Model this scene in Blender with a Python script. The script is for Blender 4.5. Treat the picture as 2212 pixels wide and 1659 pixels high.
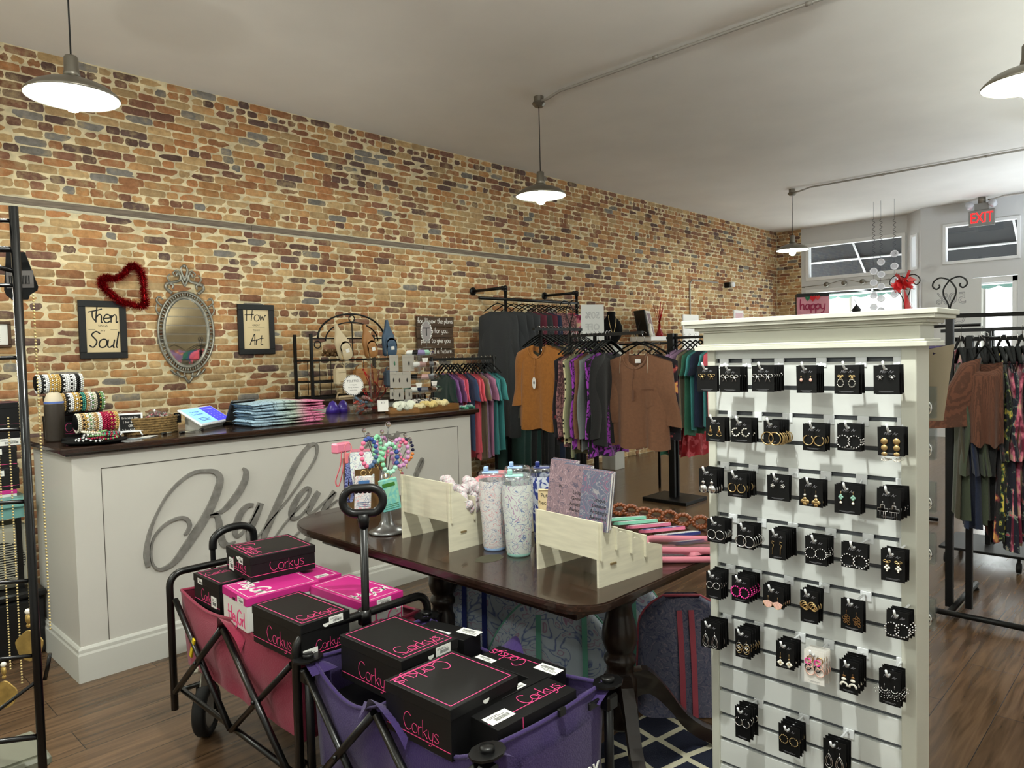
import bpy, math, random
from mathutils import Vector, Matrix, noise
PI=math.pi; rnd=random.Random(7)
for o in list(bpy.data.objects): bpy.data.objects.remove(o)
SC=bpy.context.scene; COL=SC.collection
# ---------------------------------------------------------------- camera
FOC=1555.5; EYE=Vector((0,0,1.46)); AZ,PIT,ROL=math.radians(43.845),math.radians(2.392),math.radians(-1.367)
_f=Vector((math.cos(AZ)*math.cos(PIT),math.sin(AZ)*math.cos(PIT),-math.sin(PIT)))
_r=_f.cross(Vector((0,0,1))).normalized(); _u=_r.cross(_f)
CR=_r*math.cos(ROL)+_u*math.sin(ROL); CU=_u*math.cos(ROL)-_r*math.sin(ROL)
cam=bpy.data.objects.new('camera',bpy.data.cameras.new('camera')); COL.objects.link(cam)
cam.data.sensor_fit='HORIZONTAL'; cam.data.sensor_width=36; cam.data.lens=36*FOC/2212
cam.data.clip_start=.02; cam.data.clip_end=200
cam.matrix_world=Matrix(((CR.x,CU.x,-_f.x,EYE.x),(CR.y,CU.y,-_f.y,EYE.y),(CR.z,CU.z,-_f.z,EYE.z),(0,0,0,1)))
SC.camera=cam
def at(px,py,x=None,y=None,z=None):
    "the point of the room seen at a photo pixel, on the plane x, y or z = value"
    d=_f+CR*((px-1106)/FOC)+CU*((829.5-py)/FOC)
    t=((x-EYE.x)/d.x) if x is not None else ((y-EYE.y)/d.y) if y is not None else ((z-EYE.z)/d.z)
    return EYE+d*t
# ---------------------------------------------------------------- exposure, sky, light
SC.view_settings.view_transform='Standard'; SC.view_settings.look='None'
SC.view_settings.exposure=EXPO=0.1; SC.view_settings.gamma=1; SC.view_settings.use_curve_mapping=False
W=bpy.data.worlds.new('sky'); SC.world=W; W.use_nodes=True
bg=W.node_tree.nodes['Background']; bg.inputs[0].default_value=(.86,.94,1,1); bg.inputs[1].default_value=12.0
BULB=400.0          # emission strength of every pendant bulb
l=bpy.data.lights.new('bare_bulb_light','POINT'); l.energy=135; l.shadow_soft_size=.03; l.color=(.97,1,.93); o=bpy.data.objects.new('bare_bulb_light',l); o.location=(1.02,.78,2.78); COL.objects.link(o)      # bare ceiling bulb just above the frame
l=bpy.data.lights.new('table_lamp_light','POINT'); l.energy=26; l.shadow_soft_size=.06; l.color=(.97,.98,.88); o=bpy.data.objects.new('table_lamp_light',l); o.location=(.12,3.25,1.8); COL.objects.link(o)
for x,y,w in ((-2.2,1.6,130),(1.6,-1.05,60),(4.4,-1.1,170),(7.4,-1.05,260),(11.4,.2,210)):     # added out-of-view spots without fixtures, aimed up to brighten the ceiling
    l=bpy.data.lights.new('ceiling_fill_light','SPOT'); l.energy=w; l.spot_size=2.6; l.spot_blend=.5; l.shadow_soft_size=.12; l.color=(.90,.99,.95) if x<11 else (.80,.90,1); o=bpy.data.objects.new('ceiling_fill_light',l); o.location=(x,y,1.85); o.rotation_euler=(PI,0,0); COL.objects.link(o)
l=bpy.data.lights.new('counter_fill_spot','SPOT'); l.energy=38; l.spot_size=1.7; l.spot_blend=.8; l.shadow_soft_size=.12; l.color=(.95,1,.93); o=bpy.data.objects.new('counter_fill_spot',l); o.location=(2.3,4.75,.80); o.rotation_euler=(PI-.28,0,0); COL.objects.link(o)     # added fill spot hidden behind the counter, lifts the ceiling above it
# ---------------------------------------------------------------- materials
def lin(c):
    if isinstance(c,str): c=[int(c[i:i+2],16)/255 for i in (0,2,4)]
    return tuple(((v/12.92) if v<=.04045 else ((v+.055)/1.055)**2.4) for v in c[:3])+(1,)
MATS={}
def mat(name,col,rough=.6,metal=0,nz=None,bump=0,bscale=40,emit=None,es=1,trans=0,ior=1.45,alpha=1,spec=.5,coat=0,sheen=0,col2=None,pat=None,pscale=20,lo=.4,hi=.6,col3=None,stretch=None):
    if name in MATS: return MATS[name]
    m=bpy.data.materials.new(name); m.use_nodes=True; nt=m.node_tree; N=nt.nodes; L=nt.links; b=N['Principled BSDF']
    b.inputs['Base Color'].default_value=lin(col); b.inputs['Roughness'].default_value=rough; b.inputs['Metallic'].default_value=metal
    b.inputs['IOR'].default_value=ior; b.inputs['Transmission Weight'].default_value=trans; b.inputs['Alpha'].default_value=alpha
    b.inputs['Specular IOR Level'].default_value=spec; b.inputs['Coat Weight'].default_value=coat; b.inputs['Sheen Weight'].default_value=sheen
    if emit: b.inputs['Emission Color'].default_value=lin(emit); b.inputs['Emission Strength'].default_value=es
    tc=N.new('ShaderNodeTexCoord'); mp=N.new('ShaderNodeMapping'); L.new(tc.outputs['Object'],mp.inputs[0]); v=mp.outputs[0]
    if stretch: mp.inputs['Scale'].default_value=stretch
    if pat:
        n=N.new('ShaderNodeTexNoise'); n.inputs['Scale'].default_value=pscale; n.inputs['Detail'].default_value=3; src=n.outputs['Fac']
        L.new(v,n.inputs['Vector'])
        if pat=='swirl':
            n.inputs['Distortion'].default_value=2.2; n.inputs['Detail'].default_value=1
        if pat=='vor':
            n=N.new('ShaderNodeTexVoronoi'); n.inputs['Scale'].default_value=pscale; n.feature='F1'; L.new(v,n.inputs['Vector']); src=n.outputs['Distance']
        if pat=='lines':
            n.inputs['Distortion'].default_value=2.4; n.inputs['Detail'].default_value=1
        if pat=='wave':
            n=N.new('ShaderNodeTexWave'); n.inputs['Scale'].default_value=pscale; n.inputs['Distortion'].default_value=3; n.inputs['Detail'].default_value=2; L.new(v,n.inputs['Vector']); src=n.outputs['Fac']
        r=N.new('ShaderNodeValToRGB'); e=r.color_ramp.elements; e[0].position=lo; e[0].color=lin(col); e[1].position=hi; e[1].color=lin(col2)
        if pat=='lines':
            c0=lin(col); e[0].position=.425; e[0].color=c0; e[1].position=.455; e[1].color=lin(col2)
            for q_,c_ in ((.485,c0),(.55,c0),(.575,lin(col3 or col2)),(.60,c0)): k=r.color_ramp.elements.new(q_); k.color=c_
            col3=None
        if col3:
            k=r.color_ramp.elements.new(min(.98,hi+(hi-lo)*.9)); k.color=lin(col3)
        L.new(src,r.inputs[0]); L.new(r.outputs[0],b.inputs['Base Color'])
    elif nz:
        n=N.new('ShaderNodeTexNoise'); n.inputs['Scale'].default_value=nz[0]; n.inputs['Detail'].default_value=5; L.new(v,n.inputs['Vector'])
        r=N.new('ShaderNodeValToRGB'); e=r.color_ramp.elements; c=lin(col); k=nz[1]
        e[0].position=.3; e[0].color=tuple(x*(1-k) for x in c[:3])+(1,); e[1].position=.7; e[1].color=tuple(min(1,x*(1+k)) for x in c[:3])+(1,)
        L.new(n.outputs['Fac'],r.inputs[0]); L.new(r.outputs[0],b.inputs['Base Color'])
    if bump:
        n=N.new('ShaderNodeTexNoise'); n.inputs['Scale'].default_value=bscale; n.inputs['Detail'].default_value=4; L.new(v,n.inputs['Vector'])
        u=N.new('ShaderNodeBump'); u.inputs['Strength'].default_value=bump; u.inputs['Distance'].default_value=.01; L.new(n.outputs['Fac'],u.inputs['Height']); L.new(u.outputs[0],b.inputs['Normal'])
    MATS[name]=m; return m
# ---------------------------------------------------------------- mesh builder
def T(x=0,y=0,z=0,rz=0,ry=0,rx=0,s=1):
    return Matrix.Translation((x,y,z))@Matrix.Rotation(rz,4,'Z')@Matrix.Rotation(ry,4,'Y')@Matrix.Rotation(rx,4,'X')@Matrix.Scale(s,4)
def frame(o,u,v):
    "matrix whose x axis runs along u, y along v, origin at o"
    u=Vector(u).normalized(); w=u.cross(Vector(v)).normalized(); v=w.cross(u)
    return Matrix(((u.x,v.x,w.x,o[0]),(u.y,v.y,w.y,o[1]),(u.z,v.z,w.z,o[2]),(0,0,0,1)))
class MB:
    def __init__(s): s.v=[]; s.f=[]; s.m=[]; s.sm=[]; s.M=Matrix(); s.mi=0
    def add(s,vs,fs,smooth=False,mi=None):
        b=len(s.v); M=s.M; s.v+=[tuple(M@Vector(p)) for p in vs]; k=s.mi if mi is None else mi
        for f in fs: s.f.append([b+i for i in f]); s.m.append(k); s.sm.append(smooth)
        return s
    def box(s,a,b,mi=None,bev=0):
        x0,x1=sorted((a[0],b[0])); y0,y1=sorted((a[1],b[1])); z0,z1=sorted((a[2],b[2]))
        if bev and bev*2<min(x1-x0,y1-y0,z1-z0):
            e=bev; vs=[]; fs=[]
            for X,Y,Z in ((i,j,k) for i in (0,1) for j in (0,1) for k in (0,1)):
                cx=x1 if X else x0; cy=y1 if Y else y0; cz=z1 if Z else z0; sx=-e if X else e; sy=-e if Y else e; sz=-e if Z else e
                vs+=[(cx,cy+sy,cz+sz),(cx+sx,cy,cz+sz),(cx+sx,cy+sy,cz)]
            def c(X,Y,Z,a): return (X*4+Y*2+Z)*3+a
            fs=[[c(0,0,0,0),c(0,0,1,0),c(0,1,1,0),c(0,1,0,0)],[c(1,0,0,0),c(1,1,0,0),c(1,1,1,0),c(1,0,1,0)],
                [c(0,0,0,1),c(1,0,0,1),c(1,0,1,1),c(0,0,1,1)],[c(0,1,0,1),c(0,1,1,1),c(1,1,1,1),c(1,1,0,1)],
                [c(0,0,0,2),c(0,1,0,2),c(1,1,0,2),c(1,0,0,2)],[c(0,0,1,2),c(1,0,1,2),c(1,1,1,2),c(0,1,1,2)]]
            for Y in (0,1):
                for Z in (0,1): fs.append([c(0,Y,Z,1),c(1,Y,Z,1),c(1,Y,Z,2),c(0,Y,Z,2)][::(1 if (Y^Z) else -1)])
            for X in (0,1):
                for Z in (0,1): fs.append([c(X,0,Z,0),c(X,1,Z,0),c(X,1,Z,2),c(X,0,Z,2)][::(-1 if (X^Z) else 1)])
            for X in (0,1):
                for Y in (0,1): fs.append([c(X,Y,0,0),c(X,Y,1,0),c(X,Y,1,1),c(X,Y,0,1)][::(1 if (X^Y) else -1)])
            for X in (0,1):
                for Y in (0,1):
                    for Z in (0,1): fs.append([c(X,Y,Z,0),c(X,Y,Z,1),c(X,Y,Z,2)][::(1 if (X^Y^Z) else -1)])
            return s.add(vs,fs,False,mi)
        vs=[(x,y,z) for x in (x0,x1) for y in (y0,y1) for z in (z0,z1)]
        return s.add(vs,[[0,1,3,2],[4,6,7,5],[0,4,5,1],[2,3,7,6],[0,2,6,4],[1,5,7,3]],False,mi)
    def tube(s,pts,r,n=8,mi=None,cap=True,closed=False,flat=None):
        P=[Vector(p) for p in pts]; K=len(P); R=r if isinstance(r,(list,tuple)) else [r]*K; vs=[]; fs=[]
        def tan(i):
            a=P[(i-1)%K] if (i>0 or closed) else P[i]; b=P[(i+1)%K] if (i<K-1 or closed) else P[i]
            t=b-a; return t.normalized() if t.length>1e-9 else Vector((0,0,1))
        t=tan(0); up=Vector((0,0,1)) if abs(t.z)<.9 else Vector((1,0,0)); nrm=t.cross(up).normalized()
        for i in range(K):
            t=tan(i); nrm=(nrm-t*nrm.dot(t)); nrm=nrm.normalized() if nrm.length>1e-6 else t.orthogonal().normalized(); bn=t.cross(nrm)
            for k in range(n):
                a=2*PI*k/n; vs.append(P[i]+nrm*(R[i]*math.cos(a))+bn*((flat if flat else 1)*R[i]*math.sin(a)))
        for i in range(K if closed else K-1):
            j=(i+1)%K
            for k in range(n): fs.append([i*n+k,i*n+(k+1)%n,j*n+(k+1)%n,j*n+k])
        s.add(vs,fs,True,mi)
        if cap and not closed:
            b=len(s.v)-len(vs); mm=s.mi if mi is None else mi
            s.f.append([b+k for k in range(n)][::-1]); s.m.append(mm); s.sm.append(False)
            s.f.append([b+(K-1)*n+k for k in range(n)]); s.m.append(mm); s.sm.append(False)
        return s
    def lathe(s,prof,n=24,c=(0,0,0),mi=None,smooth=True,axis='z',a0=0,a1=2*PI):
        full=abs(a1-a0-2*PI)<1e-6; m=n if full else n+1; vs=[]; fs=[]
        for (r,z) in prof:
            for k in range(m):
                a=a0+(a1-a0)*k/n; x,y=r*math.cos(a),r*math.sin(a)
                p={'z':(x,y,z),'x':(z,x,y),'y':(y,z,x)}[axis]; vs.append((p[0]+c[0],p[1]+c[1],p[2]+c[2]))
        for i in range(len(prof)-1):
            for k in range(n if full else n): fs.append([i*m+k,i*m+(k+1)%m,(i+1)*m+(k+1)%m,(i+1)*m+k])
        return s.add(vs,fs,smooth,mi)
    def ball(s,c,r,n=8,mi=None,sc=(1,1,1)):
        m=max(4,n//2+1); vs=[]; fs=[]
        for i in range(m+1):
            a=PI*i/m
            for k in range(n):
                b=2*PI*k/n; vs.append((c[0]+r*sc[0]*math.sin(a)*math.cos(b),c[1]+r*sc[1]*math.sin(a)*math.sin(b),c[2]-r*sc[2]*math.cos(a)))
        for i in range(m):
            for k in range(n): fs.append([i*n+k,i*n+(k+1)%n,(i+1)*n+(k+1)%n,(i+1)*n+k])
        return s.add(vs,fs,True,mi)
    def torus(s,c,R,r,u=(0,1,0),v=(0,0,1),n=24,m=6,mi=None,a0=0,a1=2*PI,sv=1):
        u=Vector(u).normalized(); v=Vector(v).normalized(); c=Vector(c); cl=abs(a1-a0-2*PI)<1e-6
        return s.tube([c+u*(R*math.cos(a0+(a1-a0)*k/n))+v*(R*sv*math.sin(a0+(a1-a0)*k/n)) for k in range(n if cl else n+1)],r,m,mi,closed=cl)
    def beads(s,pts,r,mi=None,n=6):
        for i,p in enumerate(pts): s.ball(p,r,n,(mi[i%len(mi)] if isinstance(mi,(list,tuple)) else mi))
        return s
    def prism(s,out,z0,z1,mi=None,smooth=False):
        n=len(out); vs=[(x,y,z0) for x,y in out]+[(x,y,z1) for x,y in out]
        area=sum(out[i][0]*out[(i+1)%n][1]-out[(i+1)%n][0]*out[i][1] for i in range(n))
        a=list(range(n)) if area>0 else list(range(n))[::-1]
        s.add(vs,[a[::-1],[n+i for i in a]],False,mi); b=len(s.v)-2*n; k=s.mi if mi is None else mi
        for i in range(n):
            p,q=a[i],a[(i+1)%n]; s.f.append([b+p,b+q,b+n+q,b+n+p]); s.m.append(k); s.sm.append(smooth)
        return s
    def grid(s,fn,nu,nv,mi=None,smooth=True,closeu=False):
        vs=[fn(i/nu,j/nv) for j in range(nv+1) for i in range(nu if closeu else nu+1)]; m=nu if closeu else nu+1
        return s.add(vs,[[j*m+i,j*m+(i+1)%m,(j+1)*m+(i+1)%m,(j+1)*m+i] for j in range(nv) for i in range(nu)],smooth,mi)
    def stroke(s,pts,w,z=0,t=.0006,mi=None):
        "a flat brush stroke in the local xy plane, w = width or widths"
        K=len(pts); Wd=w if isinstance(w,(list,tuple)) else [w]*K; vs=[]
        for i in range(K):
            a=pts[max(0,i-1)]; b=pts[min(K-1,i+1)]; dx,dy=b[0]-a[0],b[1]-a[1]; l=math.hypot(dx,dy) or 1; nx,ny=-dy/l,dx/l
            for sg in (1,-1):
                for zz in (z,z+t): vs.append((pts[i][0]+nx*sg*Wd[i]/2,pts[i][1]+ny*sg*Wd[i]/2,zz))
        fs=[]
        for i in range(K-1):
            a=i*4; b=a+4; fs+=[[a+1,a+3,b+3,b+1],[a+2,a+0,b+0,b+2],[a+0,a+1,b+1,b+0],[a+3,a+2,b+2,b+3]]
        fs+=[[0,2,3,1],[(K-1)*4+k for k in (0,1,3,2)]]
        return s.add(vs,fs,False,mi)
    def text(s,txt,size,x=0,y=0,z=0,mi=None,t=.0004,align='CENTER',sx=1,shear=0):
        cu=bpy.data.curves.new('t','FONT'); cu.body=txt; cu.size=size; cu.align_x=align; cu.extrude=t; cu.shear=shear; cu.resolution_u=2
        ob=bpy.data.objects.new('t',cu); me=ob.to_mesh(); 
        s.add([(v.co.x*sx+x,v.co.y+y,v.co.z+z) for v in me.vertices],[list(p.vertices) for p in me.polygons],False,mi)
        ob.to_mesh_clear(); bpy.data.objects.remove(ob); bpy.data.curves.remove(cu); return s
    def build(s,name,mats,parent=None,loc=None,rz=0,**tags):
        me=bpy.data.meshes.new(name); me.from_pydata(s.v,[],s.f)
        if not isinstance(mats,(list,tuple)): mats=[mats]
        for m in mats: me.materials.append(m)
        me.polygons.foreach_set('material_index',[min(i,len(mats)-1) for i in s.m]); me.polygons.foreach_set('use_smooth',s.sm); me.update()
        o=bpy.data.objects.new(name,me); COL.objects.link(o)
        if parent: o.parent=parent
        if loc is not None: o.location=loc
        o.rotation_euler.z=rz
        tag(o,**tags); return o
def tag(o,label=None,cat=None,group=None,kind=None):
    if label: o['label']=label
    if cat: o['category']=cat
    if group: o['group']=group
    if kind: o['kind']=kind
    return o
def thing(name,label,cat,loc=(0,0,0),rz=0,group=None):
    o=bpy.data.objects.new(name,None); COL.objects.link(o); o.location=loc; o.rotation_euler.z=rz; o.empty_display_size=.05
    return tag(o,label,cat,group)
def copy_tree(o,loc=None,rz=None,label=None,parent=None,group=None):
    c=o.copy(); COL.objects.link(c); c.parent=parent
    if loc is not None: c.location=loc
    if rz is not None: c.rotation_euler.z=rz
    if label: c['label']=label
    if group: c['group']=group
    for ch in [k for k in o.children]: copy_tree(ch,parent=c)
    return c
def struct(b,name,m): return b.build(name,m,kind='structure')
def arc(c,r,a0,a1,n=8,sy=1): return [(c[0]+r*math.cos(a0+(a1-a0)*i/n),c[1]+sy*r*math.sin(a0+(a1-a0)*i/n)) for i in range(n+1)]
def smooth(P,k=4):
    "Catmull-Rom through the points"
    P=[tuple(p) for p in P]; Q=[P[0]]+P+[P[-1]]; out=[]
    for i in range(1,len(Q)-2):
        for j in range(k):
            t=j/k; out.append(tuple(.5*((2*b)+(-a+c)*t+(2*a-5*b+4*c-d)*t*t+(-a+3*b-3*c+d)*t**3) for a,b,c,d in zip(Q[i-1],Q[i],Q[i+1],Q[i+2])))
    out.append(P[-1]); return out
# single-line letters on a 1-high body (x height .5): lists of strokes
G={'C':['.62,.85 .4,1 .15,.9 0,.5 .15,.1 .4,0 .62,.15'],'o':['.45,.27 .38,.46 .22,.52 .06,.44 0,.25 .08,.05 .24,0 .4,.08 .45,.27'],
'r':['0,.5 .02,0','.02,.3 .12,.46 .28,.5'],'k':['0,.95 0,0','.34,.5 0,.22','.1,.28 .36,0'],'y':['0,.5 .04,.15 .18,.02 .34,.1','.4,.5 .34,0 .22,-.28 .02,-.3'],
's':['.34,.44 .18,.52 .02,.4 .18,.27 .34,.14 .18,0 0,.08'],'H':['.05,1 .1,0','.55,1 .5,0','-.1,.5 .7,.55'],'e':['0,.26 .36,.3 .3,.48 .12,.5 0,.28 .08,.04 .24,0 .38,.1'],
'G':['.7,.85 .45,1 .1,.8 0,.4 .2,.05 .5,.05 .65,.4 .4,.4'],'i':['.05,.5 .05,0','.05,.72 .06,.66'],'l':['.05,1 .05,.1 .14,0'],'T':['-.05,.88 .3,.97 .75,1.02','.38,.95 .3,.5 .34,.05'],
'h':['.02,1 0,.5 .02,0','.02,.3 .16,.5 .3,.42 .32,.02 .4,.03'],'n':['0,.48 .02,0','.02,.3 .18,.5 .3,.4 .32,.02 .42,.08'],'S':['.5,.85 .25,1 .03,.8 .2,.6 .4,.35 .25,.02 0,.15'],
'u':['0,.5 .02,.12 .16,0 .32,.15','.36,.5 .36,.02 .44,.03'],'w':['0,.48 .08,.05 .2,.4 .3,.05 .44,.5 .54,.42'],'A':['0,0 .3,.95 .38,.6 .45,0','.05,.35 .5,.42'],
't':['.14,.85 .12,.15 .22,0 .34,.08','-.04,.55 .34,.6'],'a':['.34,.44 .16,.5 0,.28 .08,.02 .24,.08 .36,.46 .36,.05 .44,.03'],'f':['.34,.95 .18,.98 .12,.7 .1,0','-.04,.48 .3,.5'],
'I':['.1,1 .1,0'],'p':['0,.48 0,-.35','0,.3 .2,.5 .36,.3 .2,.02 .02,.1'],'g':['.34,.44 .14,.5 0,.26 .14,.04 .34,.2','.36,.5 .34,-.2 .16,-.35 0,-.22'],
'v':['0,.48 .14,.02 .32,.5'],'d':['.34,.4 .14,.5 0,.26 .14,.02 .34,.15','.36,1 .36,.02 .44,.03'],'P':['0,0 .02,1','.02,.98 .4,.9 .36,.6 .04,.5'],'W':['0,1 .15,0 .32,.7 .5,0 .68,1'],'m':['0,.48 0,0','0,.3 .14,.48 .22,.3 .22,0','.22,.3 .36,.48 .44,.3 .46,0'],'c':['.34,.42 .18,.5 0,.26 .12,.03 .34,.08'],
'.':['.05,.06 .08,0']}
def script(b,txt,size,x=0,y=0,z=0,w=.08,mi=None,gap=.1,slant=0,t=.0005,center=True,sm=3):
    wid=0; pos=[]
    for ch in txt:
        if ch==' ': wid+=.35; continue
        g=[[tuple(map(float,p.split(','))) for p in st.split()] for st in G[ch]]; mx=max(p[0] for st in g for p in st)
        pos.append((wid,g)); wid+=mx+gap
    off=-wid*size/2 if center else 0
    for ox,g in pos:
        for st in g:
            b.stroke([(x+off+(ox+px+slant*py)*size,y+py*size) for px,py in (smooth(st,sm) if len(st)>2 else st)],w*size,z,t,mi)
    return wid*size
# ================================================================ THE ROOM
WY,FX,HC,BX,RY=5.76,13.2,3.6,-3.0,-1.35       # brick wall, shop front, ceiling, back wall, right wall
plaster=mat('plaster',(.80,.80,.80),.8,bump=.15,bscale=6)
m_ceil=mat('ceiling_paint',(.90,.885,.86),.85,nz=(1.5,.04),bump=.1,bscale=4)
m_white=mat('white_paint',(.80,.80,.77),.5); m_trim=mat('trim_paint',(.88,.88,.88),.4)
# floor: laminate planks along x
def floor_mat():
    m=bpy.data.materials.new('plank_floor'); m.use_nodes=True; nt=m.node_tree; N=nt.nodes; L=nt.links; b=N['Principled BSDF']
    tc=N.new('ShaderNodeTexCoord'); br=N.new('ShaderNodeTexBrick'); L.new(tc.outputs['Object'],br.inputs['Vector'])
    br.inputs['Scale'].default_value=1; br.inputs['Brick Width'].default_value=1.25; br.inputs['Row Height'].default_value=.19; br.inputs['Mortar Size'].default_value=.0016; br.inputs['Mortar Smooth'].default_value=.3
    br.inputs['Color1'].default_value=lin((.42,.33,.245)); br.inputs['Color2'].default_value=lin((.36,.28,.205)); br.inputs['Mortar'].default_value=lin((.13,.09,.07)); br.offset=.37
    mp=N.new('ShaderNodeMapping'); mp.inputs['Scale'].default_value=(1.6,22,1); L.new(tc.outputs['Object'],mp.inputs[0])
    n=N.new('ShaderNodeTexNoise'); n.inputs['Scale'].default_value=1.6; n.inputs['Detail'].default_value=7; n.inputs['Distortion'].default_value=.6; L.new(mp.outputs[0],n.inputs['Vector'])
    r=N.new('ShaderNodeValToRGB'); e=r.color_ramp.elements; e[0].position=.3; e[0].color=(.55,.53,.5,1); e[1].position=.72; e[1].color=(1.35,1.3,1.25,1); L.new(n.outputs['Fac'],r.inputs[0])
    x=N.new('ShaderNodeMix'); x.data_type='RGBA'; x.blend_type='MULTIPLY'; x.inputs[0].default_value=1; L.new(br.outputs['Color'],x.inputs[6]); L.new(r.outputs[0],x.inputs[7]); L.new(x.outputs[2],b.inputs['Base Color'])
    rr=N.new('ShaderNodeMapRange'); rr.inputs[3].default_value=.14; rr.inputs[4].default_value=.32; L.new(n.outputs['Fac'],rr.inputs[0]); L.new(rr.outputs[0],b.inputs['Roughness'])
    u=N.new('ShaderNodeBump'); u.inputs['Strength'].default_value=.12; u.inputs['Distance'].default_value=.004; L.new(n.outputs['Fac'],u.inputs['Height'])
    u2=N.new('ShaderNodeBump'); u2.inputs['Strength'].default_value=.5; u2.inputs['Distance'].default_value=.002; u2.invert=True; L.new(br.outputs['Fac'],u2.inputs['Height']); L.new(u.outputs[0],u2.inputs['Normal']); L.new(u2.outputs[0],b.inputs['Normal'])
    return m
b=MB(); b.box((BX,RY,-.06),(FX+.1,WY+.1,0)); struct(b,'floor',floor_mat())
b=MB(); b.box((BX,RY,HC),(FX+.1,WY+.1,HC+.08)); struct(b,'ceiling',m_ceil)
b=MB(); b.box((BX-.1,RY-.1,-.05),(BX,WY+.1,HC+.1)); struct(b,'wall_back',plaster)
b=MB(); b.box((BX-.1,RY-.1,-.05),(FX+.2,RY,HC+.1)); struct(b,'wall_right',plaster)
# brick
def brick_mat():
    m=bpy.data.materials.new('old_brick'); m.use_nodes=True; nt=m.node_tree; N=nt.nodes; L=nt.links; b=N['Principled BSDF']; b.inputs['Roughness'].default_value=.92; b.inputs['Specular IOR Level'].default_value=.2
    a=N.new('ShaderNodeAttribute'); a.attribute_name='tone'; tc=N.new('ShaderNodeTexCoord')
    n=N.new('ShaderNodeTexNoise'); n.inputs['Scale'].default_value=26; n.inputs['Detail'].default_value=8; n.inputs['Roughness'].default_value=.65; L.new(tc.outputs['Object'],n.inputs['Vector'])
    r=N.new('ShaderNodeValToRGB'); e=r.color_ramp.elements; e[0].position=.3; e[0].color=(.72,.71,.69,1); e[1].position=.68; e[1].color=(1.2,1.2,1.18,1); L.new(n.outputs['Fac'],r.inputs[0])
    x=N.new('ShaderNodeMix'); x.data_type='RGBA'; x.blend_type='MULTIPLY'; x.inputs[0].default_value=1; L.new(a.outputs['Color'],x.inputs[6]); L.new(r.outputs[0],x.inputs[7])
    n2=N.new('ShaderNodeTexNoise'); n2.inputs['Scale'].default_value=7; n2.inputs['Detail'].default_value=9; n2.inputs['Roughness'].default_value=.72; L.new(tc.outputs['Object'],n2.inputs['Vector'])
    r2=N.new('ShaderNodeValToRGB'); e=r2.color_ramp.elements; e[0].position=.5; e[0].color=(0,0,0,1); e[1].position=.68; e[1].color=(.75,.75,.75,1); L.new(n2.outputs['Fac'],r2.inputs[0])
    y=N.new('ShaderNodeMix'); y.data_type='RGBA'; L.new(r2.outputs[0],y.inputs[0]); L.new(x.outputs[2],y.inputs[6]); y.inputs[7].default_value=lin((.70,.62,.47)); L.new(y.outputs[2],b.inputs['Base Color'])
    u=N.new('ShaderNodeBump'); u.inputs['Strength'].default_value=.55; u.inputs['Distance'].default_value=.006; L.new(n.outputs['Fac'],u.inputs['Height']); L.new(u.outputs[0],b.inputs['Normal']); return m
m_brick=brick_mat(); m_mortar=mat('mortar',(.83,.77,.63),.95,nz=(14,.25),bump=.5,bscale=60)
TONES=[lin(tuple(k*.95 for k in c)) for c in ((.75,.58,.40),(.73,.54,.36),(.70,.49,.33),(.78,.65,.47),(.64,.45,.32),(.73,.61,.45),(.56,.39,.30))]
DARK=[lin(c) for c in ((.47,.34,.29),(.40,.32,.30),(.52,.37,.30),(.50,.48,.46),(.40,.31,.28))]
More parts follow.
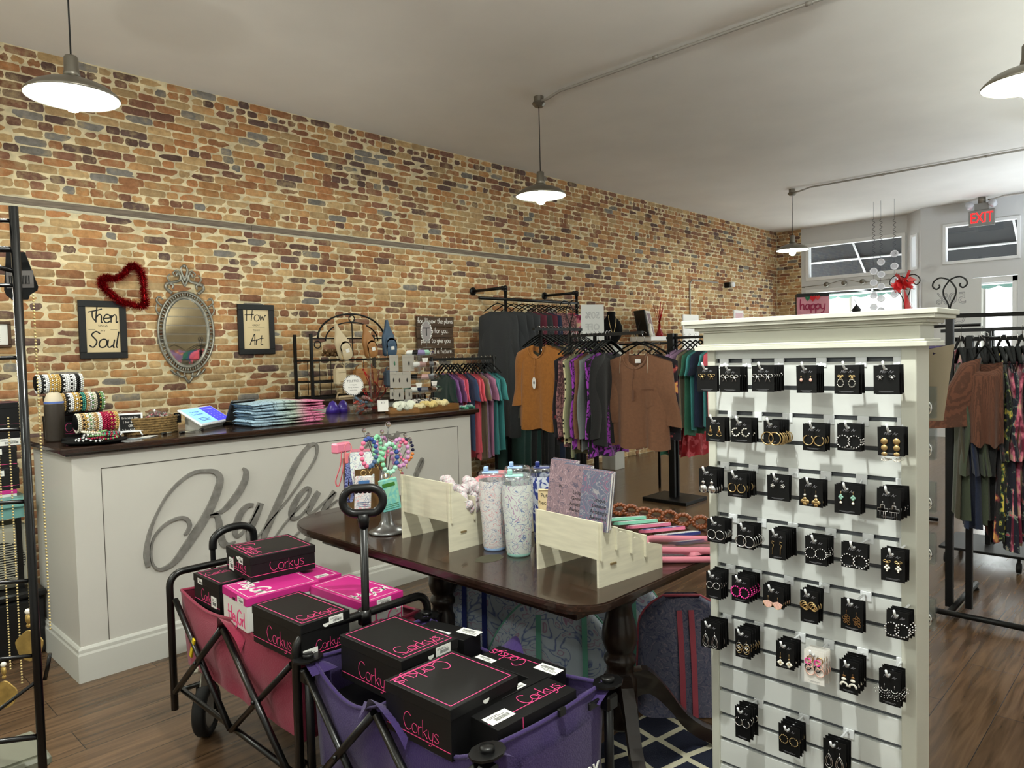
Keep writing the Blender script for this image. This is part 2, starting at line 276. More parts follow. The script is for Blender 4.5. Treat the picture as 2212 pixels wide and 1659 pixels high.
def brick_wall(name,M,length,lo=0.0):
    R=random.Random(3); vs=[]; fs=[]; cols=[]; ch=.059; z=0.004; row=0; M3=M
    while z<HC-.02:
        hdr=(row%7==3); x=lo-R.random()*.19
        skip=(name=='wall_left' and 2.53<z+ch/2<2.60)
        while x<length:
            L=.092 if hdr else .19*(1+R.uniform(-.05,.05))
            if R.random()<.08 and not hdr: L=.095
            h=ch-.0095+R.uniform(-.005,.003); g=.006+R.uniform(0,.004); x0,x1=max(x,lo)+g/2,min(x+L,length)-g/2
            if x1-x0>.03 and not (skip and x1<7.7):
                k=noise.noise(Vector((x*.55,z*.9,row*.01)))+.6*noise.noise(Vector((x*1.7,z*2.5,9)))
                pd=.07+max(0,k)*.55+(.10 if z>2.6 else 0)
                c=R.choice(DARK) if R.random()<pd else R.choice(TONES); f=R.uniform(.82,1.12); c=(c[0]*f,c[1]*f,c[2]*f,1)
                dep=R.uniform(.002,.007); tl=R.uniform(-.002,.002); nx,nz=5,3; base=len(vs); zz=z+R.uniform(-.002,.002)
                for j in range(nz):
                    for i in range(nx):
                        u,v=i/(nx-1),j/(nz-1); px=x0+(x1-x0)*u; pz=zz+h*v; e=(i in(0,nx-1))+(j in(0,nz-1))
                        if e==2: px+=(.006 if i==0 else -.006); pz+=(.004 if j==0 else -.004)
                        elif e==1: px+=R.uniform(-.001,.001); pz+=R.uniform(-.0022,.0022)
                        vs.append(M3@Vector((px,-(dep+tl*(u-.5)*2-(.003 if e else 0)+R.uniform(-.0012,.0012)),pz)))
                per=[j*nx+i for i,j in [(i,0) for i in range(nx)]+[(nx-1,j) for j in range(1,nz)]+[(i,nz-1) for i in range(nx-2,-1,-1)]+[(0,j) for j in range(nz-2,0,-1)]]
                b2=len(vs); cx,cz=(x0+x1)/2,zz+h/2; inv=M3.inverted()
                for p in per:
                    q=inv@vs[base+p]; vs.append(M3@Vector((q.x+(.005 if q.x>cx else -.005),.002,q.z+(.0045 if q.z>cz else -.0045))))
                for j in range(nz-1):
                    for i in range(nx-1): a=base+j*nx+i; fs.append((a,a+1,a+nx+1,a+nx))
                m=len(per)
                for i in range(m): fs.append((b2+i,b2+(i+1)%m,base+per[(i+1)%m],base+per[i]))
                cols+=[c]*(nx*nz+m)
            x+=L
        z+=ch; row+=1
    nb=len(fs); base=len(vs)
    NX=max(2,int(length/.25)); NZ=14            # mortar bed
    for j in range(NZ+1):
        for i in range(NX+1): vs.append(M3@Vector((lo+(length-lo)*i/NX,0,HC*j/NZ)))
    for j in range(NZ):
        for i in range(NX): a=base+j*(NX+1)+i; fs.append((a,a+1,a+NX+2,a+NX+1))
    cols+=[(1,1,1,1)]*((NX+1)*(NZ+1))
    me=bpy.data.meshes.new(name); me.from_pydata([tuple(v) for v in vs],[],fs); me.materials.append(m_brick); me.materials.append(m_mortar)
    me.polygons.foreach_set('material_index',[0]*nb+[1]*(len(fs)-nb)); me.polygons.foreach_set('use_smooth',[True]*nb+[False]*(len(fs)-nb))
    at_=me.color_attributes.new('tone','FLOAT_COLOR','POINT'); at_.data.foreach_set('color',[k for c in cols for k in c]); me.update()
    o=bpy.data.objects.new(name,me); COL.objects.link(o); o['kind']='structure'; return o
brick_wall('wall_left',T(0,WY,0),FX,-.6)
b=MB(); b.box((BX,WY+.012,0),(FX+.2,WY+.12,HC)); b.box((BX,WY-.004,0),(-.6,WY+.012,HC)); struct(b,'wall_left_backing',m_mortar)
brick_wall('wall_front_brick',T(FX,WY,0,rz=-PI/2),WY-5.30)
# wood lath let into the brick and the drips of plaster around it
b=MB(); R=random.Random(5); x=-.6; zc=2.565
while x<7.5:
    L=R.uniform(1.2,2.0); b.box((x,WY-.016,zc-.022),(min(7.5,x+L-.01),WY,zc+.022),0,.003); x+=L
struct(b,'trim_1',mat('grey_lath',(.47,.42,.37),.85,nz=(9,.3),bump=.5,stretch=(1,8,8)))
b=MB()
for s,wv in ((-1,.011),(1,.006)):
    n=320; top=[]; 
    vs=[];fs=[]
    for i in range(n+1):
        X=-.6+8.1*i/n; k=.5+.9*noise.noise(Vector((X*6,s*3,0)))+.5*noise.noise(Vector((X*23,s,4))); w=max(.003,wv*(1+k))
        z0=zc+s*.0225; z1=zc+s*(.0225+w); vs+=[(X,WY-.010,z0),(X,WY-.012,(z0+z1)/2),(X,WY-.001,z1)]
        if i: a=(i-1)*3; fs+=[[a,a+3,a+4,a+1],[a+1,a+4,a+5,a+2]]
    b.add(vs,fs,True)
struct(b,'trim_2',mat('plaster_drips',(.80,.77,.68),.9,bump=.8,bscale=80))
# ---------------------------------------------------------------- shop front
glass=bpy.data.materials.new('window_glass'); glass.use_nodes=True
def clear(m,rough=.02,k=.06,tint=(1,1,1,1)):
    nt=m.node_tree; N=nt.nodes; L=nt.links; [N.remove(n) for n in list(N) if n.type=='BSDF_PRINCIPLED']; o=[n for n in N if n.type=='OUTPUT_MATERIAL'][0]
    t=N.new('ShaderNodeBsdfTransparent'); t.inputs[0].default_value=tint; g=N.new('ShaderNodeBsdfGlossy'); g.inputs['Roughness'].default_value=rough
    fr=N.new('ShaderNodeLayerWeight'); fr.inputs[0].default_value=.35; mr=N.new('ShaderNodeMapRange'); mr.inputs[3].default_value=k; mr.inputs[4].default_value=.8; L.new(fr.outputs['Facing'],mr.inputs[0])
    pw=N.new('ShaderNodeMath'); pw.operation='POWER'; L.new(fr.outputs['Facing'],pw.inputs[0]); pw.inputs[1].default_value=3; L.new(pw.outputs[0],mr.inputs[0])
    x=N.new('ShaderNodeMixShader'); L.new(mr.outputs[0],x.inputs[0]); L.new(t.outputs[0],x.inputs[1]); L.new(g.outputs[0],x.inputs[2]); L.new(x.outputs[0],o.inputs['Surface']); return m
clear(glass)
m_poly=bpy.data.materials.new('clear_plastic'); m_poly.use_nodes=True; clear(m_poly,.12,.16,(.93,.95,.96,1))
m_acry=bpy.data.materials.new('clear_acrylic'); m_acry.use_nodes=True; clear(m_acry,.05,.13,(.9,.93,.93,1))
def wall_with_holes(b,M,y0,y1,z0,z1,holes,t=.12):
    "local: width along x, height along z, thickness towards +y"
    b.M=M; xs=sorted({y0,y1}|{h[0] for h in holes}|{h[1] for h in holes}); zs=sorted({z0,z1}|{h[2] for h in holes}|{h[3] for h in holes})
    for a,c in zip(xs,xs[1:]):
        for d,e in zip(zs,zs[1:]):
            m,n=(a+c)/2,(d+e)/2
            if not any(h[0]<m<h[1] and h[2]<n<h[3] for h in holes): b.box((a,0,d),(c,t,e))
def window(name,M,x0,x1,z0,z1,fw=.05,mull=(),rail=()):
    b=MB(); b.M=M
    for a,c,d,e in ((x0-fw,x0+.01,z0-fw,z1+fw),(x1-.01,x1+fw,z0-fw,z1+fw),(x0,x1,z1-.01,z1+fw),(x0,x1,z0-fw,z0+.01)): b.box((a,-.022,d),(c,.10,e),0,.004)
    for m in mull: b.box((m-.02,.03,z0),(m+.02,.07,z1))
    for r in rail: b.box((x0,.03,r-.02),(x1,.07,r+.02))
    o=b.build(name,m_trim,kind='structure'); g=MB(); g.M=M; g.box((x0,.05,z0),(x1,.056,z1)); g.build('window_pane',glass,o); return o
MF=T(FX,WY,0,rz=-PI/2)      # local x runs from the brick wall towards the right
f=lambda y: WY-y
h1=(f(5.17),f(3.62),2.70,3.26); h2=(f(5.17),f(3.62),.55,2.44)
b=MB(); wall_with_holes(b,MF,f(5.30),f(3.55),0,HC,[h1,h2]); struct(b,'wall_front',plaster)
window('window_1',MF,*h1); window('window_2',MF,*h2)
DX=12.80; A=Vector((FX,3.55,0)); B=Vector((DX,3.25,0)); dl=(B-A).length; MA=frame(A,B-A,(0,0,1)); MA=Matrix.Translation(A)@Matrix.Rotation(math.atan2(B.y-A.y,B.x-A.x),4,'Z')
b=MB(); wall_with_holes(b,MA,0,dl,0,HC,[(.2,.38,2.70,3.2),(.2,.38,.55,2.44)]); struct(b,'wall_bay',plaster)
window('window_3',MA,.2,.38,2.70,3.2,.035); window('window_4',MA,.2,.38,.55,2.44,.035)
MD=T(DX,3.25,0,rz=-PI/2); g=lambda px,py: 3.25-at(px,py,x=DX).y
u0,u1=g(2042,500),g(2199,500); zt,zb=at(2042,490,x=DX).z,at(2042,567,x=DX).z
d0=g(2100,600); dz=at(2100,600,x=DX).z
b=MB(); wall_with_holes(b,MD,0,3.25-RY,0,HC,[(u0,u1,zb,zt),(d0,u1,.0,dz),(u1+.9,u1+3.4-.8,.55,dz),(u1+.9,u1+3.4-.8,zb,zt)]); struct(b,'wall_front_right',plaster)
window('window_5',MD,u0,u1,zb,zt,.035); window('window_6',MD,u1+.9,u1+2.6,.55,dz,.05); window('window_7',MD,u1+.9,u1+2.6,zb,zt,.05)
b=MB(); b.M=MD
for a,c,d,e in ((d0,d0+.07,.02,dz-.01),(u1-.07,u1,.02,dz-.01),(d0,u1,dz-.09,dz-.01),(d0,u1,.02,.2)): b.box((a,.02,d),(c,.07,e),0,.004)
dr=b.build('door_1',m_trim,kind='structure'); b=MB(); b.M=MD; b.box((d0+.06,.04,.2),(u1-.06,.046,dz-.09)); b.build('door_pane',glass,dr)
b=MB(); b.M=MD; b.tube([(d0+.04,.02,.95),(d0+.04,-.04,.95),(d0+.04,-.04,1.2),(d0+.04,.02,1.2)],.009); b.build('door_handle',mat('steel',(.6,.6,.6),.3,1),dr)
b=MB(); b.M=MD; b.box((0,-.015,0),(d0-.04,0,.14)); b.box((u1+.06,-.015,0),(3.25-RY,0,.14)); struct(b,'baseboard_front',m_trim)
# outside: pavement, street, the building across, awning
b=MB(); b.box((FX-.3,-12,-.2),(FX+30,18,-.08)); struct(b,'pavement',mat('concrete',(.78,.78,.76),.9,nz=(3,.08)))
b=MB(); 
for k in range(7):
    b.box((FX+16,-12+k*4.4,0),(FX+20,-7.8+k*4.4,6+(k%3)*.8)); b.box((FX+15.9,-11.3+k*4.4,.4),(FX+16,-8.6+k*4.4,2.6),1)
struct(b,'far_buildings',[mat('stucco',(.86,.85,.82),.9,nz=(2,.1)),mat('far_glass',(.35,.42,.45),.2)])
m_awn=mat('awning_canvas',(.11,.12,.135),.85,nz=(12,.15)); aw=thing('awning','dark canvas shop awning on white tubes outside the front windows','awning',(FX,3.2,2.4))
Z0,Z1,AX=3.55,2.50,1.55
b=MB(); b.add([(.15,-4.5,Z0-2.4),(.15,2.6,Z0-2.4),(AX,2.6,Z1-2.4),(AX,-4.5,Z1-2.4),(.15,-4.5,Z0-2.39),(.15,2.6,Z0-2.39),(AX,2.6,Z1-2.39),(AX,-4.5,Z1-2.39)],[[0,1,2,3],[7,6,5,4],[0,3,7,4],[1,5,6,2],[0,4,5,1],[3,2,6,7]]); b.build('awning_canvas',m_awn,aw)
b=MB(); n=96; vs=[]; fs=[]
for i in range(n+1):
    y=-4.5+7.1*i/n; s=.045*abs(math.sin(i/n*PI*24)); vs+=[(AX,y,Z1-2.4),(AX,y,Z1-2.47-s)]
    if i: a=(i-1)*2; fs.append([a,a+1,a+3,a+2])
b.add(vs,fs); b.build('scalloped_valance',mat('valance_canvas',(.38,.52,.48),.8,trans=0),aw)
b=MB()
for y in (-3.2,-2.2,-1.05,.1,1.35,2.5): b.tube([(.15,y,Z0-2.43),(AX-.02,y,Z1-2.43)],.018); b.tube([(.15,y,Z1-2.43),(AX-.02,y,Z1-2.43)],.018)
for k in (.0,.45,.75,1): b.tube([(.15+(AX-.17)*k,-4.5,Z0-2.43+(Z1-Z0)*k),(.15+(AX-.17)*k,2.6,Z0-2.43+(Z1-Z0)*k)],.018)
b.tube([(.15,-4.5,Z1-2.43),(.15,2.6,Z1-2.43)],.018); b.build('awning_frame',m_trim,aw)
# ---------------------------------------------------------------- pendant lamps
m_nickel=mat('brushed_nickel',(.52,.50,.46),.38,.85); m_shin=mat('shade_enamel',(.93,.95,.95),.35)
m_bulb=mat('lamp_bulb',(1,1,1),.4,emit=(.975,1,.95),es=BULB); m_cord=mat('black_cord',(.05,.05,.05),.6)
def pendant(x,y,label,rim=2.78,canopy=True,group='dome pendant lamps along the ceiling conduits'):
    t=thing('pendant_lamp',label,'lamp',(x,y,rim),group=group)
    b=MB(); pr=[(.212,-.002),(.212,.004),(.196,.022),(.168,.045),(.13,.063),(.085,.076),(.05,.086),(.036,.1)]
    b.lathe(pr,40,mi=0); b.lathe([(r-.003,z-.003) for r,z in pr],40,mi=1); b.lathe([(.212,.004),(.2125,-.003),(.209,-.005),(.208,0)],40,mi=0); b.build('lamp_shade',[m_nickel,m_shin],t)
    b=MB(); b.lathe([(0,.2),(.026,.2),(.032,.19),(.033,.13),(.036,.12),(.04,.098),(0,.095)],20); b.build('socket_cap',m_nickel,t)
    b=MB(); b.lathe([(.014,.085),(.018,.05),(.036,.01),(.042,-.025),(.038,-.05),(.022,-.068),(0,-.074)],16); b.build('lamp_bulb',m_bulb,t)
    b=MB(); b.tube([(0,0,.19),(0,0,HC-rim-.05)],.004,6); b.build('cord',m_cord,t)
    if canopy:
        b=MB(); b.lathe([(0,HC-rim-.085),(.035,HC-rim-.085),(.058,HC-rim-.06),(.05,HC-rim-.045),(.042,HC-rim-.04),(.042,HC-rim),(0,HC-rim)],12,smooth=False); b.build('ceiling_canopy',m_nickel,t)
    return t
pendant(1.13,4.05,'large grey dome pendant lamp nearest the framed scripture prints, top left')
pendant(4.60,4.03,'grey dome pendant lamp hanging in the middle of the ceiling')
pendant(9.79,4.05,'smallest grey dome pendant lamp, in front of the white shop windows')
pendant(4.56,.66,'grey dome pendant lamp cut off by the right edge of the photo')
for x,y in ((-1.6,4.0),(-1.6,.7),(9.7,.66)): pendant(x,y,'grey dome pendant lamp outside the picture')
m_cond=mat('painted_conduit',(.62,.60,.57),.45,.2)
def conduit(x,y0,y1,lab):
    b=MB(); b.tube([(x,y0,HC-.05),(x,y0-.06,HC-.05),(x,y0-.2,HC-.022),(x,y1,HC-.022)],.0115,8)
    n=int((y0-y1)/1.1)
    for k in range(1,n+1): yy=y0-k*1.1; b.tube([(x,yy-.02,HC-.022),(x,yy+.02,HC-.022)],.0155,8)
    b.build('ceiling_conduit',m_cond,label=lab,cat='conduit')
conduit(1.13,4.0,RY,'thin metal conduit on the ceiling nearest the back of the shop'); conduit(4.58,3.98,RY,'long metal conduit running right from the middle pendant lamp')
conduit(9.76,4.0,RY,'metal conduit on the ceiling running right from the far small pendant lamp'); conduit(12.55,2.3,RY,'short metal conduit behind the exit sign')
# exit sign
p=at(2121,468,x=12.55); t=thing('exit_sign','grey ceiling exit sign with red letters and two emergency lamp heads','exit sign',(12.55,p.y,3.2))
b=MB(); b.box((-.02,-.165,-.02),(.02,.165,.215),0,.006); b.box((-.025,-.09,.215),(.025,.09,.31)); b.build('sign_housing',mat('sign_grey',(.50,.49,.47),.5),t)
b=MB(); b.M=frame((-.0215,0,.03),(0,-1,0),(0,0,1)); b.text('EXIT',.215,0,0,0,0,.001,sx=.66); b.build('exit_letters',mat('exit_red',(1,.1,.1),.5,emit=(1,.05,.07),es=3.2),t)
b=MB(); b.lathe([(.0,.31),(.05,.31),(.05,.4),(0,.4)],10); b.build('ceiling_canopy',m_nickel,t)
for s in (1,-1):
    b=MB(); b.M=T(-.05,s*.15,.28,rz=s*.3,ry=-1.0); b.lathe([(.02,-.05),(.045,-.03),(.055,.03),(.05,.045),(0,.045)],16); b.build('lamp_head',mat('lamp_head_grey',(.75,.76,.78),.25),t)
# ================================================================ COUNTER
m_cnt=mat('counter_paint',(.80,.79,.76),.45,nz=(2,.03)); m_dark=mat('dark_stained_wood',(.17,.105,.075),.22,nz=(9,.5),stretch=(1.5,9,9),coat=.3)
m_groove=mat('panel_seam',(.33,.31,.28),.8)
CX0,CX1,CY0,CY1,CZ=.955,3.42,3.70,4.36,1.045
t=thing('sales_counter','long off-white checkout counter with silver script lettering','counter',(CX0,CY0,0))
def off(b,x,y,z=0): b.M=Matrix.Translation((-x,-y,-z)); return b
b=off(MB(),CX0,CY0); b.box((CX0,CY0,0),(CX1,CY1,CZ),0); 
b.box((CX0+.12,CY0-.0015,CZ-.075),(CX1-.12,CY0,CZ-.071),1)
for x in (CX0+.12,CX1-.12): b.box((x-.0015,CY0-.0012,.16),(x+.0015,CY0,CZ-.073),1)
b.build('counter_body',[m_cnt,m_groove],t)
b=off(MB(),CX0,CY0)
prof=[(0,0),(.016,0),(.016,.125),(.012,.135),(.012,.15),(.006,.16),(0,.162)]
def skirting(b,pts):
    for (x0,y0),(x1,y1) in zip(pts,pts[1:]):
        n=Vector((y1-y0,-(x1-x0),0)).normalized(); vs=[]
        for k,(x,y) in enumerate(((x0,y0),(x1,y1))):
            d=Vector((x1-x0,y1-y0,0)).normalized()*(.0 if k else 0)
            for o,z in prof:
                e=d+n*o; ex=Vector((x1-x0,y1-y0,0)).normalized()*(o if k else -o)*(1 if (k and (x1,y1)!=pts[-1]) or (not k and (x0,y0)!=pts[0]) else 0)
                vs.append((x+e.x+ex.x,y+e.y+ex.y,z))
        m=len(prof); b.add(vs,[[i,m+i,m+i+1,i+1] for i in range(m-1)]+[list(range(m)),[m+i for i in range(m)][::-1]])
skirting(b,[(CX0,CY1),(CX0,CY0),(CX1,CY0),(CX1,CY1)]); b.build('base_moulding',m_white,t)
w=thing('worktop','dark stained wooden worktop on the white sales counter','worktop',(CX0,CY0,CZ))
b=off(MB(),CX0,CY0,CZ); o1=.055
b.box((CX0-.03,CY0-.03,CZ),(CX1+.03,CY1+.02,CZ+.012),0,.003); b.box((CX0-o1,CY0-o1,CZ+.012),(CX1+o1-.01,CY1+.04,CZ+.040),0,.006); b.build('worktop_board',m_dark,w)
TOP=CZ+.040
# back counter
b=MB(); b.box((2.65,5.02,0),(4.05,5.62,1.085),0); b.box((2.62,4.98,1.085),(4.08,5.66,1.125),1,.004)
b.build('back_counter',[m_cnt,m_dark],label='low white cabinet with dark top against the brick behind the counter',cat='cabinet')
# silver lettering
m_silver=mat('brushed_silver',(.56,.55,.53),.5,.35,nz=(30,.2))
LET=[("1.26,0.469 1.253,0.529 1.269,0.62 1.302,0.702 1.358,0.795 1.427,0.861 1.497,0.897 1.56,0.897 1.607,0.885 1.63,0.846 1.613,0.783 1.574,0.703 1.513,0.614 1.433,0.517 1.377,0.46 1.316,0.442 1.282,0.474 1.275,0.537 1.291,0.602 1.339,0.654 1.399,0.678 1.446,0.672 1.465,0.637 1.454,0.604 1.436,0.59","22 26 18 12 12 14 16 18 24 34 40 42 42 38 26 14 10 10 10 12 14 18 20 18 8"),
("1.756,0.886 1.772,0.863 1.765,0.819 1.732,0.765 1.684,0.714 1.631,0.675 1.569,0.665","10 26 34 36 32 18 8"),
("1.569,0.665 1.601,0.661 1.614,0.624 1.619,0.565 1.631,0.511 1.66,0.49 1.698,0.501","10 24 32 34 36 26 8"),
("1.805,0.678 1.774,0.68 1.734,0.646 1.705,0.585 1.7,0.541 1.722,0.53 1.77,0.572 1.811,0.632 1.837,0.673","20 24 34 34 26 14 8 10 10"),
("1.849,0.682 1.819,0.616 1.785,0.554 1.775,0.504 1.798,0.488 1.838,0.514","34 38 38 32 20 8"),
("1.838,0.514 1.906,0.585 2.009,0.675 2.117,0.793 2.191,0.886 2.203,0.953 2.172,0.969 2.122,0.934 2.049,0.841 1.977,0.711 1.906,0.585 1.862,0.501 1.864,0.448 1.9,0.448","8 8 8 10 12 18 18 24 34 38 38 34 24 8"),
("1.9,0.448 1.969,0.527 2.048,0.598 2.12,0.657 2.148,0.7 2.136,0.722 2.096,0.701 2.05,0.645 2.027,0.594 2.038,0.564 2.082,0.568 2.136,0.615","8 8 10 14 18 18 24 34 34 24 10 8"),
("2.205,0.688 2.173,0.648 2.144,0.605 2.135,0.583 2.161,0.574 2.226,0.615 2.311,0.667","30 34 30 24 12 8 10"),
("2.311,0.675 2.272,0.624 2.195,0.516 2.129,0.432 2.056,0.368 2.013,0.354 1.997,0.381 2.034,0.451 2.105,0.501 2.196,0.548 2.33,0.62","30 34 34 30 18 12 8 8 8 8 8"),
("2.50,0.86 2.555,0.927 2.618,0.964 2.702,0.968 2.745,0.945 2.775,0.955 2.788,0.985","6 10 14 16 26 34 14"),
("2.50,.86 2.52,.80 2.60,.74 2.66,.66 2.62,.56 2.52,.52 2.44,.56","8 22 34 38 34 20 10"),
("2.74,.60 2.70,.52 2.76,.46 2.84,.54 2.896,0.66 2.938,0.74 2.973,0.787 2.981,0.763 2.936,0.70 2.88,0.60 2.85,.50 2.90,.47 2.97,.53","10 24 16 8 10 12 14 16 24 28 28 18 8")]
t=thing('script_lettering','silver metal script name mounted on the front of the white counter','sign',(CX0,CY0,0))
for i,(a,c) in enumerate(LET):
    b=MB(); b.M=Matrix.Translation((-CX0,-.0175,0))@frame((0,0,0),(1,0,0),(0,0,1))
    P=smooth([tuple(map(float,q.split(',')))+(float(k)/1000,) for q,k in zip(a.split(),c.split())],6)
    b.stroke([p[:2] for p in P],[p[2] for p in P],-.0165,.012); b.build('script_stroke',m_silver,t)
# ================================================================ PEDESTAL TABLE
TT=.76
t=thing('pedestal_table','dark wooden double pedestal dining table holding gift displays','table',(2.05,2.0,0))
def rrect(x0,y0,x1,y1,rs,n=8):
    o=[]; 
    for (cx,cy,a),r in zip(((x1,y1,0),(x0,y1,PI/2),(x0,y0,PI),(x1,y0,1.5*PI)),rs):
        o+=arc((cx-r if cx==x1 else cx+r,cy-r if cy==y1 else cy+r),r,a,a+PI/2,n)
    return o
b=off(MB(),2.05,2.0)
top=rrect(1.51,1.19,2.62,2.93,(.3,.3,.11,.11),10)
def inset(out,k):
    cx,cy=2.06,2.06; return [(cx+(x-cx)*(1-k/abs(.6)),cy+(y-cy)*(1-k/.9)) for x,y in out]
b.prism(inset(top,.006),TT-.003,TT); b.prism(top,TT-.016,TT-.003); b.prism(inset(top,.010),TT-.03,TT-.016); b.build('tabletop',m_dark,t)
b=off(MB(),2.05,2.0); b.box((1.655,1.345,TT-.105),(2.47,2.76,TT-.03),0,.003); b.build('apron',m_dark,t)
m_leg=mat('leg_wood',(.13,.085,.065),.3,nz=(7,.4),coat=.2)
for py in (1.53,2.52):
    px=2.13; b=off(MB(),2.05,2.0)
    b.lathe([(.075,.655),(.075,.63),(.055,.62),(.05,.6),(.066,.585),(.07,.57),(.062,.555),(.045,.54),(.05,.50),(.063,.45),(.066,.41),(.055,.375),(.045,.36),(.058,.345),(.06,.33),(.05,.315),(.05,.29),(.062,.27),(.064,.10),(.05,.085),(0,.085)],24,(px,py,0)); b.build('pedestal_column',m_leg,t)
    for a in (-.35,PI+.35,PI-.35,.35) if py>2 else (-PI/2+.75,-PI/2-.75,PI+.1,.6):
        b=off(MB(),2.05,2.0); c=Vector((px,py,0)); d=Vector((math.cos(a),math.sin(a),0))
        P=smooth([(r,z,h) for r,z,h in ((.04,.24,.10),(.10,.255,.085),(.17,.19,.07),(.24,.10,.06),(.33,.045,.05),(.42,.03,.05),(.46,.035,.04))],3); W2=.022; vs=[]; n=Vector((-d.y,d.x,0))
        for r,z,h in P:
            for s in (1,-1): vs+=[c+d*r+n*(s*W2)+Vector((0,0,z+h/2)),c+d*r+n*(s*W2)+Vector((0,0,max(.004,z-h/2)))]
        fs=[]
        for i in range(len(P)-1): k=i*4; fs+=[[k,k+4,k+6,k+2],[k+1,k+3,k+7,k+5],[k,k+1,k+5,k+4],[k+2,k+6,k+7,k+3]]
        fs+=[[0,2,3,1],[(len(P)-1)*4+q for q in (0,1,3,2)]]; b.add(vs,fs,False); b.build('leg',m_leg,t)
# rug
def rug_mat():
    m=bpy.data.materials.new('lattice_rug'); m.use_nodes=True; nt=m.node_tree; N=nt.nodes; L=nt.links; b=N['Principled BSDF']; b.inputs['Roughness'].default_value=1
    tc=N.new('ShaderNodeTexCoord'); mp=N.new('ShaderNodeMapping'); mp.inputs['Rotation'].default_value=(0,0,.2); L.new(tc.outputs['Object'],mp.inputs[0])
    v=N.new('ShaderNodeTexVoronoi'); v.feature='DISTANCE_TO_EDGE'; v.inputs['Scale'].default_value=7; v.inputs['Randomness'].default_value=.25; L.new(mp.outputs[0],v.inputs['Vector'])
    r=N.new('ShaderNodeValToRGB'); r.color_ramp.interpolation='CONSTANT'; e=r.color_ramp.elements; e[0].color=lin((.80,.78,.68)); e[1].position=.085; e[1].color=lin((.06,.09,.18)); L.new(v.outputs['Distance'],r.inputs[0]); L.new(r.outputs[0],b.inputs['Base Color'])
    n=N.new('ShaderNodeTexNoise'); n.inputs['Scale'].default_value=250; u=N.new('ShaderNodeBump'); u.inputs['Strength'].default_value=.8; u.inputs['Distance'].default_value=.004; L.new(n.outputs['Fac'],u.inputs['Height']); L.new(u.outputs[0],b.inputs['Normal']); return m
b=MB(); b.box((-.5,-.62,0),(.52,.6,.003)); b.build('area_rug',rug_mat(),loc=(1.93,1.0,0),label='navy rug with cream lattice pattern under the pedestal table',cat='rug')
# ================================================================ SLATWALL DISPLAY
m_slat=mat('slatwall_paint',(.87,.88,.87),.45); m_gsh=mat('slat_recess',(.36,.37,.39),.45); m_disp=mat('display_paint',(.82,.82,.77),.45,nz=(3,.02))
PX=1.98; Y0,Y1=.515,1.072; ZG=[1.424-.0768*k for k in range(18)]; DT=.10
t=thing('slatwall_display','tall white freestanding slatwall display of earring cards','display stand',(PX,.79,0))
b=off(MB(),PX,.79)
for sx,sg in ((PX,1),(PX+DT,-1)):
    zs=[1.455]+ZG+[.03]; f0,f1=sx,sx+sg*.012
    prev=1.455
    for z in ZG: b.box((f0,Y0+.03,z+.0062),(f1,Y1-.02,prev)); prev=z-.0062
    b.box((f0,Y0+.03,.03),(f1,Y1-.02,prev)); b.box((f1,Y0+.03,.03),(f1+sg*.006,Y1-.02,1.455),1)
b.build('slat_panel',[m_slat,m_gsh],t)
b=off(MB(),PX,.79)
for a,c in ((Y0-.005,Y0+.03),(Y1-.02,Y1+.005)): b.box((PX-.008,a,.004),(PX+DT+.008,c,1.46),0,.002)
b.box((PX-.008,Y0,.004),(PX+DT+.008,Y1,.03)); b.build('side_frame',m_disp,t)
b=off(MB(),PX,.79)
for e,z0,z1 in ((.022,1.455,1.468),(.016,1.468,1.474),(.004,1.474,1.508),(.012,1.508,1.514),(.022,1.514,1.523),(.042,1.523,1.533),(.048,1.533,1.546)):
    b.box((PX-.01-e,Y0-.01-e*1.1,z0),(PX+DT+.01+e,Y1+.01+e*1.1,z1),0,.0015)
b.build('cornice',m_disp,t)
m_peg=mat('white_peg',(.93,.94,.95),.3); m_card=mat('black_card',(.030,.030,.034),.55,spec=.3); m_cardw=mat('white_card',(.9,.89,.87),.5); m_prt=mat('grey_print',(.50,.50,.52),.5)
m_gold=mat('gold_metal',(.83,.71,.50),.3,1); m_silv=mat('silver_metal',(.90,.90,.90),.2,1); m_pearl=mat('pearl',(.93,.91,.86),.25,coat=.5); m_pinkb=mat('hot_pink_bead',(1,.25,.66),.35); m_mint=mat('mint_stone',(.55,.72,.66),.3); m_rose=mat('blush_enamel',(.90,.72,.66),.35); m_blk=mat('black_enamel',(.03,.03,.03),.3); m_matg=mat('dark_gold',(.55,.40,.24),.4,.8)
KM=[m_gold,m_silv,m_pearl,m_pinkb,m_mint,m_rose,m_blk,m_matg]
def circ(cx,cy,R,n,z=.003,a0=0,a1=2*PI,sy=1): return [(cx+R*math.cos(a0+(a1-a0)*i/n),cy+R*sy*math.sin(a0+(a1-a0)*i/n),z) for i in range(n)]
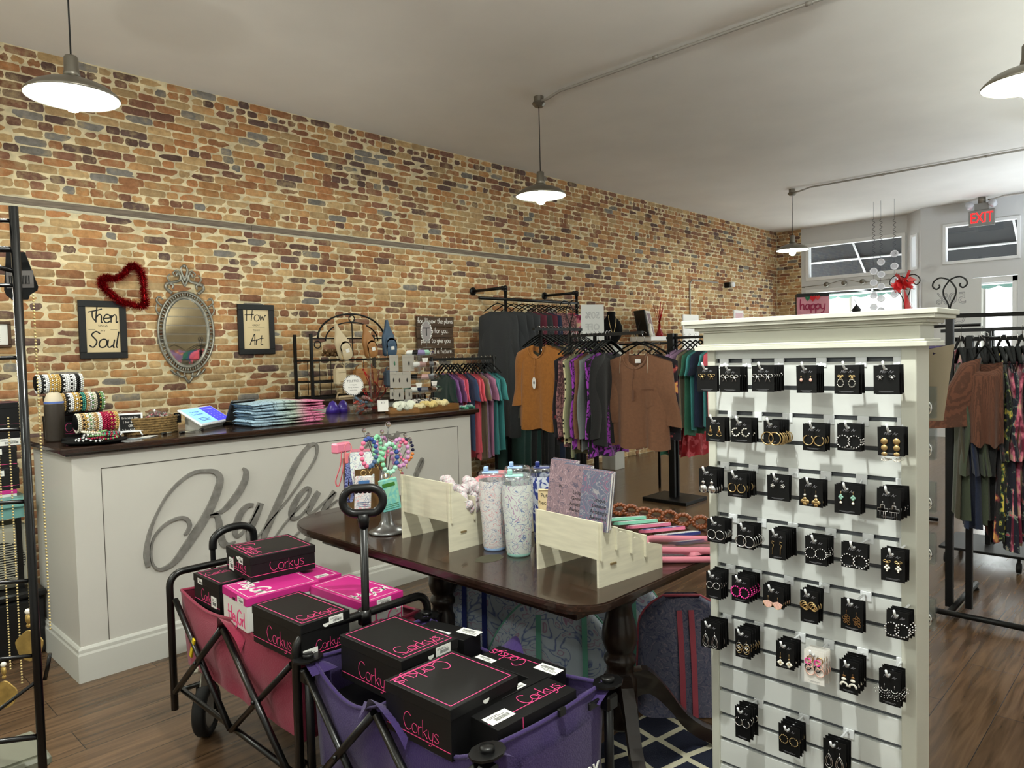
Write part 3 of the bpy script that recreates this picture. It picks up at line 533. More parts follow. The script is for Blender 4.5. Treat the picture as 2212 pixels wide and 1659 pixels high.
def earring(b,k,cx,cy,s=1,c=0,c2=2):
    X,Y=(1,0,0),(0,1,0)
    tor=lambda x,y,R,r,m=c,a0=0,a1=2*PI,sv=1,z=.003: b.torus((x,y,z),R,r,X,Y,16,5,m,a0,a1,sv)
    if k=='bow':
        for q in (1,-1): tor(cx+q*.0045*s,cy+.001,.0035*s,.0009,sv=.7); b.tube([(cx,cy,.003),(cx+q*.004*s,cy-.009*s,.003)],.001,5,c)
    elif k=='hoop': tor(cx,cy-.012*s,.012*s,.0014*s,a0=1.9,a1=1.9+5.3); b.ball((cx,cy,.003),.0012,5,c)
    elif k=='ring': tor(cx,cy-.013*s,.0125*s,.0012*s); tor(cx+.002,cy-.013*s,.0125*s,.0009,z=-.006)
    elif k=='beads': b.beads(circ(cx,cy-.011*s,.0105*s,15),.0017*s,c,5)
    elif k=='bowring': earring(b,'bow',cx,cy,.9,c); b.beads(circ(cx,cy-.0165,.0078,14,sy=1.2),.0014,c2,5)
    elif k=='chunky': b.beads(circ(cx,cy-.009,.0105,9,a0=1.4,a1=1.4+5.2),.0026,c2,6)
    elif k=='tri': b.tube([(cx,cy+.004,.003),(cx,cy-.002,.003),(cx-.006,cy-.016,.003),(cx+.006,cy-.016,.003),(cx,cy-.002,.003)],.001,5,c); b.ball((cx,cy-.011,.003),.0038,7,7,(1,1.3,.5)); b.beads(circ(cx,cy-.02,.007,8,a0=PI,a1=2*PI,sy=.5),.0014,c,5)
    elif k=='disc3':
        for j,y in enumerate((0,-.016,-.031)): b.ball((cx,cy+y,.003),.0085-.0008*j,12,c,(1,1 if j<2 else .8,.22))
        b.beads(circ(cx,cy-.045,.006,5,a0=PI,a1=2*PI,sy=.4),.002,2,5)
    elif k=='square': b.tube([(cx,cy+.006,.003),(cx,cy,.003)],.0006,4,c); b.ball((cx,cy-.005,.003),.0055,8,c,(1,1,.25)); b.lathe([(0,0),(.011,.0005),(.0115,-.0005),(0,-.001)],16,(cx,cy-.024,.003),c); tor(cx,cy-.024,.0115,.0007)
    elif k=='flower':
        for j in range(5): b.ball((cx+.004*math.cos(j*1.257),cy+.004*math.sin(j*1.257),.003),.0025,6,c,(1,1,.5))
        b.ball((cx,cy,.004),.0015,5,2)
    elif k=='quatre':
        b.tube([(cx,cy+.01,.003),(cx,cy,.003)],.0006,4,c); b.ball((cx,cy-.004,.003),.0034,7,2)
        for dx,dy in ((.006,0),(-.006,0),(0,.006),(0,-.006),(0,0)): b.ball((cx+dx,cy-.021+dy,.003),.0062,8,c,(1,1,.3))
    elif k=='stone': b.tube([(cx,cy+.012,.003),(cx,cy+.002,.003)],.0006,4,c); [b.ball((cx+dx,cy-.003+dy,.003),.0036,7,4,(1,1,.4)) for dx,dy in ((.003,0),(-.003,0),(0,.004),(0,-.004))]; b.tube([(cx,cy-.008,.003),(cx,cy-.014,.003)],.0006,4,c); b.ball((cx,cy-.017,.003),.0038,7,2)
    elif k=='cross':
        b.tube([(cx,cy+.009,.003),(cx,cy+.001,.003)],.0006,4,c); P=[(-.004,0),(.004,0),(.004,-.008),(.011,-.008),(.011,-.016),(-.011,-.016),(-.011,-.008),(-.004,-.008)]
        b.tube([(cx+x,cy+y,.003) for x,y in P],.0008,5,c,closed=True); b.box((cx-.0035,cy-.015,.002),(cx+.0035,cy-.001,.003),6); b.box((cx-.010,cy-.015,.002),(cx+.010,cy-.009,.003),6)
        for q in (-.006,.002,.006): b.tube([(cx+q,cy-.016,.003),(cx+q,cy-.032-.2*abs(q),.003)],.0006,4,c)
    elif k=='thin': b.tube([(cx+.003,cy+.004,.003),(cx-.002,cy+.006,.003),(cx-.003,cy,.003),(cx+.002,cy-.004,.003),(cx-.001,cy-.014,.003),(cx-.002,cy-.03,.003)],.0011,5,c)
    elif k=='bowflower': earring(b,'bow',cx,cy,1,c); [b.ball((cx+.004*math.cos(j*PI/2),cy-.015+.004*math.sin(j*PI/2),.003),.0035,6,2,(1,1,.5)) for j in range(4)]; b.ball((cx,cy-.023,.003),.0022,6,2)
    elif k=='fan':
        b.tube([(cx,cy+.012,.003),(cx,cy,.003)],.0006,4,c); n=10; vs=[(cx,cy,.003)]+[(cx+.0145*math.cos(PI+.25+(PI-.5)*i/n),cy+.021*math.sin(PI+.25+(PI-.5)*i/n),.003+.0008*(i%2)) for i in range(n+1)]
        b.add(vs,[[0,i+1,i+2] for i in range(n)],False,5); b.tube(vs[1:],.0006,4,c)
    elif k=='knot':
        for j in range(3): tor(cx+(j-1)*.003,cy-.010-j*.003,.009-.001*j,.0016)
    elif k=='filigree':
        b.tube([(cx,cy+.01,.003),(cx,cy,.003)],.0006,4,c)
        for j in range(7): tor(cx+.006*math.sin(j*2.4),cy-.005-.003*j,.0035,.0007)
    elif k=='tear':
        for s_ in (1,.62): b.tube([(cx,cy+.002,.003)]+[(cx+.0105*s_*math.sin(a)*(.35+.65*min(1,a/2) if a<PI else .35+.65*min(1,(2*PI-a)/2)),cy-.017+.019*s_*math.cos(a),.003) for a in [2*PI*i/18 for i in range(19)]],.0011*(1 if s_==1 else .7),5,c)
        b.tube([(cx,cy+.012,.003),(cx,cy+.002,.003)],.0006,4,c)
    elif k=='rings': [tor(cx+.003*math.sin(j*2.1),cy-.006-.005*j,.0075,.0009,m=(c if j%2 else 1)) for j in range(4)]; b.tube([(cx,cy+.008,.003),(cx,cy,.003)],.0006,4,c)
    elif k=='diamond':
        b.tube([(cx,cy+.014,.003),(cx,cy-.001,.003)],.0006,4,c); b.ball((cx,cy,.003),.0025,6,c)
        for j in range(4): b.ball((cx+.005*math.cos(j*PI/2),cy-.014+.005*math.sin(j*PI/2),.003),.005,4,2,(1,1,.3))
        b.ball((cx,cy-.014,.0045),.002,5,c)
    elif k=='arch':
        b.ball((cx,cy,.003),.005,8,7,(1,.7,.3)); b.ball((cx,cy-.008,.003),.0065,10,2,(1,.6,.3)); b.tube([(cx+.0085*math.cos(a),cy-.026+.009*math.sin(a),.003) for a in [PI*i/8 for i in range(9)]],.0028,6,2,flat=.4); b.tube([(cx,cy+.01,.003),(cx,cy,.003)],.0006,4,c)
    elif k=='multi':
        for j in range(5): tor(cx+.003*(-1)**j,cy-.008*j,.0075 if j<4 else .011,.0015,m=[0,3,5,6,5][j])
    elif k=='dropfan':
        b.tube([(cx,cy+.01,.003),(cx,cy,.003)],.0006,4,c)
        for j in range(9): a=PI+.3+(PI-.6)*j/8; b.beads([(cx+r*.9*math.cos(a),cy+r*math.sin(a),.003) for r in (.008,.014,.02,.026)],.0014,c,5)
    elif k=='heart': b.ball((cx,cy,.003),.002,6,c); b.tube([(cx,cy,.003),(cx,cy-.005,.003)],.0006,4,c); b.ball((cx,cy-.009,.003),.0042,8,5,(1,1.2,.5))
RN=['top row','second row','third row','fourth row','fifth row','sixth row','bottom row']; CN=['first','second','third','fourth','fifth','sixth']
ROWS=[
[(1506,1548,790,846,1552,'bow',1.25,0,'gold bow'),(1552,1601,792,847,1621,'bow',1.5,1,'silver rope bow'),(1623,1673,790,846,1698,'bow',1.7,1,'large silver outline bow'),(1719,1763,790,849,1787,'heart',1,0,'tiny gold heart drop'),(1802,1856,789,851,1872,'bowring',1,0,'gold bow and pearl oval'),(1887,1942,789,851,1958,'bow',.8,1,'tiny silver bow')],
[(1524,1565,902,954,1578,'tri',1,0,'gold triangle drop'),(1578,1622,905,956,1641,'chunky',1,1,'chunky pearl hoop'),(1649,1684,909,959,1712,'ring',1.35,0,'big plain gold hoop'),(1734,1782,916,974,1797,'hoop',1.05,0,'thick gold open hoop'),(1808,1860,916,974,1870,'beads',1.45,1,'silver bead circle'),(1895,1951,923,985,1967,'disc3',1,0,'gold triple disc')],
[(1510,1547,1013,1064,1567,'square',1,1,'silver square and round wire'),(1570,1613,1022,1074,1637,'hoop',1,0,'textured gold hoop'),(1657,1703,1027,1081,1712,'flower',1,1,'silver flower stud'),(1725,1778,1037,1094,1792,'quatre',1,0,'pearl and gold quatrefoil'),(1803,1858,1048,1110,1877,'stone',1,0,'green stone and pearl drop'),(1894,1946,1056,1122,1972,'cross',1,1,'silver fringed cross')],
[(1528,1565,1122,1172,1584,'ring',1.05,1,'smooth silver hoop'),(1592,1628,1134,1185,1647,'ring',1.25,1,'double silver hoop'),(1661,1696,1147,1208,1725,'thin',1,0,'slim gold bar'),(1739,1786,1160,1220,1805,'beads',1.3,1,'pale beaded hoop'),(1816,1875,1174,1228,1880,'beads',1.5,1,'large pearl hoop'),(1903,1954,1189,1256,1970,'bowflower',1,0,'gold bow with white flower')],
[(1526,1557,1236,1293,1579,'beads',.9,1,'small silver bead circle'),(1581,1619,1246,1300,1646,'beads',1.35,3,'hot pink bead hoop'),(1648,1692,1266,1312,1713,'fan',1,0,'blush shell fan'),(1729,1767,1276,1345,1785,'knot',1,0,'gold knotted hoop'),(1816,1865,1296,1362,1871,'filigree',1,7,'dark gold filigree'),(1915,1963,1321,1380,1980,'beads',1.5,1,'silver beaded loop')],
[(1514,1554,1344,1400,1576,'tear',1,1,'silver double teardrop'),(1588,1620,1361,1421,1647,'rings',1,0,'mixed gold ring cluster'),(1676,1715,1387,1444,1734,'diamond',1,0,'white enamel flower'),(1737,1780,1406,1477,1798,'multi',1,0,'multicoloured link'),(1813,1854,1428,1497,1881,'arch',1,7,'white clay arch'),(1898,1945,1449,1523,1963,'dropfan',1,1,'silver chain fan')],
[(1587,1620,1529,1597,1640,'hoop',.95,1,'small silver hoop'),(1681,1727,1568,1630,1747,'beads',1.05,0,'gold beaded hoop'),(1778,1827,1601,1670,1841,'tear',1.2,1,'silver open teardrop')]]
R=random.Random(11)
for ri,row in enumerate(ROWS):
    for ci,(l,r_,tp,bt,end,kind,sz,c,desc) in enumerate(row):
        white=(kind=='multi'); XF=PX-.105; pc=at((l+r_)/2,tp,x=XF); pb=at((l+r_)/2,bt,x=XF); wd=at(l,tp,x=XF).y-at(r_,tp,x=XF).y; ht=pc.z-pb.z
        gz=min(ZG,key=lambda z:abs(z-(pc.z+.004))); wd=max(.045,min(.062,wd)); where='%s in the %s'%(CN[ci],RN[ri])
        hk=thing('peg_hook','white peg hook holding the %s earrings, %s'%(desc,where),'hook',(PX,pc.y,pc.z),group='peg hooks on the slatwall')
        b=MB(); b.box((-.003,-.014,gz-pc.z-.02),(0,.014,gz-pc.z+.006),0,.001); b.box((0,-.012,gz-pc.z-.003),(.008,.012,gz-pc.z+.003)); b.build('hook_plate',m_peg,hk)
        b=MB(); b.tube([(-.002,0,gz-pc.z-.008),(-.012,0,-.0095),(-.118,0,-.0095),(-.128,0,.000),(-.133,0,.010)],.0028,8); b.build('hook_peg',m_peg,hk)
        n=max(2,min(7,int(round((end-r_)/6.0))+1)); dep=max(.012,min(.085,(end-r_)/430)) if n>1 else 0
        lab='%s card of %s earrings, %s'%('white' if white else 'black',desc,where)
        b=MB(); b.box((-wd/2,-ht,-.0004),(wd/2,0,.0004),0)
        b.text('Mor Ar',.0098,.0,-.0185,.0006,1,.0002,sx=1,shear=.4); b.box((-wd*.3,-ht+.0062,.0004),(wd*.28,-ht+.0068,.0006),1); b.box((-wd*.22,-ht+.0042,.0004),(wd*.2,-ht+.0047,.0006),1)
        cb=b; proto=None
        for k in range(n):
            x=XF+dep*k/max(1,n-1)+R.uniform(-.001,.001); M=frame((0,0,0),(0,-1,0),(0,0,1))
            if proto is None:
                q=MB(); q.v=[tuple(M@Vector(v)) for v in cb.v]; q.f=cb.f; q.m=cb.m; q.sm=cb.sm
                proto=q.build('earring_card',[m_cardw if white else m_card,m_prt],loc=(x,pc.y,pc.z),label=lab,cat='earring card',group='%s earring cards'%desc)
                for s in (1,-1):
                    e=MB(); e.M=M; ey={'ring':-.030,'hoop':-.030,'beads':-.028,'disc3':-.034,'square':-.034,'quatre':-.036,'cross':-.040,'thin':-.034,'fan':-.040,'filigree':-.038,'tear':-.038,'rings':-.038,'diamond':-.044,'arch':-.040,'multi':-.022,'dropfan':-.044}.get(kind,-.028)
                    earring(e,kind,s*wd*.235,ey,sz,c); e.build('earring',KM,proto)
            else: o=copy_tree(proto,(x,pc.y+R.uniform(-.0015,.0015),pc.z+R.uniform(-.002,.001)))
            (o if k else proto).rotation_euler=(R.uniform(-.03,.03)*(1 if k else .5),0,R.uniform(-.08,.08))
# ================================================================ SHOE BOXES
m_bb=mat('box_black',(.065,.063,.066),.5,spec=.35); m_bp=mat('box_pink_print',(.95,.30,.55),.5); m_pk=mat('box_magenta',(.76,.16,.50),.45); m_wt=mat('box_white',(.86,.86,.84),.55); m_st=mat('sticker_white',(.92,.92,.9),.6); m_ink=mat('ink_black',(.04,.04,.04),.6)
BMATS=[m_bb,m_bp,m_pk,m_wt,m_st,m_ink]
def sticker(b,x,y,w=.05,h=.03,z=.0004,rot=0,txt=None):
    M0=b.M.copy(); b.M=M0@T(x,y,z,rz=rot); b.box((-w/2,-h/2,0),(w/2,h/2,.0003),4); R=random.Random(int((x+y)*9999)); X=-w*.22
    while X<w*.38: q=R.uniform(.0006,.0016); b.box((X,-h*.3,.0003),(X+q,h*.02,.0005),5); X+=q+R.uniform(.0006,.0016)
    for k in range(2): b.box((-w*.4,h*(.12+.13*k),.0003),(w*(.3-.2*k),h*(.16+.13*k),.0005),5)
    if txt: b.text(txt,h*.35,-w*.1,h*.12,.0003,5,.0001)
    b.M=M0
def border(b,w,l,g=.012,lw=.0022,z=.0004,mi=1):
    for a,c in (((-w/2+g,-l/2+g),(w/2-g,-l/2+g+lw)),((-w/2+g,l/2-g-lw),(w/2-g,l/2-g)),((-w/2+g,-l/2+g),(-w/2+g+lw,l/2-g)),((w/2-g-lw,-l/2+g),(w/2-g,l/2-g))): b.box((*a,z),(*c,z+.0003),mi)
def shoebox(label,x,y,ztop,w,l,h,rz=0,kind='black',toprot=0,topoff=None,group=None,lidh=.028,tilt=(0,0),sides=(),st=(),plain=False):
    """w along local x, l along local y, top at ztop; sides: lettering on faces 'f'(-y) 'l'(-x); st: stickers"""
    t=thing('shoebox',label,'shoebox',(x,y,ztop-h),rz,group); t.rotation_euler.x,t.rotation_euler.y=tilt
    pr=1 if kind=='black' else 3; body=0 if kind=='black' else 3; lid=0 if kind=='black' else 2; tx='Corkys' if kind=='black' else 'HeyGirl'; wk=.04 if kind=='black' else .14
    faces={'f':lambda z:frame((0,-l/2-.0001,z),(1,0,0),(0,0,1)),'l':lambda z:frame((-w/2-.0001,0,z),(0,-1,0),(0,0,1)),'r':lambda z:frame((w/2+.0001,0,z),(0,1,0),(0,0,1))}
    b=MB(); b.box((-w/2+.002,-l/2+.002,0),(w/2-.002,l/2-.002,h-.004),body)
    if not plain:
        for s in sides:
            fw=w if s=='f' else l; sz=min(.048,fw*.18) if kind=='black' else .05; bm=b.M; b.M=faces[s](0); script(b,tx,sz,fw*.06,.026 if kind=='black' else .012,-.0018,wk*.8,pr if kind=='black' else 1,gap=.09 if kind=='black' else .02); 
            if kind=='black': b.box((-fw/2+.004,.018,-.0018),(fw/2-.004,.0198,-.0015),1)
            b.M=bm
        for (s,sx,sz_,sw,sh) in st:
            if s in faces and sz_<h-lidh-.005: bm=b.M; b.M=faces[s](0)@T(0,0,-.0018); sticker(b,sx,sz_,sw,sh); b.M=bm
    b.build('box_body',BMATS,t)
    b=MB(); b.box((-w/2,-l/2,h-lidh),(w/2,l/2,h),lid,.0012)
    if not plain:
        border(b,w,l,z=h+.0001,mi=pr); bm=b.M; lw,ll=(w,l) if abs(math.sin(toprot))<.5 else (l,w); s=min(.055,lw*.24) if kind=='black' else min(.07,lw*.30)
        ox,oy=topoff if topoff else (0,-ll/2+.035); b.M=T(0,0,h+.0002,rz=toprot); L=script(b,tx,s,ox,oy,0,wk,pr,gap=.09 if kind=='black' else .02,slant=0 if kind=='black' else .15)
        if kind=='black': b.box((ox-L/2,oy-s*.12,0),(ox+L/2,oy-s*.08,.0003),1)
        b.M=bm
        for (sd_,sx,sz_,sw,sh) in st:
            if sd_ in faces and sz_>=h-lidh-.005: b.M=faces[sd_](0); sticker(b,sx,sz_,sw,sh,z=.0002); b.M=bm
            if sd_=='t': b.M=T(0,0,h); sticker(b,sx,sz_,sw,sh); b.M=bm
        for s_ in ((-1,),(1,)): pass
        b.M=faces['f'](h-lidh/2-.004) if w<l else faces['l'](h-lidh/2-.004); b.prism(arc((0,.0),.011,PI,2*PI,8),.0002,.0004,4 if kind=='black' else 5); b.M=bm
    b.build('box_lid',BMATS,t); return t
GP='shoeboxes in the pink wagon'; GV='shoeboxes in the purple wagon'
shoebox('top black shoebox with pink lettering on the pink wagon pile, beside the counter lettering',1.285,2.505,.768,.245,.235,.088,-.09,toprot=-PI/2,topoff=(0,-.09),sides=('f','l'),st=(('l',.03,.062,.04,.024),('l',-.07,.03,.045,.045)),group=GP)
shoebox('magenta lidded shoebox with white script directly under the top black shoebox',1.20,2.345,.679,.262,.205,.115,-.06,'pink',toprot=-PI/2,topoff=(0,-.085),sides=('l',),st=(('l',.055,.10,.05,.022),),group=GP)
shoebox('magenta lidded shoebox beside the black telescoping wagon handle',1.375,2.085,.672,.165,.30,.11,.05,'pink',toprot=0,topoff=(0,-.10),sides=('f',),st=(('f',.0,.096,.06,.02),),group=GP)
shoebox('black shoebox with size sticker at near corner of pink wagon',1.135,2.035,.683,.172,.285,.118,.03,toprot=0,sides=('f','l'),st=(('f',.035,.104,.05,.022),('f',-.055,.022,.05,.035)),group=GP)
shoebox('black shoebox half hidden at the back left corner of the pink wagon',1.165,2.625,.665,.15,.22,.11,0,toprot=0,topoff=(0,.03),sides=('l',),st=(('l',.06,.035,.045,.04),('l',-.05,.09,.04,.02)),group=GP)
shoebox('small magenta shoebox end with white sticker behind the magenta lidded boxes',1.385,2.43,.665,.13,.28,.10,.0,'pink',toprot=0,topoff=(0,.06),st=(('t',.0,-.11,.05,.025),),group=GP)
shoebox('large black shoebox at the back corner of the purple wagon nearest the pink wagon',1.235,1.665,.655,.205,.285,.125,.02,toprot=0,sides=('f','l'),st=(('f',.045,.109,.055,.026),),group=GV)
shoebox('largest black shoebox with upside-down lid lettering in the purple wagon',1.178,1.37,.642,.235,.245,.125,.03,toprot=PI,topoff=(.03,-.10),sides=('l',),group=GV)
def sidebox(label,x,y,z0,L,H,D,rz,st,txt=True):
    "a shoebox standing on its long side: L long, H deep down, D thick"
    t=thing('shoebox',label,'shoebox',(x,y,z0),rz,GV)
    b=MB(); b.box((-L/2,-D/2,-H),(L/2,D/2-.03,0),0,.001)
    if txt:
        M0=b.M; b.M=T(L*.22,-.022,.0002); script(b,'Corkys',.045,0,-.005,0,.045,1,gap=.09); b.M=M0; b.box((-L/2+.003,-.031,.0001),(L/2-.003,-.029,.0004),1); b.box((-L/2+.08,-D/2-.0004,-H),(-L/2+.082,-D/2,0),1)
    M0=b.M; b.M=T(st[0],-.022,.0003); sticker(b,0,0,.075,.04); b.M=M0; b.build('box_body',BMATS,t)
    b=MB(); b.box((-L/2-.003,D/2-.03,-H-.002),(L/2+.003,D/2,.003),0,.001); b.M=T(st[1],D/2-.015,.0035); sticker(b,0,0,.065,.022); b.build('box_lid',BMATS,t)
sidebox('black shoebox on its side with big white sticker, purple wagon front edge',1.268,1.215,.60,.275,.15,.13,-.03,(-.095,.03))
sidebox('black shoebox on its side at the right side of the purple wagon',1.425,1.37,.597,.245,.15,.115,PI/2+.04,(-.09,.085))
sidebox('black shoebox with small sticker at the far right corner of the purple wagon',1.432,1.68,.61,.19,.15,.09,PI/2+.2,(-.07,.0),False)
R=random.Random(2)
for g,(x0,x1,y0,y1),lab in ((GP,(1.10,1.50,1.96,2.79),'black shoebox buried at the bottom of the pink wagon'),(GV,(1.10,1.48,1.17,1.86),'black shoebox buried at the bottom of the purple wagon')):
    for k in range(3):
        for j in range(2):
            yy=y0+(y1-y0)*(k+.5)/3; xx=x0+(x1-x0)*(j+.5)/2; shoebox(lab,xx,yy,.47 if g==GV else .54,.18,(y1-y0)/3-.01,.13 if g==GV else .2,0,group=g,plain=True)
# ================================================================ FOLDING WAGONS
m_tube=mat('black_steel_tube',(.035,.033,.032),.3,spec=.6); m_plast=mat('black_plastic',(.045,.045,.048),.35); m_tyre=mat('tyre_rubber',(.05,.05,.05),.7); m_hub=mat('wheel_hub_white',(.75,.75,.72),.5); m_cream=mat('cream_sleeve',(.80,.79,.72),.6)
def cloth_mat(n,c): return mat(n,c,.85,bump=.25,bscale=220,sheen=.2)
m_wp=cloth_mat('pink_canvas',(.54,.11,.23)); m_wv=cloth_mat('purple_canvas',(.20,.12,.35))
def wheel(t,x,y,rz,r=.1):
    b=MB(); b.M=T(x,y,r,rz=rz); b.lathe([(r-.03,-.022),(r-.008,-.024),(r,-.014),(r,.014),(r-.008,.024),(r-.03,.022),(r-.03,-.022)],28,axis='x'); w=b.build('wheel',m_tyre,t)
    b=MB(); b.M=T(x,y,r,rz=rz); b.lathe([(0,-.022),(r-.045,-.02),(r-.029,-.014),(r-.029,.014),(r-.045,.02),(0,.022)],20,axis='x'); b.build('wheel_hub',m_hub,w)
    b=MB(); b.M=T(x,y,0,rz=rz); b.tube([(-.034,0,r),(-.034,.01,r+.09),(0,.02,r+.13),(.034,.01,r+.09),(.034,0,r)],.007,6); b.build('wheel_fork',m_tube,w)
def wagon(name_label,x0,x1,y0,y1,zr,zb,cloth,sag,pink):
    t=thing('folding_wagon',name_label,'wagon',((x0+x1)/2,(y0+y1)/2,0)); ox,oy=(x0+x1)/2,(y0+y1)/2
    # cloth tub: outer and inner skin, rim height varies
    def rim(u):      # u 0..4 around: side0 = y0 edge (x0->x1), 1 = x1 edge, 2 = y1 edge, 3 = x0 edge
        k=int(u)%4; f=u-int(u); P=[(x0,y0),(x1,y0),(x1,y1),(x0,y1)]; a=P[k]; c=P[(k+1)%4]; x=a[0]+(c[0]-a[0])*f; y=a[1]+(c[1]-a[1])*f
        s=math.sin(PI*f); dz=0
        if k==3: dz=-sag*(abs(math.sin(2*PI*f))**.9)*.9-sag*.15*s
        if k==1: dz=-sag*.5*s
        if k in (0,2): dz=-.012*s
        return x,y,zr+dz,k,f,s
    def skin(off,zlow):
        def fn(u,v):
            x,y,z,k,f,s=rim(min(u*4,3.9999)) if u<1 else rim(0); n=[(0,-1),(1,0),(0,1),(-1,0)][k]; w=.012*math.sin(9*f*PI+k)*v*s*(1 if v<.98 else .3); b_=.02*s*math.sin(PI*min(1,v*1.2))
            zz=z+(zlow-z)*v; tp=(1-.04*v); return (ox+(x-ox)*tp+n[0]*(off+w+b_)-ox,oy+(y-oy)*tp+n[1]*(off+w+b_)-oy,zz)
        return fn
    b=MB(); b.grid(skin(0,zb),96,12,0); b.grid(skin(-.004,zb+.004),96,12,0); c=[skin(0,zb)(i/96,1) for i in range(96)]; b.add(c+[(0,0,zb)],[[i,(i+1)%96,96] for i in range(96)])
    pts=[skin(-.002,zb)(i/96,0) for i in range(96)]; b.tube(pts,.006,6,0,closed=True); b.build('canvas_tub',cloth,t)
    if pink:
        b=MB(); 
        for yy in (y0,y1):      # end hoops rising above the rim
            s=-1 if yy==y0 else 1; Y=yy+s*.028; xa,xb=x0-.03,x1+.01
            P=[(xa,Y,.12),(xa,Y,.585)]+[(xa+.05-.05*math.cos(a),Y,.60+.05*math.sin(a)) for a in [PI/2*i/6 for i in range(7)]]+[(xb-.05+.05*math.sin(a),Y,.60+.05*math.cos(a)) for a in [PI/2*i/6 for i in range(7)]]+[(xb,Y,.585),(xb,Y,.12)]
            q=MB(); q.M=T(-ox,-oy); q.tube(P,.0135,10); q.build('end_hoop',m_tube,t)
        hs=[]
        q=MB(); q.M=T(-ox,-oy); Y=y1+.06; cx=1.315; P=[(cx-.085,Y,.62),(cx-.085,Y,.70),(cx-.08,Y,.74),(cx-.05,Y,.765),(cx,Y,.775),(cx+.05,Y,.77),(cx+.085,Y,.745),(cx+.09,Y,.70),(cx+.09,Y,.62)]
        q.tube(smooth(P,4),.011,8); q.tube(smooth(P[1:-1],4),.0155,10); q.build('push_handle',m_plast,t)
        q=MB(); q.M=T(-ox,-oy); hx,hy=1.285,y0-.03
        tilt=.012; q.tube([(hx,hy,.30),(hx,hy-tilt,.96)],.0125,12); q.tube([(hx,hy,.62),(hx,hy,.665)],.021,12); pole=q.build('telescoping_pole',m_tube,t)
        q=MB(); q.M=T(-ox,-oy)@T(hx,hy-tilt,1.012)@Matrix.Rotation(-.70,4,'Z'); ring=[(.040*math.cos(a)*1.0+(.022 if math.cos(a)>0 else -.022),0,.040*math.sin(a)) for a in [2*PI*i/32 for i in range(32)]]; q.tube(ring,.0135,10,closed=True)
        q.tube([(0,0,-.04),(0,0,-.085)],[.021,.015],12)
        for i in range(4): q.ball((-.02+i*.0135,0,.031),.0085,8)
        q.build('grip_handle',m_plast,pole)
    for xx in (x0,x1):          # scissor bars on the long sides
        s=-1 if xx==x0 else 1; X=xx+s*.022; L=y1-y0; mid=(y0+y1)/2; lo,hi=.20,zr-.03
        if xx==x0 or True:
            for k,(ya,yb) in enumerate(((y0,mid),(mid,y1))):
                q=MB(); q.M=T(-ox,-oy); q.tube([(X,ya+.01,hi if k==0 else lo),(X,yb-.0,lo if k==0 else hi)],.0115,8,flat=.8); q.build('scissor_bar',m_tube,t)
                q=MB(); q.M=T(-ox,-oy); q.tube([(X+s*.014,ya+.01,lo if k==0 else hi),(X+s*.014,yb,hi if k==0 else lo)],.0115,8); q.ball((X+s*.026,(ya+yb)/2,(lo+hi)/2),.007,8); q.build('scissor_bar',m_tube,t)
        q=MB(); q.M=T(-ox,-oy); vs=smooth([(mid-.10,hi-.06,0),(mid-.05,hi+.0,0),(mid-.0,hi+.045,0),(mid+.05,hi+.0,0),(mid+.10,hi-.05,0)],4)
        fl=[(X-s*.010+s*.034*math.exp(-((y-mid)/.06)**2)*1,y,z) for y,z,_ in vs]+[(xx,y,max(z,zr-.10)) for y,z,_ in vs[::-1]]
        n=len(vs); q.add([(X+s*.002+s*.028*math.exp(-((y-mid)/.05)**2),y,z) for y,z,_ in vs]+[(xx+s*.004,y,zr-.02-.02*abs(y-mid)/.1) for y,z,_ in vs],[[i,i+1,n+i+1,n+i] for i in range(n-1)],True); q.build('canvas_flap',cloth,t)
    q=MB(); q.M=T(-ox,-oy)
    for xx in (x0-.01,x1+.01):
        q.tube([(xx,y0,.20),(xx,y1,.20)],.010,8)
    for yy in (y0,y1): q.tube([(x0-.01,yy,.20),(x1+.01,yy,.20)],.010,8)
    q.build('base_frame',m_tube,t)
    if not pink:
        for xx,yy in ((x0-.008,y0-.008),(x1+.008,y0-.008),(x1+.008,y1+.008),(x0-.008,y1+.008)):
            q=MB(); q.M=T(-ox,-oy); q.tube([(xx,yy,.14),(xx,yy,zr-.03)],.0125,10); q.box((xx-.022,yy-.018,zr-.07),(xx+.022,yy+.018,zr-.028),0,.006); po=q.build('corner_post',m_plast,t)
            q=MB(); q.M=T(-ox,-oy); q.prism([(xx-ox+ox+dx*.047,yy+dy*.036) for dx,dy in arc((0,0),1,0,2*PI,10)[:-1]],zr-.002,zr+.004); q.lathe([(.0,.015),(.015,.015),(.017,.012),(.017,.003),(0,.002)],16,(xx,yy,zr)); q.build('corner_cap',m_plast,po)
            q=MB(); q.M=T(-ox,-oy); sx=1 if xx>ox else -1; sy=1 if yy>oy else -1
            q.grid(lambda u,v:(xx+sx*(.020-.085*u),yy+sy*(.020-.075*v),zr-.001-.03*max(u,v)**2),6,6); q.build('corner_gusset',cloth,t)
    for xx,yy,rz in ((x0+.03,y0+.02,.5),(x1-.03,y0+.02,-.2),(x0+.07,y1-.02,-.75),(x1-.03,y1-.02,.3)): wheel(t,xx-ox,yy-oy,rz)
    return t
wp=wagon('pink canvas folding wagon piled with shoeboxes, black tube frame',1.075,1.53,1.935,2.82,.585,.30,m_wp,.03,True)
wv=wagon('purple canvas folding wagon full of black shoeboxes in the foreground',1.075,1.505,1.135,1.87,.585,.27,m_wv,.075,False)
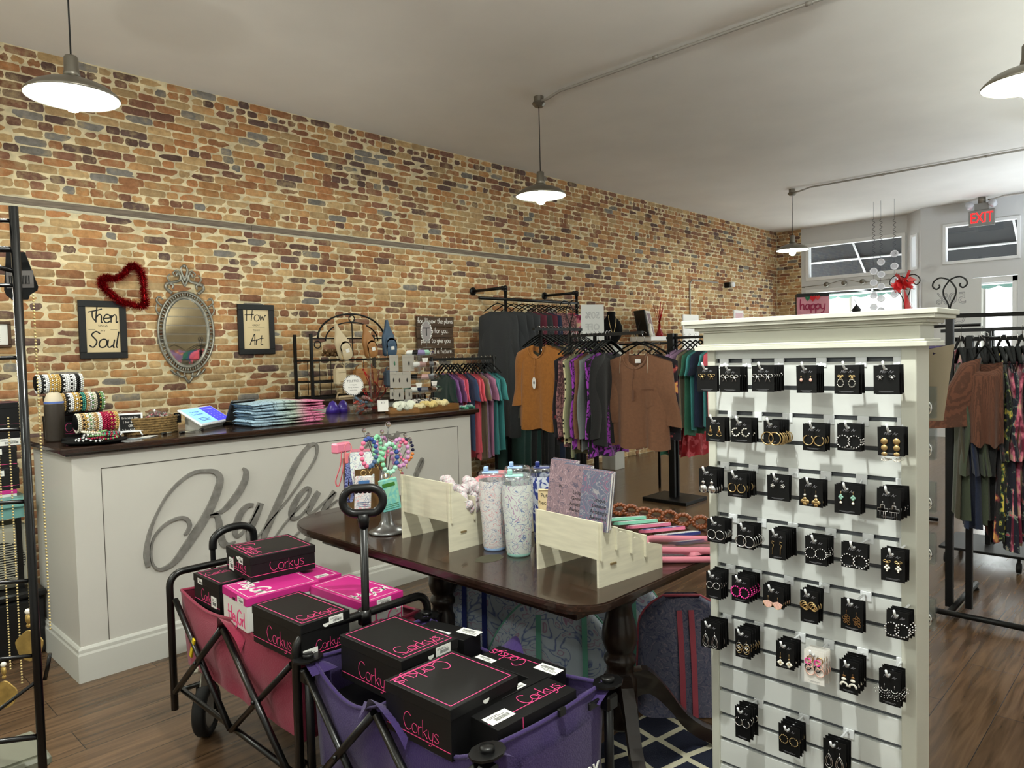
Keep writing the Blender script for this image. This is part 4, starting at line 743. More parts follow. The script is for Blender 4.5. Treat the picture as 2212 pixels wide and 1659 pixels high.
for w_,xx,yy in ((wp,1.10,2.74),):
    b=MB(); b.M=T(-w_.location.x,-w_.location.y)@T(xx,yy,.29,rz=.8,ry=.35); b.box((-.05,-.02,-.012),(.05,.02,.012),0,.006); b.box((-.03,-.022,-.06),(.045,-.018,-.01)); b.build('cream_sleeve',m_cream,w_)
b=MB(); b.M=T(-wp.location.x,-wp.location.y)@T(1.049,2.665,.41,rx=.45); b.box((-.004,-.008,-.04),(.002,.008,.04)); b.build('warning_label',mat('yellow_label',(.85,.75,.1),.5),wp)
# lettering and pocket on the near end of the purple wagon
b=MB(); b.M=T(-wv.location.x,-wv.location.y)
b.grid(lambda u,v:(1.16+.26*u,1.135-.022-.012*math.sin(PI*u),.53-.24*v),10,8); pk=b.build('end_pocket',m_wv,wv)
b=MB(); b.M=T(-wv.location.x,-wv.location.y)@frame((1.30,1.085,.405),(1,0,0),(0,0,1)); b.text('Academy',.062,.0,.0,0,0,.0012,sx=.95,shear=.12); b.text('SPORTS + OUTDOORS',.020,.01,-.026,0,0,.0012); b.build('printed_lettering',m_st,wv)
b=MB(); b.M=T(-wv.location.x,-wv.location.y); b.box((1.305,1.118,.572),(1.33,1.128,.592),0,.002); b.box((1.42,1.116,.545),(1.462,1.124,.565),0,.002); b.build('strap_clip',m_plast,wv)
# ================================================================ HANGING CLOTHES
m_vel=mat('black_velvet',(.02,.02,.022),.85,spec=.2); m_wire=mat('hook_wire',(.8,.8,.8),.25,1); m_iron=mat('black_iron',(.035,.034,.034),.45,.3)
def cl(n,c,**k): return mat(n,c,.88,bump=.2,bscale=k.pop('bs',160),sheen=.15,**k)
CM={'ochre':cl('ochre_knit',(.60,.38,.15),nz=(60,.12)),'brown':cl('brown_knit',(.43,.29,.20),nz=(60,.1)),'olive':cl('olive_knit',(.25,.23,.17)),'charcoal':cl('charcoal_jersey',(.15,.155,.165)),'black':cl('black_jersey',(.06,.06,.065)),
'tan':cl('tan_cotton',(.47,.40,.30)),'cream':cl('cream_cotton',(.72,.66,.52)),'peach':cl('peach_cotton',(.68,.46,.38)),'forest':cl('forest_green',(.08,.20,.18)),'sage':cl('sage_cotton',(.50,.51,.38)),'grey':cl('grey_cotton',(.42,.44,.43)),
'violet':cl('violet_tee',(.56,.36,.62)),'plum':cl('plum_tee',(.47,.28,.46)),'pink':cl('pink_tee',(.86,.38,.48)),'coral':cl('coral_tee',(.88,.36,.42)),'denim':cl('denim_blue_tee',(.22,.31,.45)),'khaki':cl('khaki_tee',(.52,.47,.37)),'lilac':cl('lilac_tee',(.62,.49,.62)),'mauve':cl('mauve_pink_tee',(.72,.48,.60)),'teal':cl('teal_tee',(.27,.58,.58)),
'green':cl('green_tee',(.20,.42,.33)),'maroon':cl('maroon_jersey',(.32,.08,.15)),'navy':cl('navy_jersey',(.10,.14,.24)),'moss':cl('moss_knit',(.24,.27,.20)),'rust':cl('rust_rib_knit',(.38,.23,.16),pat='wave',col2=(.30,.18,.12),pscale=60,lo=.3,hi=.7),
'leopard':cl('cream_leopard_print',(.05,.04,.04),pat='vor',col2=(.80,.75,.60),pscale=38,lo=.30,hi=.42),'purple leopard':cl('purple_leopard_print',(.10,.03,.15),pat='swirl',col2=(.58,.22,.66),pscale=22,lo=.44,hi=.52),
'dark floral':cl('dark_floral_print',(.07,.05,.08),pat='noise',col2=(.58,.20,.24),pscale=14,lo=.55,hi=.60,col3=(.85,.62,.35)),'navy floral':cl('navy_floral_print',(.10,.10,.16),pat='noise',col2=(.55,.62,.55),pscale=26,lo=.56,hi=.61,col3=(.80,.35,.40)),'pink floral':cl('pink_floral_print',(.40,.08,.18),pat='noise',col2=(.85,.45,.55),pscale=13,lo=.46,hi=.54,col3=(.85,.72,.6)),
'lilac floral':cl('lilac_floral_print',(.55,.42,.56),pat='noise',col2=(.70,.36,.30),pscale=12,lo=.52,hi=.58,col3=(.85,.60,.45)),'green floral':cl('green_floral_print',(.06,.07,.06),pat='noise',col2=(.30,.42,.25),pscale=30,lo=.52,hi=.57,col3=(.80,.72,.3)),'orange floral':cl('orange_floral_print',(.16,.25,.45),pat='noise',col2=(.85,.35,.2),pscale=12,lo=.45,hi=.52,col3=(.75,.25,.5)),
'paisley':cl('mauve_paisley_print',(.30,.18,.20),pat='swirl',col2=(.55,.38,.38),pscale=24,lo=.45,hi=.55),'red floral':cl('red_floral_print',(.62,.10,.14),pat='noise',col2=(.80,.35,.38),pscale=16,lo=.5,hi=.58),'white dotted':cl('black_white_print',(.05,.05,.05),pat='vor',col2=(.85,.85,.8),pscale=45,lo=.42,hi=.5)}
def body(b,L,sw,fl,neck=.055,th=.035,seed=0,fold=1,slit=0,nu=44,nv=18):
    R=random.Random(seed); ph=R.uniform(0,6); k1=R.choice((2.6,3.2,3.8)); k2=R.choice((5.5,6.7))
    def fn(u,v):
        a=2*PI*u; y0=math.cos(a); sx=math.sin(a); w=sw*(1+(fl-1)*v**.8)*(1 if v>.02 else .985); y=math.copysign(abs(y0)**.75,y0)*w
        t=th*(.35+.65*min(1,v*6))*(1-.55*abs(y0)**6); z=-.135-v*L-.42*max(0,abs(y)-.075)*max(0,1-v*2.2)**1.5
        if abs(y)<.085 and v<.15:
            q=(1-(y/.085)**2); z-=q*(neck if sx<0 else .012)*(1-v/.15)
        A=fold*(.002+.024*v**1.3); x=math.copysign(abs(sx)**.7,sx)*t+A*(math.sin(k1*y/sw*1.9+ph)+.45*math.sin(k2*y/sw*1.9+ph*2))
        z+=.012*v*math.sin(k1*y/sw*1.9+ph+1)*fold+ (.03*v*v*R_(seed,y,w) if slit else 0)
        return (x,y,z)
    b.grid(fn,nu,nv,closeu=True)
def R_(s,y,w): return math.sin(y/w*3+s)
def sleeve(b,side,sw,length,hy0,hy1,ang,th=.028,seed=0,fold=1,z0=-.20,nv=12):
    R=random.Random(seed+5); ph=R.uniform(0,6)
    def fn(u,v):
        a=2*PI*u; hy=hy0+(hy1-hy0)*v; cy=side*(sw-hy0*.55+ang*length*v); cz=z0+.04*(1-v)-length*v
        y=cy+hy*math.cos(a); tl=(math.cos(a)*side)*(-.32*(1-v)*hy0-.10*v*hy1)
        return (th*(1-.35*v)*math.sin(a)*(1 if v>.05 else .6)+fold*.010*math.sin(7*v+ph)+fold*.006*v*math.sin(3*math.cos(a)+ph),y,cz+tl)
    b.grid(fn,20,nv,closeu=True)
def garment(kind,m,label,loc,rz,L=.68,sw=.205,fl=1.06,seed=0,group=None,fold=1,extra=None,cat='top',hang='black',th=.03):
    """hangs from the rail at loc; rz turns the hanger plane"""
    m=CM[m]; name={'tee':'tshirt','long':'long_sleeve_top','dress':'dress','front':'knit_sweater','pants':'trousers','skirt':'skirt','tank':'sleeveless_top'}[kind]
    t=thing(name,label,{'tee':'t-shirt','dress':'dress','front':'sweater','pants':'trousers','skirt':'skirt'}.get(kind,'top'),loc,rz,group)
    b=MB()
    if kind=='pants': 
        for s in (1,-1): b.grid(lambda u,v,s=s:(.022*math.sin(2*PI*u)+.006*math.sin(9*v+s),s*.085+(.085-.02*v)*math.cos(2*PI*u),-.10-v*L),18,10,closeu=True)
    elif kind=='skirt': b.grid(lambda u,v:((.02+.05*v)*math.sin(2*PI*u)+.02*v*math.sin(14*PI*u+seed),(.15+.13*v)*math.cos(2*PI*u),-.10-v*L+.01*math.sin(14*PI*u)*v),56,10,closeu=True)
    else: body(b,L,sw,fl,seed=seed,fold=fold,th=th,neck=.085 if kind=='front' else .05)
    b.build('garment_body',m,t)
    sp={'tee':(.17,.095,.095,.42),'long':(.50,.085,.055,.10),'front':(.40,.095,.105,.15),'dress':(.42,.08,.075,.10)}.get(kind)
    if sp:
        for s in (1,-1): b=MB(); sleeve(b,s,sw,sp[0],sp[1],sp[2],sp[3],seed=seed+s,fold=.4 if kind=='tee' else 1,th=th*.85); b.build('sleeve',m,t)
    h=thing('clothes_hanger','black velvet hanger with silver hook holding the '+label.split(',')[0].split(' on the ')[0] ,'hanger',loc,rz,group='clothes hangers on the racks')
    h['label']='hanger of the '+label
    b=MB(); w=sw-.02; P=[(0,y*w,-.055-.085*abs(y)**1.25) for y in [i/8 for i in range(-8,9)]]; b.tube(P,[.008+.004*(1-abs(i/8)) for i in range(-8,9)],6,flat=.45); b.build('hanger_arms',m_vel,h)
    b=MB(); P=[(0,0,-.055),(0,0,-.02)]+[(0,.017*math.sin(a)-.0,.0+ -.003-.017*math.cos(a)+.0) for a in [0]]; P=[(0,0,-.055),(0,.0,-.03)]+[(0,.015*math.sin(a),-.012+.002-.015*math.cos(a)+.0) for a in [2*PI*i/12 for i in range(2,10)]]; b.tube([(0,0,-.06),(0,0,-.028)]+[(0,.016*math.cos(a),-.004+.016*math.sin(a)+.0) for a in [-PI/2+2*PI*i/14 for i in range(0,11)]],.0016,5); b.build('hanger_hook',m_wire,h)
    if extra: extra(t)
    return t
ORD=['first','second','third','fourth','fifth','sixth','seventh','eighth','ninth','tenth','eleventh','twelfth','thirteenth','fourteenth','fifteenth','sixteenth','seventeenth','eighteenth','nineteenth','twentieth']
NM={'tee':'t-shirt','long':'long-sleeved top','dress':'dress','tank':'top','pants':'trousers','skirt':'skirt'}
def row(start,az,items,rack,gz=None,yaw0=0,group=None):
    """items: (offset along the rail, kind, cloth, length)"""
    d=Vector((math.cos(az),math.sin(az),0)); R=random.Random(hash(rack)%97 if False else len(rack)); cnt=0
    for i,(o,k,c,L) in enumerate(items):
        p=Vector(start)+d*o; garment(k,c,'%s %s, %s on the %s'%(c,NM[k],ORD[i],rack),p,az+yaw0+R.uniform(-.07,.07),L=L,seed=i*3+len(rack),sw={'tee':.215,'dress':.20,'tank':.19}.get(k,.205),fl={'dress':1.25,'tank':1.1}.get(k,1.05),group=group or 'clothes on the '+rack,fold=.8,th=.021)
def pipe(b,pts,r=.0125): b.tube(pts,r,10)
def topper(t,x,y,z,s=1):
    b=MB()
    for q in (1,-1):
        P=[(0,0,0),(0,q*.006,.05),(0,q*.028,.10),(0,q*.030,.14),(0,q*.008,.178),(0,-q*.012,.196),(0,-q*.05,.205),(0,-q*.078,.187),(0,-q*.085,.16),(0,-q*.066,.142),(0,-q*.050,.155),(0,-q*.054,.168)]
        b.tube(smooth([(x,y+p[1]*s,z+p[2]*s) for p in P],4),.0042,6)
    b.tube([(x,y,z-.03),(x,y,z+.03)],.008,8); b.build('scroll_finial',m_iron,t)
def rackpart(t,name,pts,r=.0125,n=10,flat=None): b=MB(); b.tube(pts,r,n,flat=flat); return b.build(name,m_iron,t)
# tee rack behind the counter
SA=Vector((4.16,4.84,1.437)); AA=math.radians(-20); dA=Vector((math.cos(AA),math.sin(AA),0))
row(SA,AA,[(.0,'tee','forest',.66),(.035,'tee','violet',.66),(.075,'tee','plum',.68),(.11,'tee','pink',.68),(.14,'tee','pink',.7),(.20,'tee','denim',.68),(.245,'tee','coral',.70),(.275,'tee','coral',.76),(.31,'tee','khaki',.76),(.34,'tee','lilac',.76),(.375,'tee','mauve',.74),(.415,'tee','teal',.70),(.44,'tee','teal',.72),(.465,'tee','teal',.70)],'low rack behind the counter')
t=thing('garment_rack','low black rail of pastel t-shirts behind the right end of the counter','clothes rack',tuple(SA.xy)+(0,),AA)
b=MB(); b.box((-.12,-.012,1.437-.022),(.52,.012,1.437-.000)); b.build('hanging_rail',m_iron,t)
for x in (-.10,.50): rackpart(t,'post',[(x,0,.0),(x,0,1.45)],.014); rackpart(t,'foot_bar',[(x,-.22,.02),(x,.22,.02)],.014)
# pipe rack on the brick wall
t=thing('pipe_clothes_rack','tall black pipe clothes rack fixed to the brick wall','clothes rack',(5.4,5.25,0))
for x in (0,1.18):
    rackpart(t,'pipe_upright',[(x,0,.02),(x,0,2.15)],.0165); b=MB(); b.tube([(x,-.0,2.15),(x,.49,2.15)],.0165,10); b.ball((x,0,2.15),.026,10); b.tube([(x,0,2.11),(x,0,2.13)],.023,10); b.tube([(x,.03,2.15),(x,.05,2.15)],.023,10); b.lathe([(0,.485),(.045,.485),(.045,.495),(0,.495)],14,(x,0,2.15) if False else (x,0,2.15),axis='y'); b.build('wall_arm',m_iron,t)
    b=MB(); b.tube([(x,0,1.2),(x,0,1.26)],.023,10); b.tube([(x,0,.0),(x,0,.02)],.045,14); b.build('pipe_coupling',m_iron,t)
rackpart(t,'hanging_rail',[(-.38,0,2.03),(1.2,0,2.03)],.0165); rackpart(t,'hanging_rail',[(-.1,0,1.02),(1.2,0,1.02)],.0165)
WI=[(.0,'dress','charcoal',1.30),(.14,'dress','charcoal',1.05),(.24,'dress','charcoal',1.0),(.36,'long','charcoal',.75),(.46,'long','maroon',.7),(.54,'long','charcoal',.7),(.63,'long','maroon',.7),(.70,'long','navy',.7),(.80,'long','paisley',.72),(.87,'long','paisley',.72),(.94,'long','paisley',.72),(1.05,'long','pink floral',.78),(1.12,'long','orange floral',.78)]
row((5.28,5.25,2.03+.012),0,WI,'upper rail of the pipe rack',yaw0=.15)
row((5.42,5.25,1.02+.012),0,[(k*.095,'pants',c,.86) for k,c in enumerate(('forest','forest','black','forest','black','charcoal','black','navy','black','forest','black','black'))],'lower rail of the pipe rack',yaw0=.5)
# rack with the ochre sweater in front
SB=Vector((4.12,3.66,1.655)); 
def oval_tag(t,y=-.0,z=-.42,r=.03):
    b=MB(); b.M=frame((-.062,y,z),(0,-1,0),(0,0,1)); b.prism([(r*.72*math.cos(a),r*1.5*math.sin(a)) for a in [2*PI*i/20 for i in range(20)]],0,.001); b.prism([(.01*math.cos(a),.012*math.sin(a)+.002) for a in [2*PI*i/12 for i in range(12)]],.001,.0014,1); b.build('oval_tag',[m_cardw,m_prt],t)
    b=MB(); b.tube([(-.05,y,z+.13),(-.060,y,z+.045)],.0012,4); b.build('tag_string',mat('string',(.85,.6,.5),.7),t)
    b=MB(); b.M=frame((.012,0,-.165),(0,-1,0),(0,0,1)); b.box((-.016,-.012,0),(.016,.004,.001)); b.build('neck_label',m_cardw,t)
def placket(t,m,z1=-.36):
    b=MB(); b.tube([(-.052,0,-.22),(-.056,0,z1)],.0035,5,flat=.4); b.tube([(-.04,.085*math.cos(a),-.150-.085*math.sin(a)) for a in [PI*i/14 for i in range(15)]],.005,6); b.build('neckline_band',m,t)
    for s in (1,-1):
        pass
def ox(t): oval_tag(t); placket(t,CM['ochre'])
def bx(t):
    b=MB(); b.M=frame((.01,0,-.175),(0,-1,0),(0,0,1)); b.box((-.02,-.02,0),(.02,.006,.001)); b.build('neck_label',m_cardw,t)
    placket(t,CM['brown'],-.30); b=MB(); b.M=frame((-.054,.0,-.36),(0,-1,0),(0,0,1)); b.stroke([(.05,.0),(.15,-.005)],.004,0,.003); b.stroke([(.055,0),(.06,-.10),(.10,-.125),(.145,-.105),(.15,-.005)],.0025,0,.002); b.build('chest_pocket',CM['brown'],t)
    b=MB(); b.tube([(-.058,0,-.24),(-.062,.003,-.37)],.0012,4); b.box((-.064,-.008,-.44),(-.062,.010,-.37)); b.build('hang_tag',mat('brown_tag',(.38,.25,.18),.6),t)
    for s in (1,-1): b=MB(); b.tube([(-.045,s*.10,-.15),(-.05,s*.105,-.26)],.0018,4); b.build('hanger_loop',mat('loop_ribbon',(.75,.70,.62),.5),t)
garment('front','ochre','ochre waffle knit sweater with an oval tag',SB,-.08,L=.64,sw=.205,fl=1.12,seed=4,extra=ox,group=None,th=.045)
row(SB+Vector((.05,0,0)),0,[(.0,'long','olive',.62),(.045,'long','charcoal',.66),(.09,'long','tan',.62),(.13,'long','cream',.60),(.17,'long','peach',.62),(.21,'long','forest',.7),(.25,'long','white dotted',.62),(.29,'long','purple leopard',.62),(.33,'long','sage',.6),(.37,'long','sage',.6),(.41,'long','dark floral',.72),(.45,'long','black',.8)],'rack behind the ochre sweater',yaw0=.05)
t=thing('garment_rack','black clothes rack with the ochre sweater hanging at its front','clothes rack',(SB.x,SB.y,0))
b=MB(); b.box((-.06,-.012,SB.z-.022),(.52,.012,SB.z-.001)); 
for i in range(11): b.box((-.04+i*.048,-.004,SB.z-.001),(-.034+i*.048,.004,SB.z+.008))
b.build('hanging_rail',m_iron,t)
for x in (.02,.50): rackpart(t,'post',[(x,0,.0),(x,0,SB.z-.01)],.014); rackpart(t,'foot_bar',[(x,-.2,.02),(x,.2,.02)],.014)
# rack with the brown sweater
XC=3.99; SCt=Vector((XC,3.20,1.59))
row(SCt,-PI/2,[(-.02,'long','dark floral',.62),(.02,'long','paisley',.64),(.055,'long','leopard',.62),(.09,'long','sage',.70),(.13,'long','purple leopard',.66),(.165,'long','brown',.64),(.20,'long','grey',.66),(.24,'long','black',.66),(.275,'long','purple leopard',.7),(.30,'long','black',.62)],'rack behind the brown sweater',yaw0=PI+.08)
garment('front','brown','brown henley sweater with a chest pocket',(XC+.02,2.70,1.575),.08,L=.62,sw=.205,fl=1.12,seed=9,extra=bx,th=.045)
garment('long','dark floral','dark floral blouse peeking out behind the brown sweater',(XC+.11,2.70,1.575),.0,L=.5,sw=.21,seed=12)
t=thing('garment_rack','black clothes rack with scroll finial and the brown sweater in front','clothes rack',(XC,3.0,0))
b=MB(); b.box((-.012,-.36,1.59-.022),(.012,.26,1.59-.001)); b.build('hanging_rail',m_iron,t)
rackpart(t,'post',[(0,.25,0),(0,.25,1.60)],.0165); rackpart(t,'post',[(0,.03,0),(0,.03,1.57)],.013); rackpart(t,'foot_bar',[(-.22,.25,.02),(.22,.25,.02)],.014); rackpart(t,'foot_bar',[(-.22,.03,.02),(.22,.03,.02)],.014); topper(t,0,.25,1.62,1.02)
# far tee racks
row((6.10,3.62,1.60),-PI/2,[(.0,'tee','lilac',.72),(.05,'tee','lilac',.72),(.11,'tee','khaki',.74),(.17,'tee','green',.80),(.22,'tee','teal',.74),(.28,'tee','navy',.72),(.34,'tee','teal',.7),(.40,'tee','coral',.7)],'far rack beside the white slatwall',yaw0=PI)
row((6.55,3.95,1.2),-PI/2,[(.0,'skirt','green',.70),(.12,'skirt','red floral',.68),(.26,'skirt','red floral',.70)],'lower rail of the far rack')
t=thing('garment_rack','black two-post clothes rack on a flat base beyond the table','clothes rack',(6.10,3.70,0))
b=MB(); b.box((-.20,-.24,.0),(.20,.24,.035),0,.004); b.build('base_plate',m_iron,t)
b=MB(); b.box((-.045,-.03,.03),(-.015,.03,1.62)); b.build('post',m_iron,t); b=MB(); b.box((.025,-.03,.03),(.05,.03,1.62)); b.build('post',m_iron,t)
b=MB(); b.box((-.012,-.55,1.565),(.012,.06,1.59)); b.box((-.012,-.55,1.60),(.012,.06,1.625)) if False else None; b.build('hanging_rail',m_iron,t)
rackpart(t,'hanging_rail',[(0,0,1.53),(0,.62,1.53)],.010); rackpart(t,'hanging_rail',[(.45,.5,1.2),(.45,-.3,1.2)],.010); rackpart(t,'post',[(.45,.45,0),(.45,.45,1.2)],.014)
row((6.10,3.82,1.53),PI/2,[(.02,'long','orange floral',.55),(.10,'long','navy floral',.55),(.2,'long','maroon',.6)],'thin rail beside the far rack')
# big rack on the right
AE=math.radians(-58); SE=Vector((4.43,.955,1.60)); dE=Vector((math.cos(AE),math.sin(AE),0))
EI=[(.02,'long','moss',.80),(.042,'long','olive',.8),(.064,'long','navy',.85),(.086,'long','navy',.85),(.112,'long','moss',.8),(.138,'long','moss',.82),(.155,'long','black',.8)]+[(.185+.027*i,)+e for i,e in enumerate([('dress','dark floral',.92),('dress','green floral',.9),('dress','navy floral',.95),('dress','pink floral',.95),('dress','pink floral',.9),('dress','navy floral',.9),('dress','green floral',.92),('dress','navy floral',.86),('dress','dark floral',.88),('dress','lilac floral',.80),('dress','navy floral',.92),('dress','dark floral',.92),('dress','navy floral',.9)])]
row(SE-Vector((0,0,.11)),AE,EI,'right-hand rack',yaw0=PI-.30)
def rx(t):
    b=MB(); sleeve(b,1,.085,.30,.045,.105,.32,th=.03,seed=2,fold=.5,z0=-.17); b.build('wide_sleeve',CM['rust'],t)
garment('tank','rust','rust ribbed cardigan with wide sleeve sticking out of the right-hand rack',(4.24,at(2128,700,x=4.24).y,SE.z-.10),.25,L=.42,sw=.075,seed=3,th=.03,extra=rx)
t=thing('garment_rack','tall black clothes rack with scroll finial right of the slatwall','clothes rack',(4.43,.955,0))
ez=SE.z
b=MB(); b.M=T(0,0,0,rz=AE); b.box((0,-.012,ez-.13),(.98,.012,ez-.108)); b.build('hanging_rail',m_iron,t)
b=MB(); b.M=T(0,0,0,rz=AE); b.box((0,-.008,ez-.004),(.98,.008,ez+.018)); b.build('top_rail',m_iron,t)
b=MB(); b.box((-.022,.01,.03),(.012,.045,ez+.02)); b.build('post',m_iron,t); b=MB(); b.box((.004,-.075,.03),(.038,-.045,ez-.1)); b.build('post',m_iron,t)
topper(t,0,.03,ez+.02,.95); b=MB(); ya=at(2128,700,x=4.24).y-.955; b.tube([(-.21,ya,ez-.112),(.12,ya,ez-.112)],.006,6); b.build('face_out_arm',m_iron,t)
for pts in ([(-.14,.10,.035),(-.14,-.38,.035)],[(-.14,0,.035),(.50,0,.035)]): rackpart(t,'foot_bar',pts,.016,8)
for x,y in ((-.14,-.36),(.48,0),(-.14,.08)): b=MB(); b.lathe([(0,0),(.018,0),(.02,.008),(.012,.02),(0,.02)],12,(x,y,0)); b.build('foot_pad',m_iron,t)
t=thing('rolling_rack_base','black square rack base on casters behind the right-hand rack','clothes rack',(5.62,1.02,0))
b=MB(); b.box((-.24,-.24,.10),(.24,.24,.118),0,.004); b.build('base_plate',m_iron,t)
for x,y in ((-.2,.2),(-.2,-.2),(.2,-.2),(.2,.2)): b=MB(); b.lathe([(0,-.012),(.034,-.012),(.034,.012),(0,.012)],16,(x,y,.036),axis='y'); b.tube([(x,y,.05),(x,y,.10)],.009,8); b.build('caster',m_tyre,t)
for dx in (-.03,.05): b=MB(); b.box((dx,-.015,.118),(dx+.03,.015,1.55)); b.build('post',m_iron,t)
row((5.62,.72,1.56),PI/2,[(.02,'dress','pink floral',.85),(.12,'dress','dark floral',.85),(.22,'dress','green floral',.85),(.34,'dress','navy floral',.85),(.46,'dress','pink floral',.85)],'rolling rack behind the right-hand rack')
b=MB(); b.box((5.605,.62,1.535),(5.635,1.3,1.558)); o=b.build('hanging_rail',m_iron); o.parent=t; o.location=(-5.62,-1.02,0)
# far finial with the red tulle flower
t=thing('garment_rack','far black rack stem with scroll finial and red tulle flower','clothes rack',(6.62,1.80,0))
rackpart(t,'post',[(0,0,0),(0,0,1.74)],.0165); topper(t,0,0,1.76,1.35); rackpart(t,'foot_bar',[(-.25,0,.02),(.25,0,.02)],.016); rackpart(t,'foot_bar',[(0,-.25,.02),(0,.25,.02)],.016); rackpart(t,'hanging_rail',[(0,0,1.60),(-.05,-.55,1.60)],.012)
b=MB(); R=random.Random(4)
for k in range(46):
    a,c_=R.uniform(0,2*PI),R.uniform(-.6,1.2); r=R.uniform(.05,.12); d=Vector((math.cos(a)*math.cos(c_),math.sin(a)*math.cos(c_),math.sin(c_))); n=d.orthogonal().normalized(); m2=d.cross(n)
    b.add([(0,0,0),tuple(d*r+n*.035),tuple(d*r*1.1),tuple(d*r-n*.03+m2*.02)],[[0,1,2],[0,2,3]],True)
for k in range(5): b.add([(0,0,0),(.01*k,-.05-.02*k,-.30-.02*k),(.01*k,-.02-.02*k,-.31)],[[0,1,2]])
b.build('tulle_flower',mat('red_tulle',(.85,.10,.14),.7,alpha=.75),loc=(6.58,1.80,1.955),label='red tulle flower tied to the far scroll finial',cat='decoration')
# ================================================================ ON THE BRICK WALL
m_frm=mat('black_frame',(.05,.055,.06),.5); m_kraft=mat('kraft_print',(.84,.76,.60),.7); m_bronze=mat('bronze_frame',(.28,.20,.14),.4,.4)
def wallframe(name,label,x0,x1,z0,z1,fw,m,paper,draw,cat='framed print'):
    t=thing(name,label,cat,((x0+x1)/2,WY-.012,(z0+z1)/2)); w,h=(x1-x0)/2,(z1-z0)/2; b=MB()
    for a,c,d,e in ((-w,w,h-fw,h),(-w,w,-h,-h+fw),(-w,-w+fw,-h+fw,h-fw),(w-fw,w,-h+fw,h-fw)): b.box((a,-.022,d),(c,0,e),0,.002)
    b.build('frame',m,t); b=MB(); b.M=frame((0,-.008,0),(1,0,0),(0,0,1)); b.box((-w+fw,-h+fw,-.004),(w-fw,h-fw,0),0); draw(b); b.build('print',[paper,m_ink],t); return t
def d1(b):
    b.stroke(smooth([(-.095,.125),(-.05,.135),(-.015,.145),(-.0,.150)],4),.008,0,mi=1); b.stroke(smooth([(-.065,.132),(-.065,.09),(-.045,.06)],4),.008,0,mi=1); script(b,'hen',.115,.030,.052,0,.075,1,gap=.04,slant=.1)
    b.text('SINGS',.024,0,.02,0,1,.0003); b.text('MY',.024,0,-.018,0,1,.0003)
    for s in (1,-1): b.box((s*.05,.001,0),(s*.095,.003,.0005),1)
    script(b,'Soul',.115,.0,-.128,0,.085,1,gap=.04,slant=.2)
def d2(b):
    script(b,'How',.10,.0,.07,0,.07,1,gap=.05,slant=.1); b.text('GREAT',.022,0,.028,0,1,.0003); b.text('THOU',.022,0,-.015,0,1,.0003); b.box((-.075,.018,0),(.075,.020,.0005),1); script(b,'Art',.095,.0,-.13,0,.075,1,gap=.05,slant=.15)
wallframe('framed_print','black framed print reading Then Sings My Soul, under the red heart',1.567,1.880,1.497,1.913,.045,m_frm,m_kraft,d1)
wallframe('framed_print','black framed print reading How Great Thou Art, right of the oval mirror',2.733,3.052,1.508,1.925,.045,m_frm,m_kraft,d2)
def d3(b): b.text('Certificate',.02,0,.02,0,1,.0003); [b.box((-.07,-.005-.014*k,0),(.07,-.003-.014*k,.0005),1) for k in range(4)]
wallframe('framed_certificate','small bronze framed white certificate at the left edge',.905,1.164,1.583,1.755,.018,m_bronze,m_cardw,d3)
# oval mirror
m_ant=mat('antique_silver',(.55,.54,.50),.38,.7,nz=(40,.25)); m_mir=mat('mirror_glass',(.93,.94,.93),.02,1)
t=thing('oval_mirror','ornate silver oval wall mirror with a scrolled crest','mirror',(2.316,WY-.015,1.69)); A_,B_=.163,.262
b=MB(); b.M=frame((0,-.006,0),(1,0,0),(0,0,1)); b.prism([(A_*math.cos(a),B_*math.sin(a)) for a in [2*PI*i/48 for i in range(48)]],-.002,.002); b.build('mirror_pane',m_mir,t)
b=MB(); E2=lambda a,k:((A_+k)*math.cos(a),-.008,(B_+k)*math.sin(a)); b.tube([E2(2*PI*i/64,.008) for i in range(64)],.0135,8,closed=True); b.tube([E2(2*PI*i/64,.050) for i in range(64)],.0095,6,closed=True)
for i in range(64): b.tube([E2(2*PI*i/64,.012),E2(2*PI*i/64,.047)],.0062,5)
b.build('pierced_frame',m_ant,t); b=MB()
def scroll(P,r=.006): b.tube(smooth([(x,-.010,z) for x,z in P],4),[1.65*r*(1-.45*i/(len(P)*4-4)) for i in range(len(P)*4-3)],6)
for s in (1,-1):
    scroll([(s*.10,.30),(s*.145,.34),(s*.13,.375),(s*.09,.365),(s*.095,.335)],.008); scroll([(s*.14,.37),(s*.09,.385),(s*.04,.40),(s*.03,.44),(s*.055,.455),(s*.06,.43)],.008)
    scroll([(s*.0,.36),(s*.02,.40),(s*.05,.475),(s*.085,.455),(s*.07,.435)]); scroll([(s*.0,.40),(s*.025,.48),(s*.01,.52)],.007); scroll([(s*.11,.385),(s*.13,.42),(s*.105,.45)],.005); scroll([(s*.18,.20),(s*.215,.235),(s*.20,.27),(s*.17,.25)],.006); scroll([(s*.19,.12),(s*.222,.17),(s*.21,.23)],.005)
    scroll([(s*.09,-.305),(s*.06,-.345),(s*.03,-.34),(s*.035,-.315)],.007); scroll([(s*.03,-.35),(s*.015,-.375),(s*.0,-.40)],.007); scroll([(s*.13,-.29),(s*.10,-.325),(s*.07,-.33)],.006)
b.ball((0,-.014,.515),.014,8); b.ball((0,-.014,.365),.012,8); b.ball((0,-.014,-.385),.011,8); b.ball((0,-.014,.43),.01,8); b.build('carved_ornament',m_ant,t)
